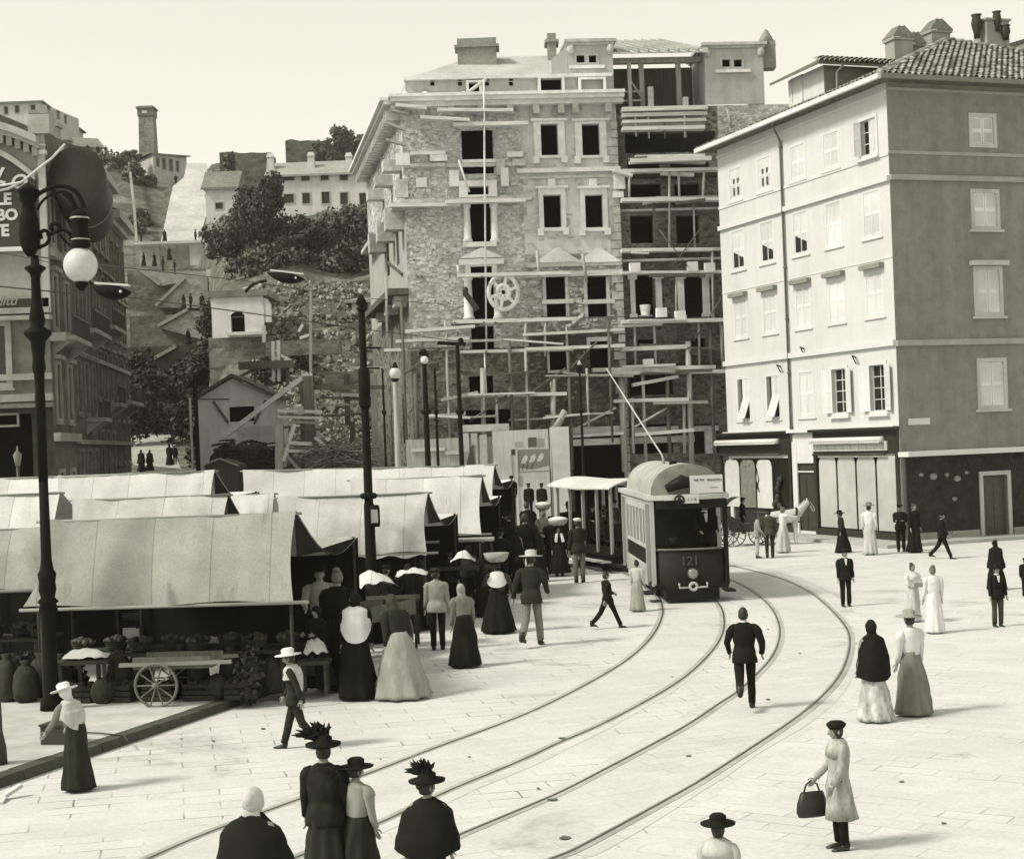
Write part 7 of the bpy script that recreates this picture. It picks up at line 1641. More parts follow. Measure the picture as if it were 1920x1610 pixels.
def person(label, pos, H, face, top='jacket', topc='black', leg='trousers', legc='black', hat='none', hatc='black', hair='short', hairc=None, lean=0.0,
           step=0.0, knee=0.0, arms=((.05,.12,.2),(.05,.12,.2)), shoe=True, shawl=None, apron=None, width=1.0, turn=0.0, tilt=0.0, collar=False, fingers=True, group=None, fat=1.0, moust=False, scarf=None, hem=.04, stripes=False):
    s = H/1.72; seed = PEOPLE_N[0]; PEOPLE_N[0] += 1; rr = random.Random(seed*13+5)
    t = thing('person', label, 'person', pos, group, R(face)); t.scale = (s, s, s)
    RX = Matrix.Rotation(lean, 3, 'X')
    def U(p): p = Vector(p); return RX @ (p-Vector((0,0,.95))) + Vector((0,0,.95))
    def legpose(sd, f, k):
        h = Vector((sd*.09, 0, .92)); kn = h+Vector((sd*.01, -math.sin(f), -math.cos(f)))*.43; an = kn+Vector((0, -math.sin(f-k), -math.cos(f-k)))*.42
        return h, kn, an, f-k
    lp = [legpose(-1, step, .05+ (knee if step < 0 else .0)), legpose(1, -step, .05+(knee if step > 0 else 0.0))]
    low = min(l[2].z for l in lp)-.075; dz = Vector((0,0,-low))
    lp = [(h+dz, k+dz, a+dz, ang) for h, k, a, ang in lp]
    def UU(p): return U(p)+dz
    ar = []
    for i, sd in enumerate((-1, 1)):
        f, o, b = arms[i][:3]; inw = arms[i][3] if len(arms[i]) > 3 else .0
        sh = Vector((sd*.185, .012, 1.405)); d1 = Vector((sd*math.sin(o), -math.sin(f)*math.cos(o), -math.cos(f)*math.cos(o)))
        el = sh+d1*.29; d2 = Vector((sd*math.sin(o)*.5-sd*inw, -math.sin(f+b), -math.cos(f+b))).normalized(); wr = el+d2*.255
        ar.append((UU(sh), UU(el), UU(wr), (RX @ d2).normalized()))
    # --- body: one skinned surface from the pelvis, with palms and fingers
    N = [(UU((0,0,.95)), .115), (UU((0,0,1.12)), .105), (UU((0,.01,1.30)), .115), (UU((0,.015,1.43)), .06), (UU((0,.0,1.50)), .052), (UU((0,-.005,1.56)), .06)]
    E = [(0,1),(1,2),(2,3),(3,4),(4,5)]
    for h, k, a, ang in lp:
        i = len(N); N += [(h-Vector((0,0,.06)), .078), (k, .055), (a, .030), (a+Vector((0,-.09,-.050)), .018), (a+Vector((0,-.14,-.058)), .010)]; E += [(0,i),(i,i+1),(i+1,i+2),(i+2,i+3),(i+3,i+4)]
    for sd, (sh, el, wr, d) in zip((-1, 1), ar):
        i = len(N); N += [(sh, .052), (el, .038), (wr, .026), (wr+d*.055, .030)]; E += [(2,i),(i,i+1),(i+1,i+2),(i+2,i+3)]
        if fingers:
            lat = d.cross(Vector((1,0,0))); lat = lat.normalized() if lat.length > .1 else Vector((0,1,0)); cu = d.cross(lat).normalized()*(-sd)
            for q, (off, ln, r) in enumerate(((.030,.072,.0085),(.011,.084,.009),(-.009,.078,.0088),(-.028,.060,.008))):
                j = len(N); b0 = wr+d*.085+lat*off; N += [(b0, r*1.15), (b0+d*ln*.5+cu*.010, r), (b0+d*ln*.85+cu*.034, r*.8)]; E += [(i+3,j),(j,j+1),(j+1,j+2)]
            j = len(N); b0 = wr+d*.035+lat*.030; N += [(b0+lat*.018, .011), (b0+lat*.030+d*.035+cu*.02, .010), (b0+lat*.026+d*.062+cu*.03, .008)]; E += [(i+3,j),(j,j+1),(j+1,j+2)]
        else:
            j = len(N); N += [(wr+d*.11, .024), (wr+d*.16, .014)]; E += [(i+3,j),(j,j+1)]
    V, Fc = skin_bake(N, E, 1)
    mb = MB(); mb.add(V, Fc, True)
    HR = RX @ Matrix.Rotation(turn, 3, 'Z') @ Matrix.Rotation(tilt, 3, 'X'); hc = UU((0,-.015,1.595))
    rs = []; n = 18; m_ = 14
    for i in range(m_+1):
        ph = math.pi*max(.04, min(.96, i/m_)); q = []
        for k in range(n):
            th = 2*math.pi*k/n; x = math.sin(ph)*math.cos(th); y = math.sin(ph)*math.sin(th); z = -math.cos(ph)
            r = Vector((x*.073, y*.092, z*.118))
            if z < -.1: r.x *= 1-.28*(-z-.1); r.y *= 1-.12*(-z)          # jaw
            if y < -.8 and -.35 < z < .12: r.y -= .022*(1-abs(z+.15)/.3) if abs(x) < .3 else 0
            if y < -.55 and .0 < z < .28 and .2 < abs(x) < .6: r.y += .008    # eye sockets
            if y < -.7 and z < -.62: r.y -= .008
            q.append(hc+HR @ r)
        rs.append(q)
    mb.rings(rs)
    for sd in (-1, 1): mb.ell(hc+HR @ Vector((sd*.075,.012,-.01)), (.012,.02,.032), 6, 5)
    mb.ell(hc+HR @ Vector((0,-.098,-.028)), (.013,.018,.024), 6, 5)
    mb.cur = 1
    for sd in (-1, 1): mb.ell(hc+HR @ Vector((sd*.030,-.078,.010)), (.012,.010,.007), 6, 5); mb.ell(hc+HR @ Vector((sd*.031,-.082,.030)), (.019,.008,.004), 6, 4)
    mb.ell(hc+HR @ Vector((0,-.076,-.064)), (.020,.008,.005), 6, 4)
    body = mb.build('body', [SK, EYE], t, True)
    hm = hairc or HAIRD
    def headp(x, y, z): return hc+HR @ Vector((x, y, z))
    def cap_shell(rx, ry, rz, zlo, yfront, n=16, m=8, back=0.0, cy=.008):
        rs = []
        for i in range(m+1):
            ph = (math.pi/2+zlo)*(1-i/m)+.03; q = []
            for k in range(n):
                th = 2*math.pi*k/n; x, y = math.cos(th), math.sin(th); f = 1.0
                lim = ph if y > 0 else min(ph, (math.pi/2+zlo)*(1-(1-yfront)*(-y)))
                q.append(headp(x*rx*math.sin(lim), y*ry*math.sin(lim)+cy, math.cos(lim)*rz))
            rs.append(q)
        return rs
    if hair in ('short', 'bun', 'bob'):
        mb = MB(); mb.rings(cap_shell(.082, .101, .128, .55 if hair != 'bob' else 1.0, .42))
        if hair == 'bun': mb.ell(headp(0,.10,.03), (.05,.045,.05)) if hat != 'none' else mb.ell(headp(0,.06,.11), (.055,.055,.04))
        mb.build('hair', hm, t, True)
    if moust: MB().ell(headp(0,-.100,-.048), (.034,.012,.009), 8, 5).build('moustache', HAIRD, t, True)
    if hair == 'scarf':
        mb = MB(); mb.rings(cap_shell(.092, .112, .135, .75, .55)); tp_ = headp(0,.06,-.06)
        mb.rings([[headp(math.cos(2*math.pi*k/10)*rx, .045+math.sin(2*math.pi*k/10)*ry, z) for k in range(10)] for rx, ry, z in ((.06,.05,.0),(.09,.055,-.12),(.12,.05,-.22),(.02,.03,-.32))]); mb.ell(headp(0,.075,.03), (.062,.06,.075), 8, 6); wrinkle(mb, .022, seed, 14, 9); mb.build('headscarf', CL[scarf or 'black'], t, True)
    hm2 = CL[hatc] if hatc in CL else hatc
    if hat != 'none':
        mb = MB()
        def hl(prof, ox=0, oy=0, sx=1.0, sy=1.2): mb.rings([[headp(math.cos(2*math.pi*k/16)*r*sx+ox, math.sin(2*math.pi*k/16)*r*sy+oy, z) for k in range(16)] for r, z in prof])
        if hat == 'bowler': hl([(.085,.045),(.125,.05),(.13,.058),(.09,.062),(.088,.11),(.075,.15),(.04,.172),(.005,.176)])
        elif hat == 'cap': hl([(.090,.05),(.112,.09),(.112,.115),(.06,.14),(.005,.143)], 0, -.005); mb.prism([headp(-.06,-.10,.06), headp(.06,-.10,.06), headp(.045,-.155,.045), headp(-.045,-.155,.045)], HR @ Vector((0,0,.012)))
        elif hat == 'boater': hl([(.085,.055),(.165,.058),(.165,.07),(.09,.072),(.088,.14),(.005,.142)], sy=1.1)
        elif hat == 'wide': hl([(.085,.06),(.21,.055),(.215,.07),(.10,.082),(.105,.15),(.07,.18),(.005,.185)], sy=1.1)
        elif hat == 'beret': hl([(.088,.035),(.112,.07),(.112,.10),(.07,.132),(.005,.138)], 0, .012)
        elif hat == 'feather':
            hl([(.085,.06),(.19,.06),(.2,.085),(.10,.09),(.10,.15),(.06,.18),(.005,.185)], sy=1.1)
            for i in range(70):
                an = rr.uniform(-1.2,1.4); l = rr.uniform(.10,.24); b = headp(.02+rr.uniform(-.06,.09), rr.uniform(-.06,.08), .14); d = HR @ Vector((math.sin(an)*.8+.25, rr.uniform(-.4,.4), math.cos(an))).normalized()*l
                mb.tube([b, b+d*.6, b+d+Vector((.02,0,-.03))], [.012,.022,.004], 4)
        mb.build('hat', hm2, t, True)
        if hat in ('bowler','boater'):
            mb = MB(); mb.rings([[headp(math.cos(2*math.pi*k/16)*r, math.sin(2*math.pi*k/16)*r*(1.2 if hat == 'bowler' else 1.1), z) for k in range(16)] for r, z in ((.0905,.072),(.0905,.092))]); mb.build('hat_band', CL['black'], t, True)
    # --- clothes
    def ring(z, rx, ry, y=0.0, n=18, fold=0.0, kf=9, low=False, ph=0.0):
        q = []
        for k in range(n):
            a = 2*math.pi*k/n; f = 1+fold*math.sin(kf*a+ph); p = Vector((math.cos(a)*rx*f, math.sin(a)*ry*f+y, z)); q.append((p+dz) if low else UU(p))
        return q
    ft = fat
    def torso(z0, rx0, ry0): return [ring(z0, rx0*ft, ry0*ft), ring(1.06, .165*ft, .120*ft), ring(1.20, .185*ft, .130*ft), ring(1.32, .196*ft, .130), ring(1.39, .190, .108, .01), ring(1.435, .145, .090, .015), ring(1.475, .066, .066, .01)]
    def sleeves(mb, r0=.074, r1=.058, r2=.046, puff=0.0):
        for sh, el, wr, d in ar:
            a = sh+(el-sh)*.5; b = el+(wr-el)*.5
            inn = Vector((-.07 if sh.x > 0 else .07, 0, -.005))
            d1_ = (el-sh).normalized(); ow = inn*-1
            mb.tube([sh+inn*1.1+Vector((0,0,.0)), sh+inn*.55+Vector((0,0,-.006)), sh+inn*.12+Vector((0,0,-.022)), sh+ow*.10+d1_*.045+Vector((0,0,-.012)), sh+ow*.08+d1_*.10, a, el, b, wr-d*.01], [r0*.50, r0*.74, r0*.86, r0*(.92+puff*.5), r0*(.96+puff), r0*.92, r1, (r1+r2)/2, r2], 10)
    tm, lm = CL.get(topc, topc), CL.get(legc, legc)
    if leg == 'trousers':
        mb = MB(); mb.rings([ring(1.06,.140,.100), ring(.95,.150,.108), [(p) for p in ring(.86,.150,.108, low=True)]])
        for h, k, a, ang in lp: mb.tube([h+Vector((0,0,.03)), h+(k-h)*.5, k, k+(a-k)*.5, a+Vector((0,0,.02))], [.088,.086,.072,.068,.062], 10)
        wrinkle(mb, .012, seed, 9, 9); mb.build('trousers', lm, t, True)
    else:
        mb = MB(); w_ = width; sy = -math.sin(step)*.12
        top_z = 1.07; hz = hem
        R_ = []
        for i in range(9):
            u = i/8; z = top_z+(hz-top_z)*u; rx = .142+(.31*w_-.142+.02)*(u**(.8 if top != 'jacket' else 1.15)); ry = .112+(.33*w_-.112)*(u**.8)
            R_.append(ring(z, rx, ry, y=.03*u, n=36, fold=.012+.085*u, kf=9, low=(u > .2), ph=seed+math.sin(u*3)*.4))
        mb.rings(densify(R_, 2)); wrinkle(mb, .045, seed, 7, 1.1); mb.build('skirt', lm, t, True)
    if top == 'jacket':
        mb = MB(); mb.rings([ring(.80,.188*ft,.142*ft), ring(.92,.182*ft,.135*ft)]+torso(.98,.175,.128)) if False else mb.rings(densify([ring(.80,.208*ft,.168*ft), ring(.92,.200*ft,.160*ft)]+torso(.99,.186,.146))); sleeves(mb); wrinkle(mb, .020, seed, 9, 7); o = mb.build('jacket', tm, t, True)
        if collar:
            mb = MB(); mb.prism([UU((-.042,-.106,1.445)), UU((.042,-.106,1.445)), UU((.012,-.142,1.26)), UU((-.012,-.142,1.26))], (0,-.012,0)); mb.rings([ring(1.455,.068,.070,.008), ring(1.50,.062,.066,.004)], cap=False); mb.build('shirt', CL['white'], t, True)
    elif top == 'coat':
        mb = MB(); mb.rings([ring(.42,.245*ft,.215*ft,.02,36,.05,7), ring(.60,.225*ft,.190*ft,.015,36,.035,7), ring(.85,.195*ft,.155*ft,.0,36,.015,7)]+[ring(z,rx*ft,ry*ft,y,36) for z,rx,ry,y in ((1.06,.172,.126,0),(1.20,.185,.130,0),(1.32,.195,.128,0),(1.40,.192,.104,.01),(1.44,.13,.084,.015),(1.475,.064,.064,.01))]); sleeves(mb, .070,.060,.054); wrinkle(mb, .026, seed, 8, 3); mb.build('coat', tm, t, True)
        mb = MB(); mb.rings([ring(1.49,.085,.085,.01), ring(1.45,.16,.115,.01), ring(1.36,.215,.145,.005), ring(1.26,.222,.152,.0)]); mb.build('collar_cape', tm, t, True)
    elif top == 'blouse':
        mb = MB(); mb.rings(densify(torso(1.0,.145,.112))); (sleeves(mb, .072,.056,.036, .15) if not (shawl and shawl[1] < 1.0) else None); wrinkle(mb, .02, seed, 9, 7); mb.build('blouse', tm, t, True)
    if shawl:
        sc_, ln = shawl; mb = MB(); zb = ln
        R_ = [ring(1.49,.075,.075,.01,24), ring(1.455,.135,.100,.012,24), ring(1.41,.205,.135,.012,24)]
        for i in range(1, 7): u = i/6; z = 1.41+(zb-1.41)*u; e = min(1.0, (1.41-z)/.42); R_.append(ring(z, (.205+.075*e+.045*max(0,(.99-z)/.3))*ft, (.135+.085*e+.04*max(0,(.99-z)/.3))*ft, .012, 24, .01+.04*e*u, 7))
        R_[-1] = [p+Vector((0,0,-(.10 if zb < 1.0 else .26)*max(0, math.sin(2*math.pi*k/24)))) for k, p in enumerate(R_[-1])]
        mb.rings(densify(R_, 2), cap=False); wrinkle(mb, .035, seed, 7, 2.5); mb.build('shawl', CL[sc_], t, True)
    if apron:
        mb = MB(); vs = []
        for i in range(7):
            u = i/6; z = 1.05+(.30-1.05)*u
            for k in range(7):
                a = math.pi*1.5+(k/6-.5)*(1.6-.3*u); rx = .15+(.25*width-.12)*u; ry = .125+(.27*width-.10)*u; p = Vector((math.cos(a)*rx*1.06, math.sin(a)*ry*1.08+.03*u, z)); vs.append(p+dz)
        mb.add(vs, [(i*7+k, i*7+k+1, (i+1)*7+k+1, (i+1)*7+k) for i in range(6) for k in range(6)], True); mb.build('apron', CL[apron], t, True)
    if shoe:
        for h, k, a, ang in lp:
            mb = MB(); fl = min(0.0, a.z-.08)
            tip = Vector((0,-.19,-.055+ (0.0 if a.z < .12 else -.05)))
            mb.rings([[a+Vector((x*.046, .055, .02+z*.05)) for x, z in OCT], [a+Vector((x*.050, .045, -.03+z*.045)) for x, z in OCT], [a+Vector((x*.046,-.06,-.038+z*.036)) for x, z in OCT], [a+Vector((x*.045,-.13,-.050+z*.026)) for x, z in OCT], [a+tip+Vector((x*.025,0,-.0+z*.014)) for x, z in OCT]]); mb.tube([a+Vector((0,.01,-.03)), a+Vector((0,.01,.11))], [.05,.052], 8); mb.build('shoe', SHOE, t, True)
    return t, s, ar, hc
OCT = [(math.cos(2*math.pi*k/8), math.sin(2*math.pi*k/8)) for k in range(8)]
def pp(label, x, ytop, yfeet, face=180, z=0.0, D=None, hk=1.0, **kw):
    if D: p = at(x, (ytop+yfeet)/2, D); p.z = z
    else: p = gnd(x, yfeet, z); D = p.y
    Hh = (zat(x, ytop, D)-z)*hk
    kw.setdefault('fingers', D < 45)
    r = person(label, p, Hh, face, **kw); return r, p, D
def item_at(t4, i, dz=0.0):
    t, s, ar, hc = t4; m = Matrix.Translation(t.location) @ Matrix.Rotation(t.rotation_euler.z, 4, 'Z') @ Matrix.Scale(s, 4)
    return m @ (ar[i][2]+ar[i][3]*.10)+Vector((0,0,dz))
def headtop(t4, dz=.12):
    t, s, ar, hc = t4; m = Matrix.Translation(t.location) @ Matrix.Rotation(t.rotation_euler.z, 4, 'Z') @ Matrix.Scale(s, 4); return m @ (hc+Vector((0,0,dz)))
def head_basket(r, label, rad=.34, h=.22, m=None, cov=True, seed=0):
    p = headtop(r, .115); b = thing('basket', label, 'basket', p); mm = m or WKL
    MB().lathe([(rad*.6,0),(rad*.85,h*.35),(rad,h),(rad*.96,h)], (0,0,0), 14).build('weave', mm, b, True)
    if cov: MB().ell((0,0,h), (rad*.98,rad*.98,h*.55), 14, 8).build('cloth', CL['white'], b, True)
    return b
UP = ((2.5,.15,.25),(.15,.15,.4)); CARRY = ((.15,.05,1.5,.35),(.15,.05,1.5,.35)); HIP = ((-.35,.55,1.3,.5),(-.35,.55,1.3,.5)); WALK = ((.35,.10,.25),(-.35,.10,.2))
# --- right of the tracks
(g, gp, gD) = pp('girl in a long pale caped coat and dark beret holding a black bag', 1577, 1352, 1592, face=-78, top='coat', topc=cloth('coat_speckled', .30, .45), leg='trousers', legc='black', hat='beret', hair='bob', arms=((.25,.06,.5),(.18,.06,.35)))
bp = item_at(g, 0, -.02); bp2 = item_at(g, 1); q = at(1546, 1522, gD-.25); t = thing('handbag', 'black leather bag hanging from the hand of the girl in the pale coat', 'bag', (bp.x, bp.y, bp.z-.36)); sb = .34
mb = MB(); mb.rings([[Vector((x*w_, y*d_, z)) for x, y in OCT] for w_, d_, z in ((.17,.05,0),(.20,.085,.06),(.19,.08,.16),(.15,.04,.27),(.14,.02,.29))], True); mb.build('pouch', plain('bag_leather', .015, .5, .4), t, True)
mb = MB(); mb.tube([(-.10,0,.28),(-.07,0,.37),(0,0,.42),(.07,0,.37),(.10,0,.28)], .011, 6); mb.build('handle', plain('bag_leather', .015), t, True); t.rotation_euler.z = R(15)
pp('man in black suit seen from behind, striding between the tram tracks, one foot lifted', 1400, 1136, 1330, face=172, top='jacket', topc='black', legc='black', hair='short', step=.22, knee=1.0, arms=((-.25,.38,.9,.2),(.0,.35,.7,.3)), collar=True)
pp('woman in black cape and headscarf with pale ruffled skirt, walking away', 1640, 1162, 1352, face=190, leg='skirt', legc=cloth('skirt_ruffled', .40, .5), hair='scarf', scarf='black', shawl=('black', .80), width=.9, top='blouse', topc='black')
pp('woman in wide grey hat, white blouse and two tone grey skirt beside the caped woman', 1712, 1148, 1340, face=200, leg='skirt', legc='grey', hat='wide', hatc='mid', hair='bun', top='blouse', topc='white', width=.95)
pp('man in black suit with white collar standing alone right of the outer track', 1587, 1030, 1137, face=4, collar=True, hat='cap', moust=True, arms=((.02,.10,.1),(.02,.10,.1)))
r, p_, D_ = pp('woman in white holding a wrapped parcel, left of the white dressed pair', 1714, 1056, 1166, face=20, leg='skirt', legc='light', top='blouse', topc='white', hair='bun', arms=CARRY, width=.7)
c = item_at(r, 0, .02); mb = MB(); mb.box((0,0,0), (.36,.26,.12), R(20), R(15)); tag(mb.build('parcel', mat('wrap_paper', .32, .2, 5), None, base=None), 'wrapped parcel in the arms of the woman in white', 'parcel').location = c
pp('woman in long white dress with bare head, right of the parcel carrier', 1753, 1060, 1187, face=185, leg='skirt', legc='white', top='blouse', topc='white', hair='bun', hairc=HAIRL, width=.78)
pp('man in dark coat and grey trousers facing the street, near the right edge', 1872, 1060, 1175, face=8, legc='char', collar=True, hat='bowler', hatc='black')
pp('dark cloaked woman right behind the man in grey trousers', 1869, 1012, 1106, face=170, leg='skirt', legc='black', shawl=('black', .8), hair='scarf', scarf='black', top='blouse', topc='black')
pp('dark dressed person cut by the right edge of the photograph', 1924, 1046, 1118, face=0, hat='cap')
pp('man in dark clothes with folded arms at the house corner', 1690, 946, 1034, face=-20, arms=CARRY, hat='cap')
pp('woman in long black dress beside the man at the house corner', 1716, 944, 1036, face=30, leg='skirt', legc='black', top='blouse', topc='black', hair='bun', width=.85)
pp('man with black coat striding past the grey shop front', 1768, 958, 1048, face=70, step=.38, knee=.3, arms=WALK, hat='cap')
pp('woman in dark dress walking before the shuttered shop', 1580, 958, 1036, face=-100, leg='skirt', legc='black', top='blouse', topc='dark', hat='wide', hatc='black', hair='bun', step=.2, lean=.08)
pp('woman in white blouse with large hat before the shuttered shop', 1632, 944, 1040, face=150, leg='skirt', legc='light', top='blouse', topc='white', hat='wide', hatc='grey', hair='bun', width=.75)
pp('man in light suit bending to his neighbour beside the horse carriage', 1421, 962, 1046, face=80, topc='mid', legc='light', lean=.12, hair='short', arms=((.3,.2,.5),(.6,.2,.3)))
pp('slim man in dark grey suit next to the light suited man', 1444, 954, 1046, face=170, topc='char', legc='dark', hat='cap')
pp('woman in pale long coat standing at the horse, right of the two men', 1470, 950, 1036, face=100, leg='skirt', legc='light', top='blouse', topc='white', hair='bun', hairc=HAIRL, arms=((1.3,.1,.3),(.9,.1,.3)), width=.85)
pp('driver in dark coat and bowler on the box of the dark horse carriage', 1392, 934, 985, face=80, D=69.2, z=.5, hat='bowler', hk=1.0)
pp('child in pale coat and dark hat in the foreground, cut by the bottom edge', 1350, 1534, 1780, face=160, D=14.6, hat='wide', hatc='black', top='coat', topc='light', legc='dark', hair='bob')
# --- middle
pp('boy in dark clothes running before the tram', 1141, 1066, 1178, face=112, step=.45, knee=.25, lean=-.05, arms=((-.5,.2,.2),(.45,.2,.6)), topc='black', hair='short')
pp('woman in pale dress passing close in front of the tram step', 1197, 1050, 1146, face=150, leg='skirt', legc='mid', top='blouse', topc='light', hair='bun', width=.8)
r, p_, D_ = pp('woman in wide black skirt with white shawl carrying a basket on her head', 936, 1052, 1186, face=178, leg='skirt', legc='black', top='blouse', topc='char', hair='scarf', scarf='dark', width=1.25, arms=((-.2,.5,1.2,.4),(.2,.5,1.3,.4)), shawl=None)
head_basket(r, 'pale banded basket on the head of the wide skirted woman', .33, .22, cov=False)
mb = MB(); t_ = r[0]; mb.rings([[Vector((math.cos(2*math.pi*k/20)*rx, math.sin(2*math.pi*k/20)*ry+.01, z-(.16*max(0, math.sin(2*math.pi*k/20)) if z < 1.35 else 0))) for k in range(20)] for z, rx, ry in ((1.49,.075,.075),(1.44,.17,.12),(1.34,.24,.17),(1.26,.255,.185))], cap=False); mb.build('kerchief', CL['white'], t_, True)
pp('man in grey trousers with jacket over his shoulders and pale hat, walking away', 1000, 1034, 1211, face=165, topc='dark', legc='grey', hat='wide', hatc='light', step=.25, knee=.5, lean=.06, arms=((.2,.25,.8,.2),(-.2,.35,.3)))
pp('man in light grey jacket and dark trousers seen from behind by the stalls', 822, 1066, 1218, face=185, topc='mid', legc='black', hat='cap', hatc='dark', fat=1.05)
pp('stooping woman in long black skirt between the grey jacket and the wide skirt', 872, 1094, 1250, face=200, leg='skirt', legc='black', top='blouse', topc='grey', hair='scarf', scarf='mid', lean=.15, width=1.0)
r, p_, D_ = pp('woman in broad pale grey skirt bending beside the tilted cart', 752, 1112, 1308, face=215, leg='skirt', legc='mid', top='blouse', topc='dark', hair='scarf', scarf='char', lean=.28, width=1.45)
pp('bareheaded woman in long black dress, back to the camera, tallest by the stall', 640, 1066, 1292, face=178, leg='skirt', legc='black', top='blouse', topc='black', hair='bun', hairc=HAIRL, width=.95, fat=1.15)
pp('woman in black skirt with white kerchief over her shoulders', 672, 1108, 1310, face=183, leg='skirt', legc='black', top='blouse', topc='black', hair='scarf', scarf='black', shawl=('white', 1.16), width=.95)
pp('vendor in pale sleeves behind the counter at the end of the grey stall', 602, 1062, 1260, face=10, D=33.6, z=KZ, top='blouse', topc='mid', legc='black', hat='cap', arms=((.3,.3,1.0,.2),(.3,.3,1.0,.2)))
pp('vendor in dark dress leaning over the stand beside the grey stall', 596, 1136, 1330, face=-30, D=31.3, z=KZ, leg='skirt', legc='black', top='blouse', topc='black', hair='scarf', scarf='black', arms=CARRY, apron='char')
pp('person in white straw hat and dark clothes hurrying along the kerb', 556, 1216, 1404, face=-95, topc='dark', legc='dark', hat='wide', hatc='white', step=.3, knee=.3, lean=.1, arms=WALK, shawl=('light', 1.25))
pp('woman with white headcloth bending forward on the kerb at the left', 146, 1282, 1482, face=-120, leg='skirt', legc='dark', top='blouse', topc='grey', hair='scarf', scarf='white', hat='wide', hatc='white', lean=.30, width=.75, arms=((.7,.1,.4),(.7,.1,.4)), shawl=('light', 1.2))
# --- crowd near the trailer
r, p_, D_ = pp('woman in black dress with white neckerchief and white bundle on her head', 1050, 984, 1080, face=5, leg='skirt', legc='black', top='blouse', topc='black', hair='scarf', scarf='black', width=1.15, apron='black', hem=.12)
head_basket(r, 'white covered basket on the head of the woman in black', .36, .2)
mb = MB(); t_ = r[0]
for sd in (-1, 1): mb.prism([Vector((sd*.03,-.15,1.46)), Vector((sd*.12,-.14,1.44)), Vector((sd*.17,-.24,1.18)), Vector((sd*.08,-.24,1.15))], (0,-.02,0))
mb.build('neckerchief', CL['white'], t_, True)
pp('man in dark jacket and pale trousers standing beside the bundle carrier', 1087, 972, 1092, face=190, topc='dark', legc='grey', hat='cap', hatc='white', arms=((.5,.1,1.0,.2),(.1,.1,.2)))
r, p_, D_ = pp('woman with white veil like headcloth and basket in the crowd', 1022, 955, 1062, face=20, leg='skirt', legc='dark', top='blouse', topc='mid', hair='scarf', scarf='white', width=.9)
head_basket(r, 'pale round basket on the white veiled woman', .32, .2)
pp('tall man in black coat at the right end of the stalls', 988, 962, 1100, face=175, fat=1.1, hat='none', hair='short')
pp('stout woman in black shawl standing left of the tall black coated man', 966, 985, 1110, face=170, leg='skirt', legc='black', top='blouse', topc='black', shawl=('black', .9), hair='scarf', scarf='black', width=1.0)
pp('man with pale flat bundle before the stall end', 942, 990, 1120, face=160, topc='black', legc='black', hat='cap', arms=CARRY)
pp('man in black standing between the crowd and trailer', 1070, 942, 1052, face=180, hat='bowler')
pp('woman in dark clothes behind the white bundle carrier', 1110, 950, 1058, face=175, leg='skirt', legc='black', top='blouse', topc='black', hair='scarf', scarf='dark')
pp('stooping man in black in front of the posters', 992, 940, 1030, face=200, lean=.25, topc='black', legc='black', D=66)
for i, (x, yt, yb, lab, kw) in enumerate(((960,892,958,'tall man in dark overcoat waiting at the hoarding',dict(face=200,step=.12)),(992,906,962,'man leaning left before the picture poster',dict(face=190,lean=.08)),(1016,906,962,'man in cap standing right of the leaning man at the poster',dict(face=170)),(944,912,964,'person in black next to the tall overcoat man',dict(face=150)))):
    D_ = 76; z_ = zat(x, yt, D_)-1.72*(1.04 if i == 0 else .95); pp(lab, x, yt, yb, D=D_, z=max(0, z_), topc='black', legc='black', hat='cap', group=None, **kw)
pp('conductor in dark uniform standing in the open trailer', 1112, 948, 1000, D=60, z=.74, face=20, hat='cap', arms=((.3,.1,1.2,.2),(.1,.1,.3)))
pp('passenger with raised pale sleeve in the open trailer', 1152, 938, 1000, D=58.6, z=.74, face=-20, topc='char', arms=((1.5,.2,1.0),(.1,.1,.2)), hat='cap')
pp('passenger in black boarding the trailer step', 1133, 955, 1040, D=59, z=.45, face=150, topc='black', legc='black', hat='cap', hatc='black')
pp('tram driver in dark uniform and cap on the front platform', 1322, 938, 1030, D=46.9, z=.55, face=5, hat='cap', collar=True, moust=True, arms=((.4,.1,.9,.2),(.4,.1,.9,.2)))
EX = [(845,1030,46.5,'shopper in black at the counter of the white stall near the tram',dict(hat='cap')),(880,1022,48,'woman in dark shawl at the white stall counter',dict(leg='skirt',hair='scarf',scarf='black',shawl=('dark',.9))),(905,1000,50,'man with bowler by the right end of the white stall',dict(hat='bowler')),(925,985,53,'woman in grey headscarf behind the basket carrier',dict(leg='skirt',hair='scarf',scarf='mid')),(955,960,58,'man in dark cap deep in the crowd left of the trailer',dict(hat='cap')),(1005,985,55,'woman in black shawl beside the veiled woman',dict(leg='skirt',hair='scarf',scarf='black',shawl=('black',.9))),(1035,968,58,'man in black between veiled woman and trailer',dict(hat='cap')),(940,950,62,'man with white cap near the last white canvas',dict(hat='cap',hatc='white')),
      (700,1075,39.5,'woman in black bending over the tilted cart load',dict(leg='skirt',hair='scarf',scarf='black',lean=.3)),(725,1060,41,'man in dark jacket behind the tilted cart',dict(hat='cap')),(790,1050,42,'woman in black at the corner of the light canvas stall',dict(leg='skirt',hair='scarf',scarf='dark')),(765,1058,41.5,'vendor in dark apron behind the tilted cart',dict(leg='skirt',hair='bun',apron='char')),(620,1075,36.5,'woman in dark shawl just behind the tall bareheaded woman',dict(leg='skirt',hair='scarf',scarf='black',shawl=('black',.85))),(665,1068,37.5,'man in cap standing in the shade of the light canvas',dict(hat='cap')),(905,1055,44.5,'woman in black behind the basket carrier, nearest the stalls',dict(leg='skirt',hair='scarf',scarf='black')),(970,1040,51,'man in long black coat in the thick of the crowd',dict(top='coat',hat='bowler'))]
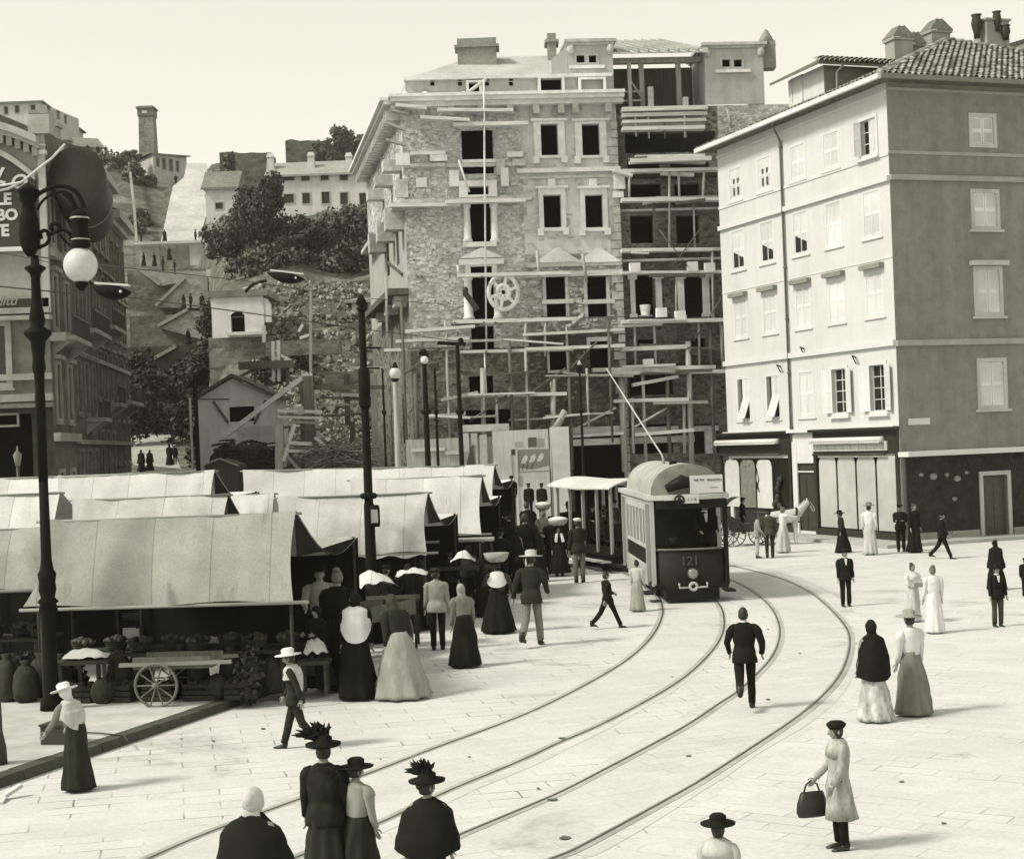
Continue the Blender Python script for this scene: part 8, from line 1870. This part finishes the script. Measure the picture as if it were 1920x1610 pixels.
for x, yt, D_, lab, kw in EX:
    kw = dict(kw); tc = 'black' if 'coat' == kw.get('top') else rnd.choice(('black','black','dark')); kw.setdefault('top', 'blouse' if kw.get('leg') == 'skirt' else 'jacket')
    pp(lab, x, yt, yt+100, D=D_, z=KZ if D_ < 45 and x < 640 else 0, topc=tc, legc='black', face=rnd.uniform(120,260), fingers=False, **kw)
for k_ in ():
    pass
# --- foreground, cut by the lower edge
pp('woman in black cape and feathered hat in the centre foreground', 806, 1446, 1800, D=15.9, z=0, face=170, leg='skirt', legc='black', top='blouse', topc=cloth('coat_spotted', .014, .7), hat='feather', hatc='black', hair='bun', shawl=('black', .95), turn=-.7, hk=.97, fat=1.28)
pp('tall dark dressed woman in the foreground left of the feathered hat', 612, 1368, 1760, D=17.2, face=175, leg='skirt', legc='dark', top='jacket', fat=1.12, topc=cloth('coat_spotted', .014), hat='feather', hatc='black', hair='bun', hk=.94)
pp('girl with dark bonnet and pale collar walking with the tall foreground woman', 672, 1412, 1760, D=17.2, face=150, leg='skirt', legc='dark', top='blouse', topc='mid', hat='wide', hatc='black', hair='bun', turn=-.4, hk=.94)
pp('woman in dark shawl with pale headcloth at the bottom edge', 478, 1458, 1800, D=14.6, face=160, leg='skirt', legc='dark', top='blouse', topc='dark', hair='scarf', scarf="light", shawl=("black", .8), width=1.3, hk=.95, fat=1.35)
# --- street and stairs
for x, yt, yb, D_, lab, kw in ((265,843,886,116,'left one of the two shawled women walking down the upper street',dict(leg='skirt',shawl=('black',.7),hair='scarf')),(281,843,886,116.4,'right one of the two shawled women walking down the upper street',dict(leg='skirt',shawl=('black',.7),hair='scarf')),(240,829,862,128,'lone woman with pale collar further up the street',dict(leg='skirt',collar=True)),(318,832,880,120,'dark woman at the right side of the upper street',dict(leg='skirt',hair='scarf')),(328,834,880,121,'man with white hat behind the dark woman in the street',dict(hat='boater',hatc='white'))):
    z_ = on_hill(x, D_, .26).z; pp(lab, x, yt, yb, D=D_, z=z_, topc='black', legc='black', face=170, hk=1.0 if zat(x,yt,D_)-z_ > 1.2 else 1.0, fingers=False, **kw)
for x, yb, D_, lab, kw in ((265,456,209,'figure standing at the left end of the terrace wall',{}),(309,455,209,'woman standing at the middle of the terrace wall',dict(leg='skirt')),(367,455,209,'figure at the right end of the terrace above the pale panel',{}),
        (270,499,206,'left one of the two figures before the terrace wall',dict(leg='skirt')),(290,499,206,'right one of the two figures before the terrace wall',dict(leg='skirt')),(318,488,206,'woman in profile before the grey terrace wall',dict(leg='skirt')),(306,508,192,'figure descending below the two terrace figures',{}),(328,514,191,'figure beside the white post on the stair landing',{}),
        (345,581,180,'left one of three people on the middle landing',dict(leg='skirt')),(358,579,180,'tallest of three people on the middle landing',{}),(379,579,180,'right one of three people on the middle landing',{}),(353,646,171,'lone woman in shawl on the lowest landing',dict(leg='skirt',shawl=('black',.7))),(330,348,246,'tiny figure walking up the pale ramp',{})):
    z_ = zat(x, yb, D_); person(lab, at(x, yb, D_), 1.72, rnd.uniform(-30,200), topc='black', legc='black', fingers=False, hat='cap' if 'leg' not in kw else 'none', hair='scarf' if 'leg' in kw else 'short', top='jacket' if 'leg' not in kw else 'blouse', **kw)
for x, yb, D_, lab in ((165,292,258,'small figure on the crest by the low arched house'),(184,294,258,'second small figure on the crest near the arched house'),(199,295,258,'lone upright figure on the bare crest line')):
    person(lab, at(x, yb, D_), 1.9, 40, topc='dark', legc='dark', fingers=False)
# ================================================================ horse and carriage beside the tram
HD = 69.0; CB_ = at(1392, 1000, HD); CRG = thing('carriage', 'dark hooded horse carriage with thin spoked wheels right of the tram', 'carriage', (CB_.x, HD, 0), None, R(6))
BK = plain('carriage_black', .016, .35, .5)
mb = MB(); mb.rings([[Vector((x, y, z)) for x, z in ((-.7,.75),(-.75,1.2),(-.55,1.3),(.0,.95),(.5,.95),(.8,1.15),(.85,.8),(.4,.6),(-.4,.6))] for y in (-.5,.5)], smooth=False); mb.build('body', BK, CRG, True)
mb = MB(); rs = []
for k in range(9):
    t = math.pi*(.05+.62*k/8); rs.append([Vector((-.15-math.cos(t)*.75, y, 1.25+math.sin(t)*.85)) for y in (-.55,-.2,.2,.55)])
mb.add([p for r in rs for p in r], [(i*4+k, i*4+k+1, (i+1)*4+k+1, (i+1)*4+k) for i in range(8) for k in range(3)], True); mb.build('hood', BK, CRG, True)
for x, r_ in ((-.55,.55),(.85,.42)):
    for y in (-.6,.6): wheel(CRG, x, y, r_, r_, BK, 12)
for y in (-.3,.3): MB().beam((.85,y,.7), (2.6,y,.95), .05).build('shaft', BK, CRG, True)
MB().box((.75,0,1.35), (.4,.9,.12)).build('driver_seat', BK, CRG, True)
p = at(1474, 1000, 68.6); HS = thing('horse', 'white carriage horse with dark harness facing right before the dark shop window', 'horse', (p.x-.1, 68.6, 0), None, R(0))
N = [((-.55,0,1.22),.27),((-.15,0,1.18),.29),((.30,0,1.20),.29),((.58,0,1.30),.25),((.82,0,1.52),.18),((1.00,0,1.70),.135),((1.12,0,1.74),.12),((1.24,0,1.58),.095),((1.35,0,1.38),.075),((-.80,0,1.22),.20)]
E = [(0,1),(1,2),(2,3),(3,4),(4,5),(5,6),(6,7),(7,8),(0,9)]
for y in (-.14,.14):
    i = len(N); N += [((.48,y,1.0),.15),((.50,y,.72),.085),((.50,y+.0,.48),.058),((.49,y,.16),.042),((.53,y,.04),.06)]; E += [(2,i),(i,i+1),(i+1,i+2),(i+2,i+3),(i+3,i+4)]
    i = len(N); N += [((-.62,y,1.02),.19),((-.52,y,.76),.12),((-.74,y,.52),.065),((-.70,y,.17),.042),((-.65,y,.04),.06)]; E += [(0,i),(i,i+1),(i+1,i+2),(i+2,i+3),(i+3,i+4)]
for y in (-.06,.06): i = len(N); N += [((1.04,y,1.84),.035),((1.05,y*1.2,1.95),.012)]; E += [(5,i),(i,i+1)]
V_, F_ = skin_bake([(Vector(p), r) for p, r in N], E, 2); mb = MB(); mb.add(V_, F_, True); mb.build('body', mat('white_coat', .52, .15, 2), HS, True)
mb = MB(); mb.tube([(-.95,0,1.28),(-1.08,0,1.1),(-1.1,0,.75),(-1.06,0,.5)], [.04,.07,.08,.02], 7); mb.build('tail', mat('horse_hair', .3, .4, 8), HS, True)
mb = MB()
for i in range(9):
    a = Vector((.66+.045*i, 0, 1.52+.037*i)); mb.tube([a+Vector((-.05,0,.04)), a+Vector((-.13,-.07,-.08)), a+Vector((-.14,-.10,-.2))], [.05,.045,.01], 5)
mb.build('mane', mat('horse_hair', .3), HS, True)
mb = MB(); mb.rings([[Vector((.52+dx+.05*math.sin(a*2*math.pi/16), math.cos(2*math.pi*a/16)*.30, 1.22+math.sin(2*math.pi*a/16)*.36)) for a in range(16)] for dx in (-.05,.05)], cap=False); mb.tube([(.5,-.29,1.25),(-.4,-.3,1.15),(-1.0,-.3,.95)], .025, 5); mb.tube([(1.10,-.12,1.84),(1.20,-.12,1.64),(1.32,-.09,1.44)], .02, 5); mb.tube([(1.16,-.12,1.70),(1.06,-.12,1.56)], .02, 5); mb.build('harness', BK, HS, True)
mb = MB()
for y in (-.075,.075): mb.ell((1.16,y*1.45,1.70), (.022,.014,.022), 6, 5)
mb.build('eye', EYE, HS, True)
# ================================================================ overhead wires and the lamps hung on them
WR_ = plain('wire_dark', .04, .5)
def wire(pts, label, r=.016, sag=.0):
    P = crom([at(*q) for q in pts], 10); mb = MB(); mb.tube(P, r, 5, False); b = P[0]
    return tag(mb.build('overhead_wire', WR_, None, base=b), label, 'wire', 'overhead wires')
wire([(-40,533,36),(80,545,37),(160,552,38),(245,558,39.5),(400,578,43),(560,600,47),(690,618,50),(860,640,61)], 'overhead wire carrying the left hanging lamp, dipping to the scaffold poles', .018)
wire([(60,480,34),(200,498,40),(400,520,48),(470,528,52),(580,545,57),(720,562,66),(830,570,82)], 'overhead wire crossing behind the street lamp to the second hanging lamp', .016)
wire([(-20,470,60),(120,500,62),(240,555,64)], 'thin wire running from the left building to the left hanging lamp', .016)
def hanglamp(x0, x1, y, D, label, tilt):
    c = at((x0+x1)/2, y, D); L = (x1-x0)*D/3000; t = thing('hanging_lamp', label, 'lamp', c, 'boat shaped lamps hung on the wires'); d = Vector((math.cos(tilt), 0, -math.sin(tilt)))
    up = Vector((d.z*-1, 0, d.x)); up = up if up.z > 0 else -up
    def ringat(s, hw, hd, lift): return [c+d*(s*L/2)+up*lift+Vector((0, math.cos(2*math.pi*k/12)*hw, 0))+up*(math.sin(2*math.pi*k/12)*hd) for k in range(12)]
    mb = MB(); mb.rings([ringat(-1,.02,.02,.10), ringat(-.7,.12,.09,.04), ringat(-.2,.2,.17,.0), ringat(.3,.2,.17,-.01), ringat(.75,.13,.10,.0), ringat(1,.02,.02,.02)]); mb.build('reflector', IR, t)
    mb = MB(); mb.beam(c-d*L*.42+up*.19, c+d*L*.44+up*.19, .22, .05); mb.build('pale_top', mat('white_paint', .68), t)
    mb = MB(); mb.ell(c+d*L*.28+Vector((0,-.2,.02)), (.035,.03,.035), 8, 6); mb.build('stud', mat('white_paint', .68), t)
hanglamp(172, 246, 548, 38.5, 'boat shaped dark lamp with pale top hanging beside the arc globe', R(6)); hanglamp(500, 572, 521, 53, 'boat shaped dark lamp with pale top hanging before the hillside trees', R(9))
mb = MB(); mb.tube(crom([at(460,548,53), at(475,533,53), at(500,526,53)], 6), .05, 5); tag(mb.build('lamp_bracket', IR, None, base=at(460,548,53)), 'curved iron bracket at the left of the lamp before the trees', 'bracket')
# ================================================================ town haze: one closed box of thin smoky air
mb = MB(); mb.box((0, 260, 47), (900, 640, 100)); hz = mb.build('haze', None)
k = bpy.data.materials.new('haze_air'); k.use_nodes = True; k.node_tree.nodes.clear()
vo = k.node_tree.nodes.new('ShaderNodeVolumePrincipled'); oo = k.node_tree.nodes.new('ShaderNodeOutputMaterial')
vo.inputs['Color'].default_value = (.95, .93, .86, 1); vo.inputs['Density'].default_value = HAZE_D = 0.0002; vo.inputs['Anisotropy'].default_value = .2
k.node_tree.links.new(vo.outputs[0], oo.inputs['Volume']); hz.data.materials.clear(); hz.data.materials.append(k)
hz['kind'] = 'stuff'; hz['label'] = 'thin smoky haze over the town'
